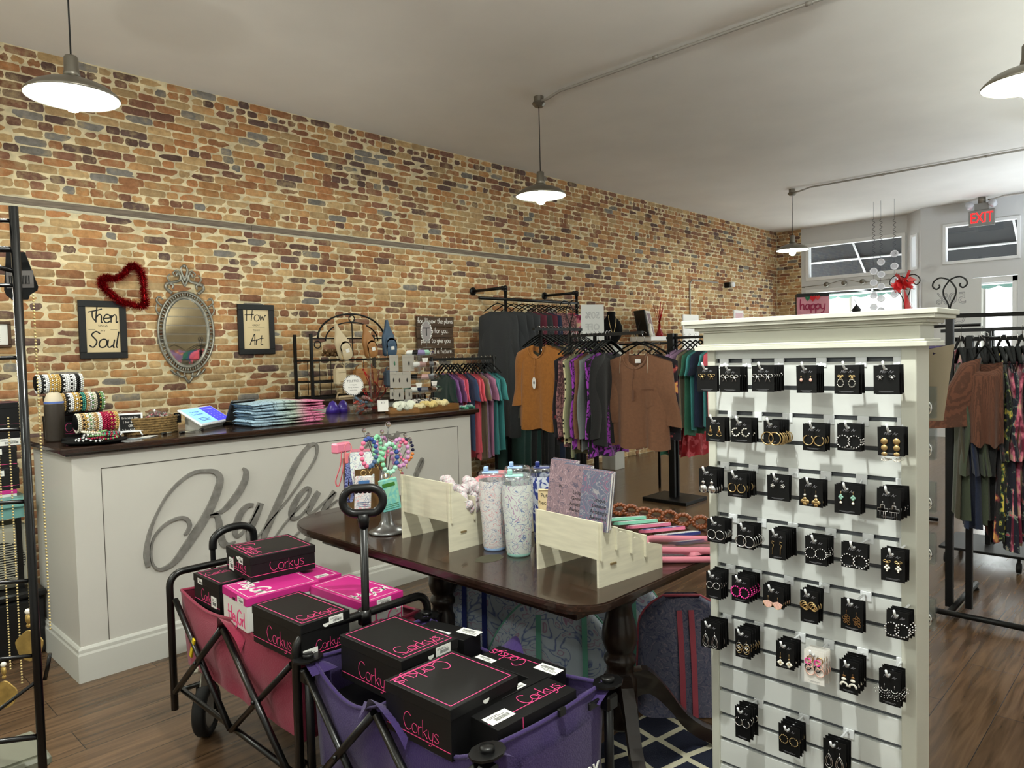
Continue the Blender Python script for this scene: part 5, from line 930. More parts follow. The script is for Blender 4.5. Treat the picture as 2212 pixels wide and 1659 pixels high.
# tinsel heart
m_tin=mat('red_tinsel',(.62,.03,.07),.25,.75); P=[(230,600),(250,602),(267,591),(280,577),(293,575),(306,591),(310,615),(312.5,648),(309,661),(282,657.6),(256,648),(234,630),(221,615),(221,604)]
pts=[at(px,py,y=WY-.06) for px,py in P]; pts=[Vector(p) for p in smooth(pts+[pts[0]],5)]; b=MB(); b.tube(pts[:-1],.010,8,closed=True); R=random.Random(8)
for k in range(9000):
    p=pts[R.randrange(len(pts))]+Vector((R.uniform(-.01,.01),0,R.uniform(-.01,.01))); d=Vector((R.gauss(0,1),R.gauss(0,1),R.gauss(0,1))).normalized()*R.uniform(.018,.037); n=d.orthogonal().normalized()*.0024
    if p.y+d.y>WY-.012: continue
    b.add([tuple(p-n),tuple(p+d-n*.6),tuple(p+d+n*.6),tuple(p+n)],[[0,1,2,3]],False,1 if k%6==0 else 0)
o=b.build('tinsel_heart',[m_tin,mat('tinsel_sparkle',(.95,.45,.50),.2,.9)],label='red tinsel heart hung on the brick above a framed print',cat='decoration')
# wooden verse sign
t=thing('verse_sign','dark plank sign with white scripture lettering behind the acrylic tower','sign',(4.84,WY-.02,1.66))
m_pl=mat('stained_plank',(.30,.23,.17),.8,nz=(6,.35),stretch=(1,6,12)); b=MB()
for k in range(4): b.box((-.25+.004*(k%2),-.02,-.24+.113*k),(.25-.005*(k%3),0,-.13+.113*k-.004),0,.002)
b.build('planks',m_pl,t); b=MB(); b.M=frame((0,-.021,0),(1,0,0),(0,0,1))
for tx,y in (('for I know the plans',.135),('I have for you.',.035),('plans to give you',-.065),('hope and a future.',-.175)): script(b,tx,.053,0,y,0,.12,0,gap=.11)
b.build('white_lettering',m_cardw,t)
b=MB(); b.tube([(10.0,WY-.02,1.55),(10.0,WY-.02,2.48),(10.08,WY-.02,2.545),(10.9,WY-.02,2.545)],.012,8); b.build('wall_conduit',m_cond,label='pale conduit running up the brick wall near the front corner',cat='conduit')
b=MB(); b.box((11.12,WY-.12,2.47),(11.2,WY-.01,2.56),0,.01); b.lathe([(0,-.02),(.04,-.02),(.05,.02),(0,.02)],14,(11.16,WY-.15,2.515),1,axis='y'); b.build('security_camera',[m_plast,m_peg],label='small black and white camera on the far brick wall',cat='camera')
# right wall slats seen in the mirror
t=thing('plank_panel','tan slatted wall panel with garments, seen in the oval mirror','wall panel',(5.2,RY,0)); b=MB(); b.M=T(-5.2,0)
for k in range(22): b.box((3.2,.001,.3+k*.15),(7.2,.02,.3+k*.15+.135))
b.build('slats',mat('tan_slat',(.50,.43,.32),.7,nz=(5,.15)),t)
yv=2*(WY-.02)-(RY+.35)
for px,c,nm,dz in ((373,'lilac floral','lilac',0),(424,'green','green',0),(431,'denim','blue',0),(438,'pink','pink',.02),(447,'coral','coral',.01)):
    p=at(px,735,y=yv); garment('tee',c,'%s top hanging on the tan slat panel seen in the mirror'%nm,(p.x,RY+.35 if nm!='lilac' else RY+.4,1.80),-PI/2-(.2),L=.6,seed=int(px),group=None)
# ================================================================ ON THE COUNTER
def on(px,py): p=at(px,py,z=TOP); return p
m_bead=[mat('bead_'+n,c,.3) for n,c in (('ivory',(.88,.86,.78)),('black',(.08,.08,.08)),('gold',(.80,.66,.38)),('white',(.92,.92,.92)),('teal',(.25,.55,.50)),('crimson',(.65,.08,.25)),('sand',(.75,.62,.45)),('green',(.45,.62,.40)))]
t=thing('bracelet_stand','three-tier black velvet bracelet stand on the left end of the counter','display stand',(1.10,4.0,TOP))
tiers=[(.945,1.155,4.22,.285),(1.0,1.215,4.10,.19),(1.05,1.24,3.985,.09)]
for x0,x1,y,z in tiers:
    b=MB(); b.M=T(-1.10,-4.0); b.lathe([(0,x0),(.036,x0),(.038,x0+.006),(.038,x1-.006),(.036,x1),(0,x1)],20,(0,y,z),axis='x'); b.build('velvet_bar',m_vel,t)
    b=MB(); b.M=T(-1.10,-4.0); b.box(((x0+x1)/2-.012,y-.01,.015),((x0+x1)/2+.012,y+.01,z-.03)); b.build('bar_post',m_vel,t)
b=MB(); b.M=T(-1.10,-4.0); b.box((1.0,3.93,0),(1.24,4.27,.016),0,.003); b.build('base_plate',m_vel,t)
pal=[[(3,0),(1,3),(3,3),(2,3),(2,0),(2,2),(1,3),(3,3),(3,1),(3,3),(1,1),(3,0)],[(6,0),(2,6),(1,3),(3,3),(2,3),(2,1),(4,4),(6,0),(3,7),(0,0),(1,2),(7,3)],[(0,0),(6,1),(2,3),(0,7),(0,6),(6,2),(3,0),(5,5),(5,5),(5,2),(5,6),(2,2)]]
R=random.Random(3); TN=('top','middle','bottom')
for k,(x0,x1,y,z) in enumerate(tiers):
    for j,(c1,c2) in enumerate(pal[k]):
        b=MB(); x=x0+.012+(x1-x0-.022)*j/11; r=.0445+R.uniform(-.001,.001)
        for q in range(2): b.beads([(q*.0085-.004,r*math.cos(a),r*math.sin(a)) for a in [2*PI*i/26+q*.1 for i in range(26)]],.0052,[0,1] if q else [0],5)
        b.build('bead_bracelet',[m_bead[c1],m_bead[c2]],loc=(x,y,TOP+z-.006),label='beaded bracelet, %s from the left on the %s bar of the stand'%(ORD[j],TN[k]),cat='bracelet',group='bracelets on the velvet bars')
p=on(112,946); b=MB(); b.lathe([(0,0),(.040,0),(.042,.01),(.043,.17),(.042,.185)],24); b.lathe([(.042,.185),(.040,.205),(.028,.235),(.018,.24),(0,.24)],24,mi=1); b.lathe([(.0425,.186),(.0425,.196),(.042,.196)],24,mi=2)
b.build('lotion_bottle',[mat('dark_bottle',(.19,.165,.14),.35),mat('beige_cap',(.78,.73,.64),.5),mat('blue_band',(.25,.35,.6),.5)],loc=(.985,4.06,TOP),label='dark brown bottle with beige and blue domed cap by the bracelet stand',cat='bottle')
# tray of loose bracelets
p=on(205,960); t=thing('bead_tray','round dark tray heaped with loose beaded bracelets','tray',(p.x+.02,p.y+.06,TOP))
b=MB(); b.lathe([(0,0),(.10,.0),(.135,.012),(.138,.016),(.10,.006),(0,.006)],32); b.build('tray_plate',m_vel,t)
R=random.Random(6)
for j in range(16):
    b=MB(); cs=[R.randrange(8),R.randrange(8)]; a0=R.uniform(0,6); rr=R.uniform(0,.07); cx,cy=rr*math.cos(a0),rr*math.sin(a0); z=.014+.002*j+R.uniform(0,.02)*(1-rr/.08); tx,ty=R.uniform(-.25,.25),R.uniform(-.25,.25)
    b.beads([(.036*math.cos(a),.036*math.sin(a),.036*(tx*math.cos(a)+ty*math.sin(a))) for a in [2*PI*i/22 for i in range(22)]],.0055,[0,1],5)
    b.build('bead_bracelet',[m_bead[cs[0]],m_bead[cs[1]]],loc=(p.x+.02+cx,p.y+.06+cy,TOP+max(z,.016+.036*(abs(tx)+abs(ty))*.6)),label='beaded bracelet in the heap on the round dark tray',cat='bracelet',group='loose bracelets on the tray')
# chalkboard
def board(name,label,cat,p,w,h,rz,lean,lines,size,fm,bm_,tm,fw=.008,legs=True):
    t=thing(name,label,cat,p,rz); M=Matrix.Rotation(lean,4,'X'); b=MB(); b.M=M
    for a,c,d,e in ((-w/2,w/2,h-fw,h),(-w/2,w/2,0,fw),(-w/2,-w/2+fw,fw,h-fw),(w/2-fw,w/2,fw,h-fw)): b.box((a,-.006,d+.02),(c,.006,e+.02),0,.001)
    b.build('frame',fm,t); b=MB(); b.M=M; b.box((-w/2+fw,-.002,fw+.02),(w/2-fw,.003,h-fw+.02),0); b.M=M@frame((0,-.0022,.02),(1,0,0),(0,0,1))
    for i,l in enumerate(lines): b.text(l,size,0,h-fw-size*1.25*(i+1),0,1,.0003,sx=.95)
    b.build('board',[bm_,tm],t)
    if legs:
        b=MB(); b.tube([(-w*.35,-.004,.025),(-w*.45,-.012,.003)],.004,6); b.tube([(w*.35,-.004,.025),(w*.45,-.012,.003)],.004,6); b.tube([(0,.006,h*.6),(0,.05,.003)],.003,6); b.build('easel_legs',fm,t)
    return t
p=on(272,942); board('chalkboard_sign','small white framed chalkboard with handwritten bracelet prices','sign',(p.x+.015,p.y-.03,TOP),.115,.098,-.25,-.12,['Bracelet Bar','1 for $5.00','OR','3 for $10.00'],.0165,m_peg,mat('chalkboard',(.04,.045,.045),.7),m_cardw,.009)
# basket of candy
p=on(343,938); t=thing('woven_basket','oval woven seagrass basket of clear candy packets','basket',(p.x,p.y+.10,TOP),.12)
m_bsk=mat('seagrass',(.50,.40,.24),.85,nz=(70,.4),bump=1,bscale=90)
b=MB(); 
for k in range(7): b.tube([(.132*math.cos(a)*(1+.02*k/7),.085*math.sin(a)*(1+.02*k/7),.008+.0125*k+.001*math.sin(a*20+k*PI)) for a in [2*PI*i/64 for i in range(64)]],.0075,6,closed=True)
b.prism([(.13*math.cos(a),.083*math.sin(a)) for a in [2*PI*i/32 for i in range(32)]],.001,.006); b.build('basket_body',m_bsk,t)
R=random.Random(5)
for j in range(13):
    b=MB(); w,l=R.uniform(.03,.042),R.uniform(.045,.06); b.grid(lambda u,v:((u-.5)*w*2,(v-.5)*l,(.010*math.sin(PI*u)*math.sin(PI*v)+.003*math.sin(9*u)+.004)),8,8); b.grid(lambda u,v:((u-.5)*w*2,(v-.5)*l,-.008*math.sin(PI*u)*math.sin(PI*v)),8,8)
    for q in range(7): b.ball((R.uniform(-.6,.6)*w,R.uniform(-.35,.35)*l,0),.005,6,1+q%2)
    o=b.build('candy_packet',[m_poly,mat('candy_pink',(.86,.45,.50),.4),mat('candy_white',(.9,.88,.85),.4)],loc=(p.x+R.uniform(-.085,.085),p.y+.10+R.uniform(-.045,.045),TOP+.075+R.uniform(0,.028)),label='clear packet of pink and white sweets in the woven basket',cat='candy packet',group='candy packets in the basket'); o.rotation_euler=(R.uniform(-.8,.8),R.uniform(-.6,.6),R.uniform(0,3))
p=on(398,932); board('price_tag','tiny black price tag leaning at the right end of the basket','tag',(p.x-.02,p.y+.03,TOP+.03),.035,.05,-.3,-.3,['$3.99'],.009,m_vel,m_vel,m_cardw,.002,False)
for k,(px,py,l) in enumerate(((405,935,.10),(360,938,.07),(440,929,.08))):
    p=on(px,py); b=MB(); b.M=T(0,0,.006,rz=.35+.2*k); b.tube([(-l/2,0,0),(l/2,0,0)],[.006,.0035],8); b.tube([(-l/2,0,0),(-l/2+.03,0,0)],.0065,8,1); b.build('pen',[mat('pen_silver',(.75,.74,.68),.3,.5),m_plast],loc=(p.x,p.y,TOP+.0005),label=('silver pen lying nearest the tablet','short pen lying left of the other pens','pale pen lying between the other two')[[2,1,0][k]] if False else ('pale pen lying in the middle of three','short pen lying left of the other two','silver pen lying nearest the tablet')[k],cat='pen')
for k,(px,py) in enumerate(((300,947),(322,944))):
    p=on(px,py); b=MB(); b.M=T(rz=.3+k*.5); b.box((-.045,-.025,.0005+.002*k),(.045,.025,.002+.002*k)); b.build('card_stack',[mat('blue_grey_card',(.62,.68,.70),.5),m_cardw][k] if False else mat(['blue_grey_card','pale_card'][k],((.62,.68,.70),(.85,.85,.83))[k],.5),loc=(p.x,p.y,TOP),label=('blue grey card lying flat in front of the basket','white card lying flat in front of the basket')[k],cat='card')
# tablet till
BL,BRr=at(437,918,z=1.117),at(502,905,z=1.117); TLp,TRp=at(388,883,z=1.205),at(457,876,z=1.205)
t=thing('tablet_till','white tablet till on a wedge stand showing a blue keypad','tablet',(BL.x,BL.y,TOP)); ux=(BRr-BL); uy=(TLp-BL); w=ux.length; h=.5*(uy.length+(TRp-BRr).length); M=frame(BL,ux,uy); M.translation-=Vector((BL.x,BL.y,TOP))
b=MB(); b.M=M; b.box((-.002,-.002,-.012),(w,h,0),0,.004); b.build('tablet_case',m_peg,t)
b=MB(); b.M=M; b.box((.013,.012,0),(w*.56,h-.012,.0008),0); b.box((w*.56,.012,0),(w-.013,h-.012,.0008),1)
b.text('Can I Have',.020,w*.29,h*.68,.001,2,.0002); b.text('Your Number?',.020,w*.29,h*.54,.001,2,.0002)
for q in range(3): b.box((w*.14,h*(.34-.07*q),.0008),(w*.44,h*(.34-.07*q)+.004,.0012),2)
for q in range(12): x,y=w*(.66+.10*(q%3)),h*(.62-.13*(q//3)); b.box((x-.003,y-.003,.0008),(x+.003,y+.003,.0012),3)
b.box((w*.62,h*.78,.0008),(w*.9,h*.80,.0012),3)
b.build('screen',[mat('screen_sky',(.55,.78,.95),.3,emit=(.50,.74,.95),es=.9),mat('screen_violet',(.25,.25,.85),.3,emit=(.22,.24,.85),es=.9),mat('screen_text',(.2,.35,.6),.4),m_cardw],t)
b=MB(); b.M=M; b.box((w*.12,.012,-.035),(w*.88,h*.75,-.012),0,.004); b.M=Matrix(); q=[M@Vector(v) for v in ((w*.15,.02,-.03),(w*.85,.02,-.03),(w*.85,h*.8,-.03),(w*.15,h*.8,-.03))]; b.add([tuple(v) for v in q]+[(v.x,v.y,.001) for v in q],[[0,1,5,4],[1,2,6,5],[2,3,7,6],[3,0,4,7],[4,5,6,7]]); b.build('wedge_stand',mat('stand_white',(.75,.74,.70),.5),t)
p=at(515,905,z=TOP); t=thing('register_screen','black back of the cash register screen beside the folded shirts','screen',(1.93,4.12,TOP),.5)
b=MB(); b.M=T(0,0,.0)@Matrix.Rotation(.35,4,'X'); b.box((-.11,-.01,.03),(.11,.008,.155),0,.006); b.build('screen_back',m_plast,t); b=MB(); b.box((-.07,-.03,0),(.07,.10,.02),0,.006); b.tube([(0,.02,.01),(0,-.005,.09)],.015,8); b.build('screen_foot',m_plast,t)
# folded shirts
m_fold=mat('printed_tee',(.68,.76,.80),.9,bump=.3,bscale=120)
def fold_mat():
    m=m_fold; nt=m.node_tree; N=nt.nodes; L=nt.links; b=N['Principled BSDF']; tc=N.new('ShaderNodeTexCoord'); sp=N.new('ShaderNodeSeparateXYZ'); L.new(tc.outputs['Object'],sp.inputs[0])
    mr=N.new('ShaderNodeMapRange'); mr.inputs[1].default_value=-.24; mr.inputs[2].default_value=.24; L.new(sp.outputs['X'],mr.inputs[0]); r=N.new('ShaderNodeValToRGB'); e=r.color_ramp.elements; e[0].color=lin((.66,.77,.84)); e[0].position=.25; e[1].position=.75; e[1].color=lin((.86,.50,.64)); k=e.new(.55); k.color=lin((.72,.78,.72)); L.new(mr.outputs[0],r.inputs[0])
    n=N.new('ShaderNodeTexNoise'); n.inputs['Scale'].default_value=16; n.inputs['Distortion'].default_value=2.0; n.inputs['Detail'].default_value=0; L.new(tc.outputs['Object'],n.inputs['Vector']); q=N.new('ShaderNodeValToRGB'); e=q.color_ramp.elements; e[0].position=.465; e[0].color=(1,1,1,1); e[1].position=.50; e[1].color=(.04,.05,.07,1); k=e.new(.53); k.color=(1,1,1,1); L.new(n.outputs['Fac'],q.inputs[0])
    x=N.new('ShaderNodeMix'); x.data_type='RGBA'; x.blend_type='MULTIPLY'; x.inputs[0].default_value=1; L.new(r.outputs[0],x.inputs[6]); L.new(q.outputs[0],x.inputs[7]); L.new(x.outputs[2],b.inputs['Base Color'])
fold_mat(); c0=Vector((2.095,3.90,0)); R=random.Random(9)
for k in range(8):
    z0=k*.0165; s=R.uniform(0,9); W_,D_=.225+R.uniform(-.008,.010),.115
    def fn(u,v,z0=z0,s=s,W_=W_,D_=D_):
        a=2*PI*v; ca,sa=math.cos(a),math.sin(a); x=(u-.5)*2*W_; dd=D_*(1+.04*math.sin(5*x+s)); y=-math.copysign(abs(ca)**.35,ca)*dd; z=.0085*math.copysign(abs(sa)**.5,sa)*(1+.35*math.sin(17*x+s)+.2*math.sin(41*x+s*2))+.004*math.sin(13*x+s)*(.4+.1*k)
        e=min(1,(1-abs(u-.5)*2)*14); return (x,y,z*(.3+.7*e))
    b=MB(); b.grid(fn,60,20); b.grid(lambda u,v,fn=fn:tuple(Vector(fn(u,v))*Vector((1,.96,.35)).x if False else (fn(u,v)[0]*.995,fn(u,v)[1]*.985+.002,fn(u,v)[2]*.3+.0)),60,20); o=b.build('folded_tshirt',m_fold,loc=(c0.x+R.uniform(-.008,.008),c0.y+R.uniform(-.004,.004),TOP+.011+z0),rz=.02+R.uniform(-.03,.03),label='folded pale t-shirt, %s from the top of the counter stack'%ORD[7-k],cat='t-shirt',group='folded t-shirts on the counter')
# ================================================================ RIGHT END OF THE COUNTER
def loop_ribbon(b,P,w,t=.0025,mi=None,axis=(0,1,0)):
    "a strap: flat ribbon following P, width along axis"
    a=Vector(axis).normalized()*w/2; P=[Vector(p) for p in P]; vs=[]
    for i,p in enumerate(P):
        d=(P[min(i+1,len(P)-1)]-P[max(i-1,0)]).normalized(); n=d.cross(a).normalized()*t/2; vs+=[tuple(p+a+n),tuple(p-a+n),tuple(p-a-n),tuple(p+a-n)]
    fs=[[i*4+k,i*4+(k+1)%4,i*4+4+(k+1)%4,i*4+4+k] for i in range(len(P)-1) for k in range(4)]; b.add(vs,fs,False,mi)
# shelf rack of handbags on the back cabinet
RX0,RX1,RYy=3.13,3.93,5.28; ZB=1.125
t=thing('arched_shelf_rack','black iron shelf rack with arched top holding handbags behind the counter','shelf rack',(RX0,RYy,ZB))
b=MB()
for x in (0,RX1-RX0): 
    for y in (0,.26): b.box((x-.011,y-.011,0),(x+.011,y+.011,.54))
b.build('post',m_iron,t); b=MB(); w=RX1-RX0
b.tube([(w/2-w*.42*math.cos(a),.0,.50+.21*math.sin(a)) for a in [PI*i/24 for i in range(25)]],.008,6); b.tube([(w/2-w*.33*math.cos(a),.0,.48+.16*math.sin(a)) for a in [PI*i/24 for i in range(25)]],.006,6)
b.tube([(w/2,0,.64),(w/2,0,.34)],.005,6); b.torus((w/2,0,.67),.028,.005,(1,0,0),(0,0,1)); b.torus((.06,0,.45),.03,.005,(1,0,0),(0,0,1)); b.torus((w-.06,0,.45),.03,.005,(1,0,0),(0,0,1)); b.tube([(0,0,.50),(w,0,.50)],.006,6); b.build('arched_crest',m_iron,t)
for z in (.31,.13,.0):
    b=MB(); b.box((0,-.008,z),(w,.008,z+.016)); b.box((0,.252,z),(w,.268,z+.016))
    for i in range(9): b.tube([(w*i/8,0,z+.008),(w*i/8,.26,z+.008)],.003,5)
    b.build('wire_shelf',m_iron,t)
b=MB(); 
for i in range(1,7): b.tube([(w*i/7,.26,.02),(w*i/7,.26,.31)],.003,5)
b.build('back_wires',m_iron,t)
def sling(label,px,py,c,s=1,lean=.35,y=5.2):
    m=mat('leather_'+label.split()[0],c,.5,bump=.15,bscale=90); p=at(px,py,y=y); t=thing('sling_bag',label,'handbag',(p.x,y,p.z)); b=MB(); b.M=Matrix.Rotation(-lean,4,'Y')
    def fn(u,v,k=1):
        a=2*PI*u; w=.062*(1 if v<.5 else 1-.62*min(1,(v-.5)/.28)**1.3); w*=(1 if v<.8 else 1-.55*(v-.8)/.2); w=w*s*(1 if v>.06 else (.75+.25*v/.06)); return (w*math.copysign(abs(math.cos(a))**.7,math.cos(a)),(.034*(1-.7*v)+.005)*math.copysign(abs(math.sin(a))**.8,math.sin(a)),v*.30*s)
    b.grid(fn,24,16,closeu=True); b.add([fn(i/24,0) for i in range(24)],[list(range(24))[::-1]]); b.build('bag_body',m,t)
    b=MB(); b.M=Matrix.Rotation(-lean,4,'Y'); b.grid(lambda u,v:(.055*s*math.cos(2*PI*u)*(.9 if v<.5 else .8),-.036-.012*(1-(2*v-1)**2)*(1 if math.sin(2*PI*u)<2 else 0),.02+.11*s*v+.03*math.sin(2*PI*u)*s),20,8,closeu=True)
    b.tube([(.056*s*math.cos(a),-.040,.085*s+.065*s*math.sin(a)) for a in [2*PI*i/24 for i in range(24)]],.0025,5,closed=True); b.prism([(.054*s*math.cos(a),.085*s+.063*s*math.sin(a)) for a in [2*PI*i/24 for i in range(24)]],0,.001)
    b.v[-48:]=[tuple(Matrix.Rotation(-lean,4,'Y')@Vector((q.x,-.045,q.y))) for q in [Matrix.Rotation(lean,4,'Y')@Vector(v) for v in b.v[-48:]]]; b.build('front_pocket',m,t)
    b=MB(); b.M=Matrix.Rotation(-lean,4,'Y'); b.box((-.012,-.050,.05),(.022,-.047,.08)); b.build('white_tag',m_cardw,t); b=MB(); b.M=Matrix.Rotation(-lean,4,'Y'); b.tube([(-.05,-.035,.06),(-.058,-.04,.02),(-.05,-.04,-.01)],.003,5); b.build('zip_pull',m_gold,t); return t
sling('cream leather sling bag on the top shelf of the arched rack',748,774,(.80,.73,.60),1.0,.32)
sling('tan leather sling bag in the middle of the arched rack top shelf',803,770,(.62,.43,.24),.95,.25)
sling('blue leather sling bag at the right of the arched rack top shelf',842,768,(.22,.31,.40),1.05,.08)
def boxbag(label,px,py,c,w,h,y=5.24):
    m=mat('leather_'+label.split()[0],c,.5,bump=.15,bscale=90); p=at(px,py,y=y); t=thing('camera_bag',label,'handbag',(p.x,y,p.z)); b=MB(); b.box((-w/2,-.04,0),(w/2,.04,h),0,.018); b.tube([(-w/2+.01,-.041,h*.75),(w/2-.01,-.041,h*.75)],.003,5); b.build('bag_body',m,t); b=MB(); b.box((-.02,-.0425,h*.2),(.015,-.041,h*.24)); b.build('metal_logo',m_gold,t)
    b=MB(); loop_ribbon(b,smooth([(-w/2,0,h*.8),(-w*.3,0,h+.03),(w*.3,0,h+.02),(w/2,0,h*.8)],5),.02); b.build('strap',m,t)
boxbag('cream leather box bag on the middle shelf of the arched rack',735,833,(.80,.73,.60),.10,.15); boxbag('tan leather box bag on the middle shelf of the arched rack',790,833,(.62,.43,.24),.22,.15); boxbag('blue leather box bag on the middle shelf of the arched rack',845,836,(.22,.31,.40),.13,.15)
boxbag('beige flat pouch on the bottom shelf of the arched rack',745,866,(.70,.62,.50),.16,.045)
b=MB()
for q in range(46):
    a=q*2.4; r=.02+.0018*q; b.ball((r*math.cos(a),r*math.sin(a)*.4,.05+.018*math.sin(q*1.7)),.016,6)
o=b.build('brown_paper_filling',mat('kraft_paper',(.42,.31,.18),.8),loc=(3.42,5.42,ZB+.33),label='crumpled brown paper behind the bags on the arched rack',cat='paper')
for px,lab in ((716,'left'),(738,'right')):
    p=at(px,890,y=4.96); b=MB(); b.lathe([(0,0),(.05,0),(.045,.03),(.02,.075),(.0,.085)],20); b.build('purple_scoop',mat('purple_plastic',(.22,.14,.50),.3),loc=(p.x,4.72,TOP-.085+.04) if False else (at(px,892,y=4.32).x,4.30,TOP),label='purple plastic cone on the counter, %s of the two'%lab,cat='container')
# round dashed signs
def roundsign(label,px,py,y,rx,rz,letters,face,foot):
    p=at(px,py,y=y); t=thing('round_sign',label,'sign',(p.x,y,TOP),-.55); z=p.z-TOP; b=MB(); b.M=frame((0,0,z),(1,0,0),(0,0,1))
    el=lambda k:[((rx+k)*math.cos(a),(rz+k)*math.sin(a)) for a in [2*PI*i/40 for i in range(40)]]
    b.prism(el(0),-.004,0,1); b.prism(el(-.009),0,.0008,2)
    for i in range(36): a=2*PI*i/36; b.stroke([((rx-.008)*math.cos(a),(rz-.008)*math.sin(a)),((rx-.001)*math.cos(a),(rz-.001)*math.sin(a))],.0045,.0005,.0008,0)
    for tx,s,yy in letters: b.text(tx,s,0,yy,.001,0,.0003)
    b.build('sign_disc',[m_ink,m_cardw,face],t); b=MB(); b.tube([(0,.003,z-rz+.003),(0,.003,foot)],.004,6); b.box((-.03,-.02,foot-.004),(.03,.025,foot)); b.build('sign_stem',m_acry,t)
roundsign('round white sign with black dashed rim standing by the coil hair ties',763,832,4.02,.066,.068,[('TELETIES',.021,.02),('strong grip',.010,-.0),('no rip, no dents',.010,-.018),('gentle hold',.010,-.036)],m_cardw,.012)
# acrylic tower
TX,TY=3.27,4.06; t=thing('acrylic_tower','clear acrylic tiered stand crowded with hair clips on the counter','display stand',(TX,TY,TOP)); LV=[.030,.115,.205,.292,.375]; rad=[.165,.155,.150,.145,.125]
for k,z in enumerate(LV):
    b=MB(); b.lathe([(0,z),(rad[k],z),(rad[k],z+.005),(0,z+.005)],32); b.tube([(rad[k]*math.cos(a),rad[k]*math.sin(a),z+.014) for a in [2*PI*i/32 for i in range(32)]],.0022,5,closed=True); b.build('acrylic_shelf',m_acry,t)
b=MB(); b.lathe([(.028,.0),(.028,.43)],16); b.tube([(0,0,0),(0,0,.43)],.006,6); b.lathe([(0,0),(.13,0),(.13,.008),(0,.008)],28); b.build('acrylic_column',m_acry,t)
p=at(921,716,y=4.06); roundsign('oval grey T sign with black dashed rim on top of the acrylic tower',921,716,4.06,.042,.074,[('T',.085,-.030)],mat('grey_oval',(.55,.52,.52),.5),.435)
cols=[('black',(.05,.05,.05)),('lavender',(.55,.50,.68)),('mint',(.62,.80,.72)),('white',(.90,.90,.88)),('brown',(.30,.19,.14)),('pearl',(.82,.78,.72)),('tortoiseshell',(.40,.27,.18)),('blush',(.75,.60,.58)),('grey',(.42,.42,.44)),('sage',(.45,.58,.52)),('navy',(.14,.18,.30)),('champagne',(.76,.68,.52))]
R=random.Random(21); lvn=('bottom','second','third','fourth','top')
seq=[[3,0,4,11,5,0,11,3,5,4],[9,3,10,8,6,3,0,9,6],[4,0,6,7,8,4,0,3,6],[0,3,7,6,8,5,4,0],[3,0,1,2,11,3,1]]
protos={}
for lv,ids in enumerate(seq):
    for j,ci in enumerate(ids):
        a=-2.9+j*2.9/len(ids)+R.uniform(-.08,.08); r=rad[lv]*R.uniform(.62,.85); key=ci
        if key not in protos:
            b=MB()
            for s in (1,-1):
                b.grid(lambda u,v,s=s:((u-.5)*.058*(1-.25*v),s*(.008+.016*math.sin(PI*v)),.004+.034*v),10,6)
                for q in range(6): b.tube([(-.024+q*.0095,s*.010,.006),(-.024+q*.0095,s*.004,.0005)],.0016,4)
            b.tube([(-.012,0,.034),(.012,0,.034)],.005,6); protos[key]=b.build('claw_clip',mat('clip_'+cols[ci][0],cols[ci][1],.3),loc=(0,0,0)); o=protos[key]
        else: o=protos[key].copy(); COL.objects.link(o)
        o.location=(TX+r*math.cos(a),TY+r*math.sin(a),TOP+LV[lv]+.0055); o.rotation_euler.z=a+PI/2+R.uniform(-.5,.5); tag(o,'%s claw hair clip, %s from the left on the %s tier of the acrylic tower'%(cols[ci][0],ORD[j],lvn[lv]),'hair clip','claw clips on the acrylic tower')
for (px,py,lab) in ((918,778,'second'),(905,832,'lower left'),(938,828,'lower right')):
    p=at(px,py,y=3.90); b=MB(); b.M=frame((0,0,0),(1,-.2,0),(0,0,1)); b.prism([(-.024,.016),(.024,.016),(.017,-.016),(-.017,-.016)],0,.001,0); b.box((-.008,-.001,.001),(.008,.002,.0014),1); b.build('brand_card',[m_cardw,m_prt],loc=tuple(p),label='small white tapered card on the %s front of the acrylic tower'%lab,cat='card')
# hanging clip cards
t=thing('clip_card_rack','clear acrylic rack hung with grey hair clip cards left of the tower','display stand',(2.98,4.02,TOP)); b=MB(); b.box((-.16,.03,0),(.16,.035,.37)); b.box((-.16,-.05,0),(.16,.06,.006)); b.tube([(-.145,.02,.0),(-.145,.02,.40)],.004,6); b.build('acrylic_panel',m_acry,t)
m_gc=mat('grey_card',(.70,.68,.64),.6)
for j,(l,r_,tp,bt,c) in enumerate(((841,860,768,802,(.2,.42,.3)),(869,894,768,802,(.08,.08,.08)),(842,855,804,838,(.08,.08,.08)),(854,868,805,838,(.25,.2,.18)),(868,887,804,838,(.06,.06,.06)),(842,850,842,862,(.3,.3,.3)),(851,872,842,864,(.08,.08,.08)),(875,890,842,862,(.2,.2,.2)))):
    p=at((l+r_)/2,tp,y=3.99); q=at((l+r_)/2,bt,y=3.99); w=abs(at(l,tp,y=3.99).x-at(r_,tp,y=3.99).x); h=p.z-q.z; t=thing('hair_clip_card','grey hair clip card, %s in the rows on the acrylic rack'%ORD[j],'card',tuple(p),0,'hair clip cards on the acrylic rack')
    b=MB(); b.box((-w/2,-.001,-h),(w/2,.001,0)); b.box((-w/2+.003,-.004,-.012),(w/2-.003,.004,.004)); b.build('clip_card',m_gc,t); b=MB(); b.ball((.003,-.004,-h*.5),.006,8,0,(1,.5,2.6)); b.build('hair_clip',mat('card_clip_%d'%j,c,.3),t)
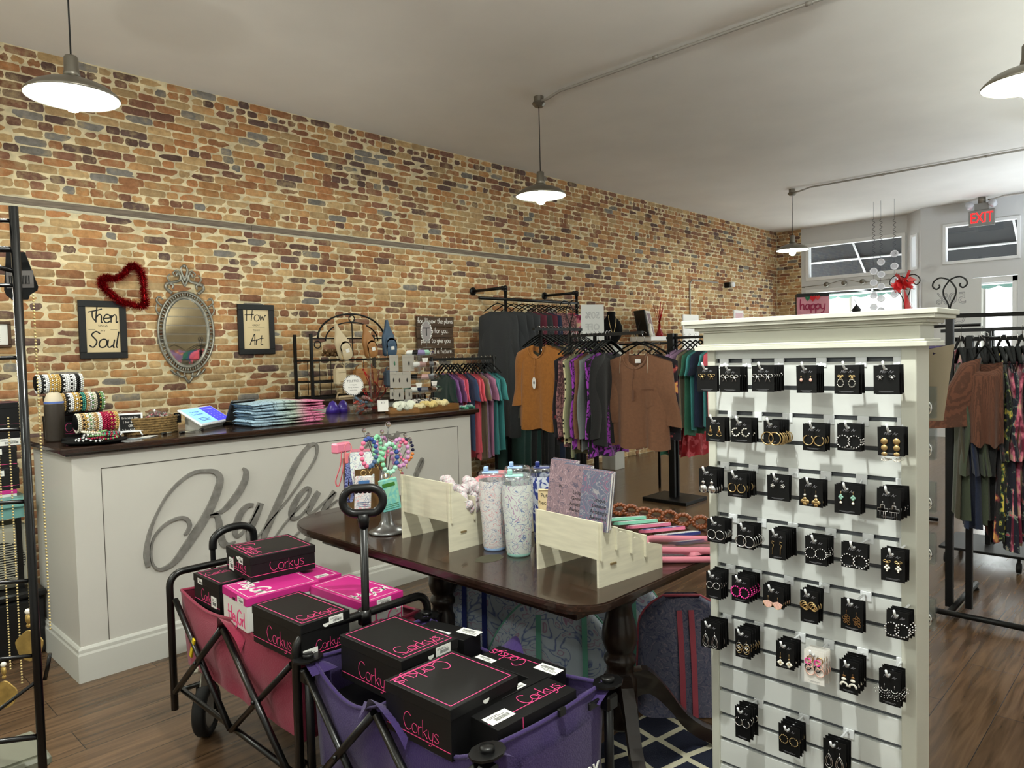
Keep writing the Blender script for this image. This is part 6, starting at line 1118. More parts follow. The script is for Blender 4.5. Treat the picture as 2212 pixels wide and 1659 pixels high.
# coil ties in a clear box, red spray, wooden tray and scrunchies
t=thing('clear_box','clear acrylic box of coloured coil hair ties under the round sign','container',(2.77,4.05,TOP)); b=MB()
for a,c in (((-.08,-.06,0),(.08,.06,.003)),((-.08,-.06,0),(-.077,.06,.07)),((.077,-.06,0),(.08,.06,.07)),((-.08,-.06,0),(.08,-.057,.07)),((-.08,.057,0),(.08,.06,.07))): b.box(a,c)
b.build('acrylic_box',m_acry,t); R=random.Random(13)
def coil(c,name,loc,rot,lab,grp,R0=.022,r=.0045,n=15):
    b=MB(); P=[]; K=n*8
    for i in range(K): a=2*PI*i/K; th=n*a; P.append(((R0+r*1.2*math.cos(th))*math.cos(a),(R0+r*1.2*math.cos(th))*math.sin(a),r*1.2*math.sin(th)))
    b.tube(P,.0022,5,closed=True); o=b.build('coil_hair_tie',mat(name,c,.3),loc=loc,label=lab,cat='hair tie',group=grp); o.rotation_euler=rot; return o
cc=[('red_coil',(.80,.16,.12)),('blue_grey_coil',(.40,.50,.58)),('pale_coil',(.75,.62,.60)),('coral_coil',(.88,.35,.28)),('brown_coil',(.45,.30,.28))]
for j in range(18):
    n,c=cc[j%5]; coil(c,n,(2.77+R.uniform(-.052,.052),4.05+R.uniform(-.032,.032),TOP+.012+.0055*j),(R.uniform(-.6,.6),R.uniform(-.6,.6),0),'%s hair tie in the clear box under the round sign'%n.replace('_',' '),'coil hair ties in the clear box')
for j in range(9):
    c=((.30,.62,.50),(.80,.86,.85),(.45,.35,.38),(.35,.60,.55))[j%4]; n='loose_coil_%d'%(j%4); p=on(975+j*5,880-(j%3)); coil(c,n,(3.39+.022*j-.02*(j%2),3.72+.028*(j%3),TOP+.008+.006*(j%2)),(R.uniform(-.2,.2),R.uniform(-.2,.2),0),('mint','white','brown','teal')[j%4]+' coil hair tie loose at the right end of the counter','loose coil hair ties') if j<6 else None
p=on(880,890); t=thing('wooden_tray','angular honey brown wooden tray full of headbands on the counter','tray',(3.08,3.83,TOP))
b=MB()
P=[(-.27,-.03),(-.10,-.12),(.28,-.085),(.26,.06),(-.22,.09)]
b.prism([(x,y) for x,y in P],.0,.006)
for (x0,y0),(x1,y1) in zip(P,P[1:]+P[:1]):
    d=Vector((x1-x0,y1-y0,0)); n=Vector((-d.y,d.x,0)).normalized()*.010; v=[Vector((x0,y0,0)),Vector((x1,y1,0)),Vector((x1,y1,0))+n,Vector((x0,y0,0))+n]; b.add([tuple(q) for q in v]+[(q.x,q.y,.042) for q in v],[[0,3,2,1],[4,5,6,7],[0,1,5,4],[1,2,6,5],[2,3,7,6],[3,0,4,7]])
b.build('tray_body',mat('honey_wood',(.50,.34,.16),.5,nz=(8,.25),stretch=(1,6,6)),t)
def scr(lab,x,y,z,c,name,R0=.045,r=.016,pat=None,sy=1,rz=0):
    b=MB(); K=72; P=[(R0*math.cos(2*PI*i/K),R0*sy*math.sin(2*PI*i/K),r*.25*math.sin(9*2*PI*i/K)) for i in range(K)]; b.tube(P,[r*(1+.28*math.sin(14*2*PI*i/K)) for i in range(K)],10,closed=True)
    m=mat(name,c,.85,bump=.3,bscale=80,**(pat or {})); b.build('scrunchie',m,loc=(x,y,z),rz=rz,label=lab,cat='hair tie',group='headbands and scrunchies in the wooden tray')
scr('white knotted headband at the left of the wooden tray',2.93,3.80,TOP+.05,(.88,.89,.82),'white_fabric',.062,.024,None,.7,.3)
scr('black headband with white print in the wooden tray',3.10,3.86,TOP+.058,(.05,.05,.05),'black_print_fabric',.065,.020,dict(pat='vor',col2=(.75,.72,.7),pscale=40,lo=.5,hi=.6),.6,0)
scr('yellow scrunchie in the middle of the wooden tray',3.10,3.76,TOP+.05,(.85,.76,.50),'yellow_fabric',.040,.018); scr('pale yellow scrunchie at the right of the wooden tray',3.22,3.78,TOP+.05,(.88,.82,.62),'pale_yellow_fabric',.040,.018); scr('leopard scrunchie against the acrylic tower',3.17,3.87,TOP+.056,(.75,.68,.55),'leopard_fabric',.040,.016,dict(pat='vor',col2=(.15,.10,.07),pscale=60,lo=.4,hi=.45)); scr('cream scrunchie at the front corner of the wooden tray',3.0,3.745,TOP+.045,(.86,.80,.62),'cream_fabric',.032,.014)
p=at(816,878,y=3.84); board('small_price_card','small white card with black arch drawing left of the wooden tray','card',(2.80,3.86,TOP),.07,.075,-.5,-.15,['$12'],.016,m_cardw,m_cardw,m_ink,.002,False)
t=thing('red_spray','glittery red twig spray standing behind the clear box','decoration',(2.93,4.13,TOP)); b=MB(); b.lathe([(0,0),(.03,0),(.034,.02),(.02,.04),(0,.04)],12); b.build('spray_base',m_tin,t); R=random.Random(17); b=MB()
for k in range(15):
    a=R.uniform(0,2*PI); l=R.uniform(.16,.33); s_=R.uniform(.02,.11); P=[(0,0,.03),(s_*.25*math.cos(a),s_*.25*math.sin(a),l*.4),(s_*.8*math.cos(a+.4),s_*.8*math.sin(a+.4),l*.75),(s_*math.cos(a),s_*math.sin(a),l)]; P=smooth(P,5); b.tube(P,.0028,5)
    for q in P[4::2]:
        for h in range(2): d=Vector((R.gauss(0,1),R.gauss(0,1),R.gauss(0,1))).normalized()*.012; b.tube([q,tuple(Vector(q)+d)],.0014,4)
b.build('glitter_twigs',m_tin,t)
# ================================================================ ON THE TABLE
m_ply=mat('whitewashed_plywood',(.83,.81,.72),.6,nz=(7,.10),stretch=(1,1,9))
def organizer(label,x,y,rz,w,h,d,steps):
    "plywood card rack: front board across the width (local y), stepped side boards running back (+x)"
    t=thing('plywood_organizer',label,'display stand',(x,y,TT),rz)
    for s,nm in ((1,'l'),(-1,'r')):
        b=MB(); yy=s*w/2; o=[(0,0),(d,0),(d,h*.38)]; n=steps
        for k in range(n): x1=d-(d-.03)*(k+1)/n; z=h*.38+(h*.62)*(k+.55)/n; o+=[(x1+.012,z),(x1,z)]
        o+=[(.0,h)]; b.M=Matrix(((1,0,0,0),(0,0,-1,yy+.004),(0,1,0,0),(0,0,0,1))); b.prism(o,0,.008); b.build('side_board',m_ply,t)
    for k in range(steps):
        xx=.006+(d-.03)*k/max(1,steps); top=h-(h*.5)*k/steps; b=MB(); lo=h*.42 if k==0 else top-h*.35; b.box((xx,-w/2-.012,lo),(xx+.007,w/2+.012,top),0); b.build('cross_board',m_ply,t)
    b=MB(); b.box((.05,-w/2-.0085,.06),(.075,-w/2-.0035,.066)); b.build('tab_slot',mat('slot_shadow_brown',(.45,.38,.25),.8),t); return t
organizer('taller left whitewashed plywood organizer holding scrunchies on the table',1.675,2.075,-.05,.29,.245,.24,2)
organizer('right whitewashed plywood organizer holding notebooks on the table',1.700,1.418,-.10,.265,.195,.30,4)
SW=dict(pat='swirl'); 
m_p1=mat('bow_print',(.84,.83,.82),.45,pat='lines',col2=(.42,.46,.60),pscale=27,col3=(.80,.48,.52)); m_p2=mat('swirl_print',(.82,.84,.82),.45,pat='lines',col2=(.28,.38,.62),pscale=19,col3=(.62,.38,.60)); m_p3=mat('navy_swirl_print',(.20,.26,.55),.45,pat='swirl',col2=(.80,.82,.86),pscale=24,lo=.48,hi=.55)
m_p4=mat('muted_floral_print',(.52,.43,.46),.6,pat='lines',col2=(.28,.28,.36),pscale=22,col3=(.70,.60,.62)); m_p5=mat('blue_floral_print',(.36,.38,.46),.6,pat='lines',col2=(.62,.60,.60),pscale=22,col3=(.62,.36,.45)); m_p6=mat('scrunchie_print',(.82,.80,.80),.8,pat='lines',col2=(.70,.22,.42),pscale=50,col3=(.12,.32,.42))
m_lid=mat('lid_aqua',(.62,.82,.78),.35); m_lidb=mat('lid_blue',(.62,.74,.90),.35); m_navy=mat('navy_plastic',(.10,.16,.42),.4)
for (x,y,h,r,m,ml,lab) in ((1.800,1.835,.285,.052,m_p1,m_lidb,'tumbler with pale blue lid tab and bow print beside the left organizer'),(1.800,1.715,.285,.054,m_p2,m_lid,'swirl print tumbler with aqua lid, in front of the others'),(1.965,1.735,.29,.052,m_p3,m_navy,'navy patterned tumbler behind the swirl print one'),(1.955,1.86,.28,.050,m_p2,m_lidb,'pale tumbler at the back of the four')):
    t=thing('tumbler',lab,'tumbler',(x,y,TT)); b=MB(); b.lathe([(r*.76,.010),(r*.80,.016),(r*.86,h*.35),(r,h*.62),(r,h*.88)],32); b.build('printed_cup',m,t)
    b=MB(); b.lathe([(0,0),(r*.70,0),(r*.75,.004),(r*.77,.012),(r*.765,.014)],32); b.build('cup_base',ml,t); b=MB(); b.lathe([(r,h*.88),(r*1.0,h*.93),(r*.98,h*.97),(r*.9,h*.985)],32); b.lathe([(0,h*.955),(r*.9,h*.955),(r*.9,h*.985)],32); b.build('clear_lid',m_poly,t)
    b=MB(); b.box((-r*.4,-.018,h*.96),(r*.75,.018,h*.985),0,.003); b.box((r*.3,-.014,h*.985),(r*.62,.014,h*1.05),0,.003); b.build('lid_slider',ml,t)
    t.rotation_euler.z=2.3
t=thing('pink_pouch','puffy pink patterned pouch lying behind the tumblers','pouch',(2.02,2.02,TT+.183)); m_pkp=mat('pink_pattern_fabric',(.85,.45,.50),.8,pat='swirl',col2=(.90,.58,.60),pscale=30,lo=.45,hi=.55)
b=MB(); b.grid(lambda u,v:(.12*(2*u-1),.07*math.cos(2*PI*v)*math.sin(PI*min(.999,max(.001,u)))**.6,.052*math.sin(2*PI*v)*math.sin(PI*min(.999,max(.001,u)))**.6*(1+.06*math.sin(14*u))),24,18); b.build('pouch_body',m_pkp,t,rz=-.8); b=MB(); b.box((-.135,-.03,-.01),(-.10,.03,.02),0,.004); b.build('pouch_handle',mat('pink_webbing',(.78,.47,.53),.8),t,rz=-.8)
t=thing('gift_crate','shallow plywood crate under the pink pouch behind the tumblers','crate',(2.05,2.0,TT)); b=MB(); b.box((-.13,-.11,0),(.13,.11,.135),0,.003); b.build('crate_body',m_ply,t)
for j,(x,y,z) in enumerate(((1.76,2.02,.165),(1.79,1.955,.168),(1.83,2.09,.19),(1.87,2.0,.195),(1.84,1.94,.13),(1.88,1.945,.15))):
    b=MB(); K=60; b.tube([(.042*math.cos(2*PI*i/K),.042*math.sin(2*PI*i/K),.004*math.sin(9*2*PI*i/K)) for i in range(K)],[.017*(1+.25*math.sin(14*2*PI*i/K)) for i in range(K)],9,closed=True); o=b.build('scrunchie',m_p6,loc=(x,y,TT+z),label='multicoloured print scrunchie, %s from the front in the left plywood organizer'%ORD[j],cat='scrunchie',group='scrunchies in the plywood organizer'); o.rotation_euler=(1.2-.2*j,.3*(j%3)-.2,.4*j)
# notebooks leaning in the right organizer
for j in range(9):
    w,h=.116,.175; x=(1.712,1.723,1.734,1.750,1.761,1.772,1.792,1.803,1.814)[j]; yy=(1.345,1.35,1.352,1.455,1.46,1.462,1.545,1.55,1.553)[j]-.02; m=(m_p5,m_p4,m_p5,m_p4,m_p5,m_p5,m_p4,m_p5,m_p4)[j]
    t=thing('notebook','patterned notebook, %s from the front in the right organizer'%ORD[j],'notebook',(x,yy,TT+.165+.001*j),-.10,'notebooks in the plywood organizer'); t.rotation_euler.y=.16
    b=MB(); b.box((0,-w/2,0),(.0012,w/2,h)); b.box((.0085,-w/2,0),(.0095,w/2,h)); b.M=frame((-.0003,0,.03),(0,-1,0),(0,0,1))
    for i,(l,s) in enumerate(((('Unique','Genuine','Amazingly','Awesome') if j<6 else ('Women','Strong','You','Love'))[q],.017) for q in range(4)): b.text(l,s,.02,.055-.018*i,0,1,.0002)
    b.build('notebook_cover',[m,m_ink],t); b=MB(); b.box((.0012,-w/2+.001,.001),(.0085,w/2-.001,h-.0015)); b.build('page_block',m_cardw,t)
p=at(1154,1040,x=1.80); board('craft_card','small cream lettered card left of the notebooks','card',(1.81,1.60,TT+.001),.04,.22,-1.2,0,['Put','Pieces'],.02,m_kraft,m_kraft,m_ink,.002,False)
# keychain tree, brown box, pouch, wristlets
KX,KY=1.70,2.345; t=thing('keychain_tree','silver pedestal stand with crystal-topped stems carrying beaded keychains','display stand',(KX,KY,TT))
m_pew=mat('pewter',(.50,.50,.50),.3,.85); b=MB(); b.lathe([(0,0),(.068,0),(.072,.004),(.068,.010),(.058,.014),(.035,.026),(.022,.05),(.017,.09),(.02,.14),(.024,.20),(.02,.25),(0,.255)],36); b.build('pedestal_base',m_pew,t); m_cry=bpy.data.materials.new('crystal'); m_cry.use_nodes=True; bb=m_cry.node_tree.nodes['Principled BSDF']; bb.inputs['Transmission Weight'].default_value=1; bb.inputs['Roughness'].default_value=.03; bb.inputs['IOR'].default_value=1.5
for (px,py,r) in ((838,917,.0125),(786,930,.009),(795,939,.009),(825,933,.009),(875,940,.009),(885,949,.009),(846,952,.009)):
    p=at(px,py,y=KY+(.03 if px in(786,825,875) else -.03)) if px!=838 else at(px,py,y=KY); q=p-Vector((KX,KY,TT)); b=MB(); b.tube(smooth([(0,0,.22),(q.x*.5,q.y*.5,q.z*.72),(q.x,q.y,q.z-r)],4),.0022,5); st=b.build('stem',m_pew,t); b=MB(); b.ball(tuple(q),r,10); b.build('crystal_knob',m_cry,st)
def keychain(lab,px,py,y,R0,cols_,n=16,sv=1.25,rot=0):
    p=at(px,py,y=y); b=MB(); M=Matrix.Rotation(rot,4,'Z'); pts=[tuple(M@Vector((R0*.78*math.cos(a),0,R0*sv*math.sin(a)))) for a in [2*PI*i/n+PI/2 for i in range(n)]]; b.beads(pts,R0*.215,[cols_[min(len(cols_)-1,int(i*len(cols_)/n))] for i in range(n)],8); t=thing('beaded_keychain',lab,'keychain',tuple(p),0,'beaded keychains on the silver stand')
    ms=[mat('si_'+k,c,.45) for k,c in (('pink',(.88,.45,.58)),('blue',(.20,.30,.58)),('mint',(.52,.78,.62)),('lilac',(.78,.56,.74)),('orange',(.82,.48,.22)),('navy',(.08,.09,.22)),('pale_mint',(.66,.84,.76)),('slate',(.28,.38,.52)))]
    b.build('silicone_beads',ms,t); b=MB(); b.torus((0,0,-R0*sv-.010),.008,.0014,(1,0,0),(0,0,1)); b.tube([(0,0,-R0*sv-.018),(0,-.002,-R0*sv-.032)],.002,5); b.build('key_ring',m_gold,t)
keychain('pink and blue beaded keychain loop at the left of the silver stand',797,978,2.27,.043,[1,0,0,0,0,7,7,7,1,1]); keychain('mint beaded keychain loop behind the pink and blue one',815,970,2.33,.040,[2,2,2,6,2,2,2,2],rot=.5); keychain('mint and blue beaded keychain loop in the middle of the silver stand',842,990,2.27,.045,[6,2,2,2,6,6,6,6,1,1,2,2]); keychain('lilac beaded keychain loop at the right of the silver stand',864,978,2.30,.043,[3,3,3,3,3,3,3,0],rot=-.4); keychain('magenta beaded keychain loop furthest right on the silver stand',877,972,2.38,.036,[5,0,3,0,4,4,5,5],rot=-.7); keychain('pink beaded keychain at the back of the silver stand',826,968,2.42,.036,[3,3,0,3])
def idwallet(lab,px,py,y,w,h,m,mt,rz,tilt):
    p=at(px,py,y=y); t=thing('card_wallet',lab,'wallet',tuple(p),rz); t.rotation_euler.x=0; M=Matrix.Rotation(tilt,4,'Y'); b=MB(); b.M=M; b.box((-w/2,-.006,-h),(w/2,.006,0),0,.004); b.build('wallet_body',m,t); b=MB(); b.M=M; b.box((-w*.34,-.0075,-h*.24),(w*.34,-.006,-h*.13)); b.build('name_band',mt,t)
    b=MB(); b.M=M; 
    for k in range(3): b.box((-w*.38,-.0078,-h*(.78+.06*k)),(w*.38,-.006,-h*(.785+.06*k)))
    b.build('card_slots',mt,t); b=MB(); b.M=M; b.torus((.0,0,.010),.010,.0016,(1,0,0),(0,0,1)); b.build('split_ring',m_gold,t)
m_teal2=mat('teal_print',(.42,.70,.68),.5,pat='swirl',col2=(.55,.76,.66),pscale=18,lo=.44,hi=.56)
idwallet('white floral card wallet with a blue name band hanging from the keychain stand',785,1028,2.20,.062,.122,m_p1,mat('blue_band_label',(.25,.42,.62),.5),-.25,.06); idwallet('teal card wallet with a green name band hanging from the keychain stand',836,1034,2.22,.072,.125,m_teal2,mat('green_band_label',(.20,.42,.12),.5),-.35,-.14)
idwallet('slim pink wallet hanging edge-on at the right of the keychain stand',868,1020,2.36,.03,.11,mat('slim_pink',(.72,.36,.42),.6),mat('blue_band_label',(.25,.42,.62),.5),.9,.0)
p=at(742,1100,z=TT); t=thing('brown_holder','tall open brown wooden box holding printed pouches at the table end','box',(1.835,2.775,TT),-.12); m_bw=mat('brown_ply',(.40,.29,.15),.6,nz=(6,.2)); b=MB()
for a,c in (((-.02,-.06,0),(.14,-.054,.20)),((-.02,.054,0),(.14,.06,.24)),((-.02,-.06,0),(-.012,.06,.12)),((.132,-.06,0),(.14,.06,.24)),((-.02,-.06,0),(.14,.06,.01))): b.box(a,c)
b.build('box_body',m_bw,t)
p=at(760,975,y=2.72); t=thing('printed_pouch','blue swirl print pouch with pink zip leaning out of the brown box','pouch',(1.86,2.74,TT+.16),-.7); t.rotation_euler.x=-.30; b=MB(); b.grid(lambda u,v:(.055*math.cos(2*PI*u),.018*math.sin(2*PI*u)*(1-.9*v),.18*v-.06),20,6,closeu=True); b.build('pouch_body',m_p2,t); b=MB(); b.box((-.054,-.004,.115),(.054,.004,.128)); b.build('pink_zip',mat('pink_webbing',(.78,.47,.53),.8),t)
p=at(742,962,y=2.60); t=thing('pink_pouch','glossy pink pouch with wrist strap at the top of the brown box','pouch',(p.x,2.62,p.z-.012),.3); b=MB(); b.box((-.045,-.018,-.02),(.045,.018,.022),0,.006); b.build('pouch_body',mat('gloss_pink',(.90,.52,.62),.3),t); b=MB(); q=at(722,1050,y=2.60)-Vector((p.x,2.62,p.z-.012)); loop_ribbon(b,smooth([(-.02,-.02,-.01),(q.x*.6,-.02,q.z*.45),(q.x-.012,-.02,q.z*.85),(q.x+.006,-.02,q.z),(q.x*.5+.012,-.02,q.z*.55),(-.005,-.02,-.02)],6),.012,.002,None,(1,.4,0)); b.build('wrist_strap',mat('coral_strap',(.86,.42,.46),.7),t)
p=at(750,985,y=2.5); q=at(756,1085,y=2.5)-p; t=thing('wristlet_strap','blue floral wristlet strap hanging left of the keychain stand','strap',tuple(p)); b=MB(); loop_ribbon(b,smooth([(0,0,0),(-.006,0,q.z*.4),(-.010,0,q.z*.85),(.004,0,q.z),(.018,0,q.z*.85),(.008,0,q.z*.4),(.0,0,-.01)],6),.014,.002,None,(.8,-.6,0)); b.build('strap_webbing',mat('blue_strap_print',(.50,.54,.74),.7,pat='swirl',col2=(.18,.2,.42),pscale=60,lo=.5,hi=.55),t); b=MB(); b.box((-.009,-.004,-.03),(.009,.004,.012),0,.002); b.torus((.006,0,.03),.016,.002,(1,0,0),(0,0,1),sv=1.4); b.build('pink_clasp',mat('clasp_pink',(.88,.50,.52),.4),t)
# row of pastel key pouches with wooden bead rings
m_woodb=mat('wood_bead',(.48,.25,.12),.25,coat=.6); fan=[(1348,1110,'mint',(.48,.74,.64)),(1372,1115,'mint edged',(.48,.74,.64)),(1400,1120,'pink edged',(.82,.45,.55)),(1430,1126,'rose edged',(.84,.45,.56)),(1462,1135,'navy edged',(.12,.17,.42)),(1497,1146,'dark blue edged',(.12,.17,.42)),(1525,1165,'light pink edged',(.88,.58,.64))]
ringpx=[(1339,1097),(1363,1100),(1391,1106),(1418,1110),(1446,1113),(1476,1120),(1514,1125)]
for j,((px,py,nm,c),(rx,ry)) in enumerate(zip(fan,ringpx)):
    g_=at(rx,ry+9,z=TT+.02); t=thing('bead_bangle','ring of shiny brown wooden beads, %s from the left along the pouch row'%ORD[j],'bangle',(g_.x,g_.y,TT+.030),.6,'wooden bead bangles on the table')
    b=MB(); b.beads([(.0,.028*math.cos(a),.021*math.sin(a)) for a in [2*PI*i/12 for i in range(12)]],.0088,None,8); b.beads([(.018,.026*math.cos(a),.019*math.sin(a)) for a in [2*PI*i/12+.2 for i in range(12)]],.0085,None,8); b.build('wooden_beads',m_woodb,t)
    q=at(px,py+24,z=TT+.02); t=thing('key_pouch','%s clear printed key pouch, %s from the left in the overlapping row'%(nm,ORD[j]),'pouch',(q.x,q.y,TT+.012+.0045*(6-j)),-.62+.03*j,'key pouches on the table'); t.rotation_euler.x=-.22
    o=rrect(-.082,-.042,.082,.042,(.016,)*4,4); b=MB(); b.prism(o,0,.011); b.build('pouch_edge',mat('edge_'+nm.replace(' ','_'),c,.5),t); b=MB(); b.prism([(x*.93,y*.90) for x,y in o],.011,.0125); b.build('printed_face',(m_p2,m_p1,m_p1,m_p3)[j%4],t)
t=thing('pink_tote_pouch','large clear pouch with pink edging, uppermost of the two at the near end','pouch',(2.16,1.275,TT+.034),-.95); o=rrect(-.125,-.075,.125,.075,(.03,)*4,5); b=MB(); b.tube([(x,y,0) for x,y in o],.009,6,closed=True,flat=1.4); b.build('pink_edging',mat('pink_webbing',(.78,.47,.53),.8),t); b=MB(); b.prism(o,.0,.004); b.build('clear_face',m_poly,t)
t=thing('pink_tote_pouch','large clear pouch with pink edging, lower of the two at the near end','pouch',(2.13,1.268,TT+.011),-.85); b=MB(); b.tube([(x,y,0) for x,y in o],.009,6,closed=True,flat=1.2); b.build('pink_edging',mat('pink_webbing',(.78,.47,.53),.8),t); b=MB(); b.prism(o,-.001,.003); b.build('printed_face',m_p4,t)
t=thing('aqua_ribbon','short aqua ribbon bow tucked beside the right organizer','ribbon',(1.99,1.49,TT+.07)); b=MB(); loop_ribbon(b,smooth([(-.09,.0,.02),(-.03,.0,.0),(.01,0,.02),(.03,.0,-.01),(.0,0,-.01),(.05,0,-.02)],5),.016,.002,None,(0,.5,.8)); b.build('ribbon_strip',mat('aqua_ribbon',(.45,.68,.70),.6),t)
t=thing('pink_tag','small pink plastic tab at the top corner of the right organizer','tag',(1.93,1.53,TT+.165),.5); b=MB(); b.box((-.014,-.004,-.018),(.014,.004,.018),0,.003); b.build('tab',mat('tab_pink',(.80,.35,.50),.5),t)
b=MB(); b.prism([(.055*math.cos(a)*(1+.08*math.sin(7*a)),.04*math.sin(a)) for a in [2*PI*i/28 for i in range(28)]],0,.0006); b.build('dusty_mark',mat('dusty_green',(.26,.25,.19),.9),loc=(1.70,1.76,TT),label='faint dusty green smudge on the dark tabletop before the tumblers',cat='stain')
# ================================================================ UNDER THE TABLE
def bag(label,px,py,d,w,h,th,m,trim,rz,top=.5,straps=(),z=None):
    v=_f+CR*((px-1106)/FOC)+CU*((829.5-py)/FOC); p=EYE+v*d; p.z=0.004; t=thing('tote_bag',label,'bag',tuple(p),rz); b=MB()
    def fn(u,v_):
        a=2*PI*u; ww=w*(1-.10*v_) if v_<top else w*(1-.10*v_)*math.cos(min(1.35,(v_-top)/(1-top)*1.35))**.55; return (ww*math.copysign(abs(math.cos(a))**.6,math.cos(a)),th*(1-.6*v_)*math.copysign(abs(math.sin(a))**.7,math.sin(a))+.006*math.sin(9*u*PI+5*v_),h*v_)
    b.grid(fn,36,18,closeu=True); b.add([fn(i/36,0) for i in range(36)],[list(range(36))[::-1]]); b.build('bag_body',m,t)
    b=MB(); b.tube([tuple(Vector(fn(.0,v_/16))*1.0) for v_ in range(17)]+[tuple(Vector(fn(.5,v_/16))) for v_ in range(16,-1,-1)],.006,6); b.build('piping',trim,t)
    for sx in straps:
        b=MB(); loop_ribbon(b,[Vector(fn(.75,v_/10))*1.0+Vector((sx*w-fn(.75,v_/10)[0],-.004,0)) for v_ in range(0,10)],.022,.003,None,(1,0,0)); b.build('strap',trim,t)
    return t
m_mint=mat('mint_webbing',(.36,.60,.52),.7); m_nvw=mat('navy_webbing',(.07,.13,.40),.7); m_rosew=mat('rose_webbing',(.72,.32,.38),.7)
m_b1=mat('pale_swirl_fabric',(.66,.70,.74),.6,pat='lines',col2=(.32,.38,.58),pscale=8,col3=(.60,.42,.54)); m_b2=mat('grey_paisley_fabric',(.40,.41,.50),.8,pat='lines',col2=(.24,.26,.40),pscale=20,col3=(.58,.52,.58))
bag('printed duffel bag with navy straps standing left under the table',1075,1400,3.35,.26,.46,.10,m_b1,m_nvw,-.85,.55,(-.55,-.2))
bag('clear printed tote bag with mint green trim in the middle under the table',1195,1440,3.02,.29,.42,.09,m_b1,m_mint,-.85,.35,(-.2,.45))
bag('round printed bag with mint trim behind the table pedestal',1330,1440,3.35,.27,.42,.09,m_b1,m_mint,-.85,.3,(.3,))
bag('grey paisley backpack with rose straps at the right under the table',1475,1560,2.95,.19,.46,.10,m_b2,m_rosew,-.80,.75,(-.1,.15))
# ================================================================ LEFT EDGE
AL=math.radians(147); LP=Vector((.372,1.757,0)); t=thing('ladder_stand','tall black wire ladder display stand at the left edge','display stand',(LP.x,LP.y,0)); dl=Vector((math.cos(AL),math.sin(AL),0))*.34; m_gl=mat('gloss_black_metal',(.03,.03,.032),.22)
b=MB(); b.tube([(0,0,.0),(0,0,1.785)],.0085,10); b.build('upright',m_gl,t); b=MB(); b.tube([(dl.x,dl.y,.0),(dl.x,dl.y,1.785)],.0085,10); b.build('upright',m_gl,t)
for py in (465,531,612,772,926,1077,1237,1385,1540):
    z=at(50,py,x=.372).z; b=MB(); b.tube([(0,0,z),(dl.x,dl.y,z)],.0042 if py not in (531,1540) else .0062,8); b.build('rung',m_gl,t)
z=at(50,570,x=.372).z; b=MB(); b.tube([(0,0,z-.01),(-.09,.02,z+.012)],.005,8); b.tube([(.01,-.01,.80),(.016,-.014,.83),(.02,-.016,.855)],.004,6); b.build('side_hook',m_gl,t)
b=MB(); z=at(50,1540,x=.372).z; b.tube([(0,0,z+.12),(dl.x*.5,dl.y*.5,z)],.004,6); b.tube([(0,0,.015),(-.1,-.25,.015)],.008,8); b.tube([(dl.x,dl.y,.015),(dl.x-.1,dl.y-.25,.015)],.008,8); b.build('brace',m_gl,t)
p=at(42,590,x=.385); t=thing('tag_card','black tapered hang card with grey barcode panel on the ladder stand','tag',(.388,p.y+.01,p.z)); b=MB(); b.M=frame((0,0,0),(.72,-.69,0),(0,0,1)); b.prism([(-.026,.045),(.012,.045),(.036,-.028),(.034,-.036),(.018,-.045),(.014,-.055),(-.018,-.055),(-.03,-.045),(-.034,-.034)],-.001,.001,0); b.box((-.028,-.030,.001),(.028,.006,.0014),1)
for k in range(12): b.box((-.022+.0036*k,-.022,.0014),(-.0205+.0036*k+.001*(k%2),-.004,.0017),0)
b.build('hang_card',[m_card,mat('grey_label',(.45,.43,.42),.6)],t)
def necklace(lab,pxs,z0,z1,pend,mb):
    t=thing('bead_necklace',lab,'necklace',(.40,1.80,z1),0,'necklaces on the ladder stand'); b=MB()
    for px in pxs:
        zz=z0
        while zz>z1+.05: p=at(px,800,x=.40); b.ball((0,p.y-1.80,zz-z1),.0024,6); zz-=.0068
    b.build('bead_strand',mb,t); y=at(sum(pxs)/len(pxs),1300,x=.40).y-1.80; b=MB()
    b.ball((0,y,.045),.007,8,1); b.ball((0,y,.028),.012,10,0,(.5,1,1)); b.ball((0,y,.012),.005,8,0); b.prism([(.030*math.cos(a)*(1+.07*math.sin(5*a)),-.035+.034*math.sin(a)*(1+.06*math.cos(4*a))) for a in [2*PI*i/24 for i in range(24)]],-.002,.002)
    n=48; M=frame((0,y,-.0),(.72,-.69,0),(0,0,1)); b.v[-n:]=[tuple(M@Vector(v)) for v in b.v[-n:]]; b.build('gold_pendant',[pend,m_pearl],t)
m_gb=mat('gold_seed_bead',(.78,.70,.48),.35,.3); m_gp=mat('gilded_shell',(.72,.60,.34),.4,.6,nz=(40,.3))
zb=at(60,1360,x=.40).z; necklace('long gold bead necklace with gilded shell pendant beside the ladder upright',(38,80),at(60,640,x=.40).z,zb,m_gp,m_gb)
zb2=at(0,1460,x=.40).z; necklace('gold pendant necklace cut off by the left edge of the photo',(-12,12),at(0,900,x=.40).z,zb2,m_gp,m_gb)
for k in range(5):
    p=at(5,1640,x=.30)
t=thing('grey_tray','grey plastic tray at the foot of the ladder stand, bottom left','tray',(.30,1.86,.60)); b=MB(); b.box((-.10,-.06,-.012),(.10,.10,.012),0,.006); b.box((-.08,-.045,.012),(.08,.085,.016),0,.003); b.build('tray_body',mat('grey_tray',(.42,.42,.36),.5),t); b=MB(); b.box((-.08,.0,-.60),(-.06,.02,-.012)); b.box((.06,.0,-.60),(.08,.02,-.012)); b.build('tray_leg',m_gl,t)
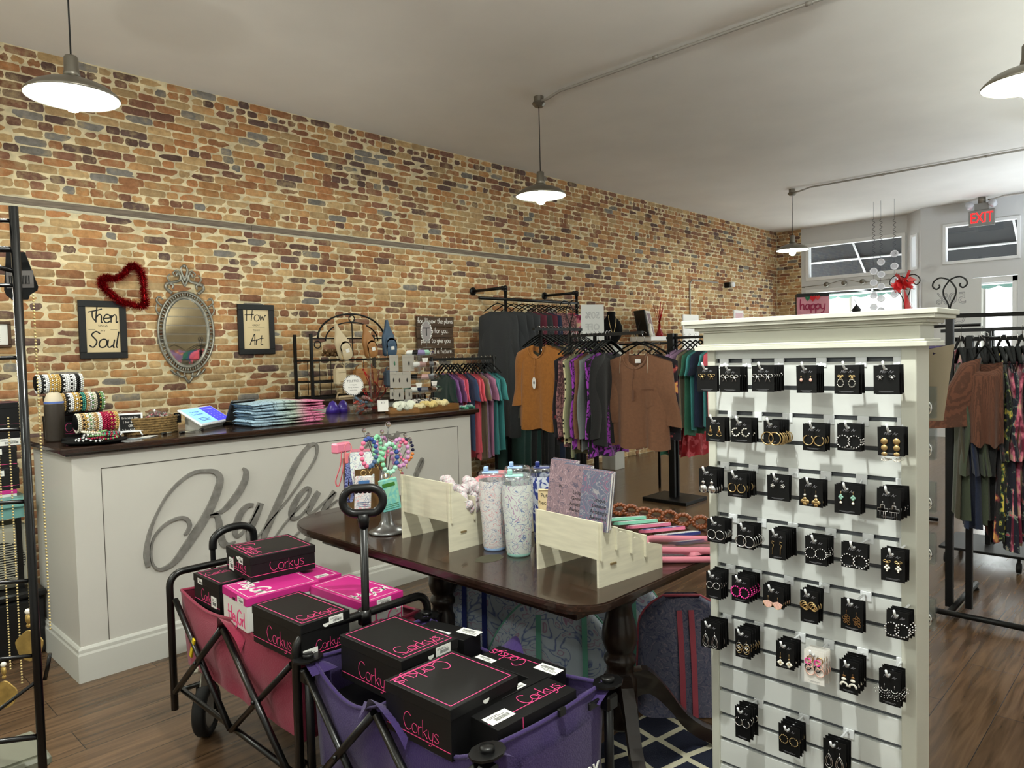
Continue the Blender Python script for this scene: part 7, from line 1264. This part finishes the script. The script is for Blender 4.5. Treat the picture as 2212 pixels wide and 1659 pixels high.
# shoebox shelves left of the counter
t=thing('low_table','mint green low table behind the left end of the counter','table',(.55,4.55,0)); m_mt=mat('mint_paint',(.42,.62,.60),.5); b=MB(); b.box((-.35,-.30,.755),(.36,.30,.80),0,.004); b.box((-.33,-.28,.70),(.34,.28,.755)); b.build('table_top',m_mt,t)
for x in (-.3,.31):
    for y in (-.25,.25): b=MB(); b.box((x-.012,y-.012,0),(x+.012,y+.012,.70)); b.build('leg',m_gl,t)
GL='shoeboxes on the mint table'
shoebox('magenta shoebox lying flat on the mint table under the black ones',.70,4.43,.835,.34,.20,.034,0,'pink',plain=True,group=GL,lidh=.02)
shoebox('black shoebox with white sticker, lowest on the mint table',.715,4.43,.945,.34,.19,.108,0,sides=('f',),st=(('f',.07,.085,.07,.028),),group=GL); shoebox('black shoebox with white sticker, second from bottom on the mint table',.71,4.43,1.055,.34,.19,.108,0,sides=('f',),st=(('f',.07,.085,.07,.028),),group=GL)
shoebox('black shoebox with long sticker, third up beside the counter end',.74,4.45,1.165,.36,.24,.108,.1,sides=(),st=(('f',.10,.02,.10,.035),),group=GL); shoebox('black shoebox near the top of the pile beside the counter end',.74,4.46,1.275,.36,.24,.108,.08,sides=(),group=GL)
shoebox('black shoebox standing on the counter behind the bracelet stand',1.12,4.285-.03,TOP+.215,.25,.10,.10,0,sides=('f',),st=(),group='shoeboxes on the counter',plain=False); shoebox('black shoebox with white sticker under another on the counter behind bracelets',1.12,4.26,TOP+.112,.26,.11,.11,0,sides=('f',),st=(('f',.03,.085,.06,.025),),group='shoeboxes on the counter')
p=at(25,1150,y=4.45); t=thing('fan_heater','beige box fan heater with round grille under the mint table','heater',(.80,4.40,.34)); b=MB(); b.box((-.15,-.10,0),(.12,.10,.32),0,.03); b.build('heater_body',mat('beige_plastic',(.62,.61,.55),.5),t); b=MB(); b.M=frame((-.01,-.101,.145),(1,0,0),(0,0,1)); b.prism([(.095*math.cos(a),.095*math.sin(a)) for a in [2*PI*i/32 for i in range(32)]],0,.002,1)
for k in range(15): yy=-.084+.012*k; hw=math.sqrt(max(0,.093**2-yy**2)); b.box((-hw,yy-.0028,.002),(hw,yy+.0028,.005),0)
b.build('round_grille',[mat('beige_plastic',(.62,.61,.55),.5),m_ink],t)
t=thing('black_bin','black lidded plastic bin under the fan heater','bin',(.72,4.42,0)); b=MB(); b.box((-.22,-.2,0),(.22,.2,.30),0,.02); b.box((-.23,-.21,.30),(.23,.21,.335),0,.01); b.build('bin_body',m_plast,t)
# ================================================================ FAR SHELF, SIGNS, FRONT WINDOW
p0,p1=at(1393,727,y=5.5),at(1447,727,y=5.5); SX0,SX1,SZ=p0.x,p1.x,p0.z; b=MB(); b.box((SX0,5.40,SZ-.06),(SX1,WY-.012,SZ),0,.003); b.build('wall_shelf',m_cardw,label='thick white floating shelf on the brick holding picture frames',cat='shelf')
def standframe(lab,px,w,h,rz,m,face,tilt=-.2): 
    p=at(px,730,y=5.50); t=thing('picture_frame',lab,'picture frame',(p.x,5.50,SZ+.003),rz); M=Matrix.Rotation(tilt,4,'X'); b=MB(); b.M=M
    for a,c,d,e in ((-w/2,w/2,h-.035,h),(-w/2,w/2,0,.035),(-w/2,-w/2+.035,.035,h-.035),(w/2-.035,w/2,.035,h-.035)): b.box((a,-.01,d),(c,.01,e),0,.003)
    b.build('frame',m,t); b=MB(); b.M=M; b.box((-w/2+.03,-.004,.03),(w/2-.03,.006,h-.03)); b.build('picture',face,t); b=MB(); b.tube([(0,.03,h*.7),(0,.14,.0)],.006,5); b.build('easel_back',m,t)
standframe('black picture frame seen edge-on at the left of the white shelf',1391,.26,.36,1.15,m_frm,m_frm); standframe('white beaded picture frame on the white shelf',1410,.26,.36,.35,mat('pearl_frame',(.82,.80,.78),.4,bump=.6,bscale=60),m_p4)
t=thing('figurine','small white angel figurine in front of the white frame','figurine',(at(1404,724,y=5.44).x,5.44,SZ)); b=MB(); b.lathe([(0,0),(.05,0),(.04,.06),(.02,.12),(.025,.15),(.02,.17),(0,.18)],14); b.grid(lambda u,v:(.02+.06*u,.02,.07+.09*v*(1-.5*u)),4,4); b.grid(lambda u,v:(-.02-.06*u,.02,.07+.09*v*(1-.5*u)),4,4); b.build('figurine_body',m_pearl,t)
t=thing('red_spray','red glitter spray in a red bottle on the white shelf','decoration',(at(1425,726,y=5.5).x,5.5,SZ)); b=MB(); b.lathe([(0,0),(.05,0),(.05,.04),(.022,.10),(.015,.18),(0,.18)],14); b.build('red_bottle',mat('red_glass',(.5,.02,.05),.2),t); b=MB(); R=random.Random(5)
for k in range(12): a=R.uniform(0,6.3); s_=R.uniform(.02,.10); b.tube([(0,0,.17),(s_*.5*math.cos(a),s_*.5*math.sin(a),.30),(s_*math.cos(a),s_*math.sin(a),R.uniform(.36,.50))],.004,4)
b.build('glitter_twigs',m_tin,t)
def panel50(lab,c,w,h,M,flip=True):
    t=thing('paper_sign',lab,'sign',c); b=MB(); b.M=M; b.box((-w/2,-h/2,-.002),(w/2,h/2,.001),0)
    def outline(txt,size,y):
        cu=bpy.data.curves.new('t','FONT'); cu.body=txt; cu.size=size; cu.align_x='CENTER'; cu.fill_mode='NONE'; cu.bevel_depth=size*.012; cu.bevel_resolution=0; cu.resolution_u=2; ob=bpy.data.objects.new('t',cu); me=ob.to_mesh(); b.add([((-v.co.x if flip else v.co.x),v.co.y+y,v.co.z+.002) for v in me.vertices],[list(q.vertices) for q in me.polygons],False,1); ob.to_mesh_clear(); bpy.data.objects.remove(ob); bpy.data.curves.remove(cu)
    outline('50%',h*.26,h*.12); outline('OFF',h*.24,-h*.20); b.build('paper',[mat('frosted_paper',(.80,.80,.79),.7),m_prt],t); return t
pc=at(1280,697,y=4.9); tp=panel50('white paper sign with outlined mirrored lettering near the necklace bust',tuple(pc),.27,.40,frame((0,0,0),(.85,-.53,0),(0,0,1))); b=MB(); b.tube([(.02,.02,-pc.z),(.02,.02,.1)],.008,8); b.build('sign_pole',m_iron,tp)
pc=at(2052,672,x=12.70); panel50('large pale paper sign with mirrored lettering on the front wall by the door',(12.77,pc.y,pc.z),.80,.95,frame((0,0,0),(0,-1,0),(0,0,1)))
t=thing('tall_pedestal','white display pedestal carrying the black necklace bust','pedestal',(at(1320,710,y=5.3).x,5.3,0)); b=MB(); b.box((-.10,-.10,0),(.10,.10,1.55),0,.004); b.build('pedestal_block',m_white,t)
t=thing('necklace_bust','black velvet necklace bust with a gold chain beyond the clothes racks','display bust',(at(1320,710,y=5.3).x,5.3,1.55),-.6); b=MB()
b.grid(lambda u,v:((.05+.10*math.sin(PI*min(1,v*1.15))**.8*(1 if v<.72 else max(.3,1-(v-.72)*2.6)))*math.cos(2*PI*u),(.035+.02*math.sin(PI*v))*math.sin(2*PI*u),.40*v),24,18,closeu=True); b.build('velvet_bust',m_vel,t); b=MB(); b.tube(smooth([(-.05,-.05,.36),(-.04,-.06,.25),(-.01,-.065,.14),(.01,-.065,.14),(.04,-.06,.25),(.05,-.05,.36)],5),.003,5); b.build('gold_chain',m_gold,t)
p=at(1512,712,y=5.2); b=MB(); b.box((-.22,-.01,-.3),(.22,.01,.22)); b.box((-.02,.01,-p.z),(.02,.03,.1)); b.build('white_sign_board',m_cardw,loc=(p.x,5.35,p.z),label='plain white board behind the far rack left of the slatwall cornice',cat='board')
p=at(1595,684,y=5.45); t=thing('framed_card','small white and pink framed card above the slatwall cornice','picture frame',(p.x,5.45,p.z)); b=MB(); b.box((-.2,-.06,-p.z),(.2,.06,-.12)); b.build('white_plinth',m_white,t); b=MB(); b.box((-.16,-.01,-.12),(.16,.01,.10),0); b.box((-.12,-.012,-.10),(.12,-.01,.06),1); b.build('card_face',[m_cardw,mat('pale_pink',(.80,.65,.66),.6)],t)
# happy flag
p=at(1756,662,x=9.0); t=thing('garden_flag','pink garden flag with hearts and the word happy beyond the slatwall','flag',(9.0,p.y,p.z)); hw=.17*1.0; b=MB(); b.M=frame((0,0,0),(.35,-.94,0),(0,0,1)); b.grid(lambda u,v:((u-.5)*.37,(v-.62)*.42,.006*math.sin(9*u)),10,8,0); b.stroke([(-.185,.142),(.185,.142)],.045,.008,.002,1)
for cx,cy,s,c in ((-.06,.10,.030,2),(.0,.10,.038,3),(.055,.105,.030,4)):
    b.prism([(cx+s*.9*math.sin(a)**3,cy+s*.07*(13*math.cos(a)-5*math.cos(2*a)-2*math.cos(3*a)-math.cos(4*a))) for a in [2*PI*i/24 for i in range(24)]],.010,.012,c)
script(b,'happy',.13,0,-.035,.010,.11,5,gap=.05); b.build('flag_cloth',[mat('flag_pink',(.86,.60,.66),.8),m_ink,mat('heart_green',(.15,.45,.3),.7),mat('heart_red',(.8,.1,.15),.7),mat('heart_coral',(.85,.25,.25),.7),mat('flag_berry',(.62,.15,.30),.7)],t)
b=MB(); b.tube([(-.07,.18,.155),(.07,-.18,.155)],.006,6); b.tube([(-.07,.18,.155),(-.07,.18,-p.z)],.006,6); b.build('flag_pole',m_iron,t)
# strings of shell discs in the window
for j,(px,ys) in enumerate(((1887,(586,611,638,663)),(1903,(566,593,619,645,671)),(1932,(548,575,606,636)))):
    x=11.6; q=at(px,500,x=x); t=thing('disc_garland','string of translucent white discs, %s of three before the window'%('left','middle','right')[j],'mobile',(x,q.y,HC),0,'disc garlands in the shop window'); b=MB(); zt=at(px,474,x=x).z-HC; b.tube([(0,0,-.002),(0,.0,zt)],.002,4)
    zz=zt; P=[]; 
    for k in range(60): P.append((0,.02*math.sin(k*.9),zt-(.55)*k/60))
    b.tube(P,.0035,4); b.tube([P[-1],(0,0,at(px,690,x=x).z-HC)],.002,4); b.build('wire_string',mat('thin_wire',(.30,.30,.33),.4,.5),t)
    for k,py in enumerate(ys+((690,) if j<2 else ())):
        z=at(px,py,x=x).z-HC; b=MB(); b.prism([(.055*math.cos(a)*(1+.06*math.sin(5*a+k)),.05*math.sin(a)) for a in [2*PI*i/18 for i in range(18)]],-.003,.003,0); b.torus((0,0,.003),.045,.008,(1,0,0),(0,1,0),18,5,1); M=frame((0,0,z),(.15,-1,0),(0,0,1)); b.v=[tuple(M@Vector(v)) for v in b.v]; b.build('shell_disc',[mat('capiz',(.80,.80,.84),.4,alpha=.8),mat('capiz_rim',(.92,.92,.95),.4)],t)
t=thing('track_lights','small metal track lamp on a wire across the front window header','lamp',(13.1,4.5,2.56)); b=MB(); b.tube([(0,.75,-.02),(.1,.75,-.02)],.01,6); b.tube([(0,-.7,0),(.1,-.7,0)],.01,6); b.tube(smooth([(0,.75,-.02),(0,.3,.0),(0,.0,.05),(0,-.3,-.02),(0,-.7,.0)],5),.006,5); b.build('wire_track',m_nickel,t)
for y in (.3,0,-.3): b=MB(); b.lathe([(0,-.05),(.04,-.04),(.045,.0),(.02,.03),(0,.03)],12,(-.04,y,-.01),axis='x'); b.build('lamp_head',m_nickel,t)
p=at(1850,668,x=9.5); t=thing('lantern','small dark lantern with twigs just above the slatwall cornice','lantern',(9.5,p.y,p.z-.12)); b=MB(); b.lathe([(0,.0),(.05,0),(.05,.10),(.06,.11),(.0,.19)],10); b.tube([(0,0,.19),(0,.03,.25)],.004,5); b.build('lantern_body',m_iron,t)
b=MB(); b.box((-.28,-.5,0),(.28,.5,p.z-.125)); b.build('display_plinth',m_white,loc=(9.5,p.y,0),label='white window display plinth under the dark lantern',cat='plinth')
# right side of the slatwall: bag and clear earring cards
t=thing('canvas_bag','cream canvas bag with purple lining hanging behind the right edge of the slatwall','bag',(2.235,.56,1.47)); b=MB(); b.grid(lambda u,v:(.03+.045*math.sin(2*PI*u)*(1-.4*v)-.03,.075*math.cos(2*PI*u)*(1-.35*v),-.19*v-.018*math.cos(2*PI*u)*(1-v)-.03),24,8,closeu=True); b.build('bag_body',mat('cream_canvas',(.62,.57,.48),.8),t); b=MB(); R=random.Random(3)
for k in range(30): b.ball((R.uniform(-.03,.03),R.uniform(-.055,.055),R.uniform(-.045,-.022)),.012,6)
b.build('purple_lining',mat('purple_cloth',(.16,.12,.26),.8),t)
for j,py in enumerate((835,925,1040,1150,1290)):
    p=at(2003,py,x=2.16); t=thing('clear_earring_card','clear plastic earring card, %s down behind the right edge of the slatwall'%ORD[j],'earring card',(2.15,.542,p.z),0,'clear cards behind the slatwall edge')
    for k in range(3): b=MB(); b.box((.012*k,-.03,-.085),(.012*k+.001,.03,.0)); b.build('clear_card',m_poly,t)
    b=MB(); b.torus((-.004,-.005,-.055),.018,.002,(0,1,0),(0,0,1),16,5,0); b.torus((-.004,-.01,-.062),.012,.0015,(0,1,0),(0,0,1),16,5,1); b.build('earring',[m_silv,m_pearl],t)
    b=MB(); b.tube([(-.055,.01,-.006),(.045,.01,-.006)],.0028,6); b.build('side_peg',m_peg,t)
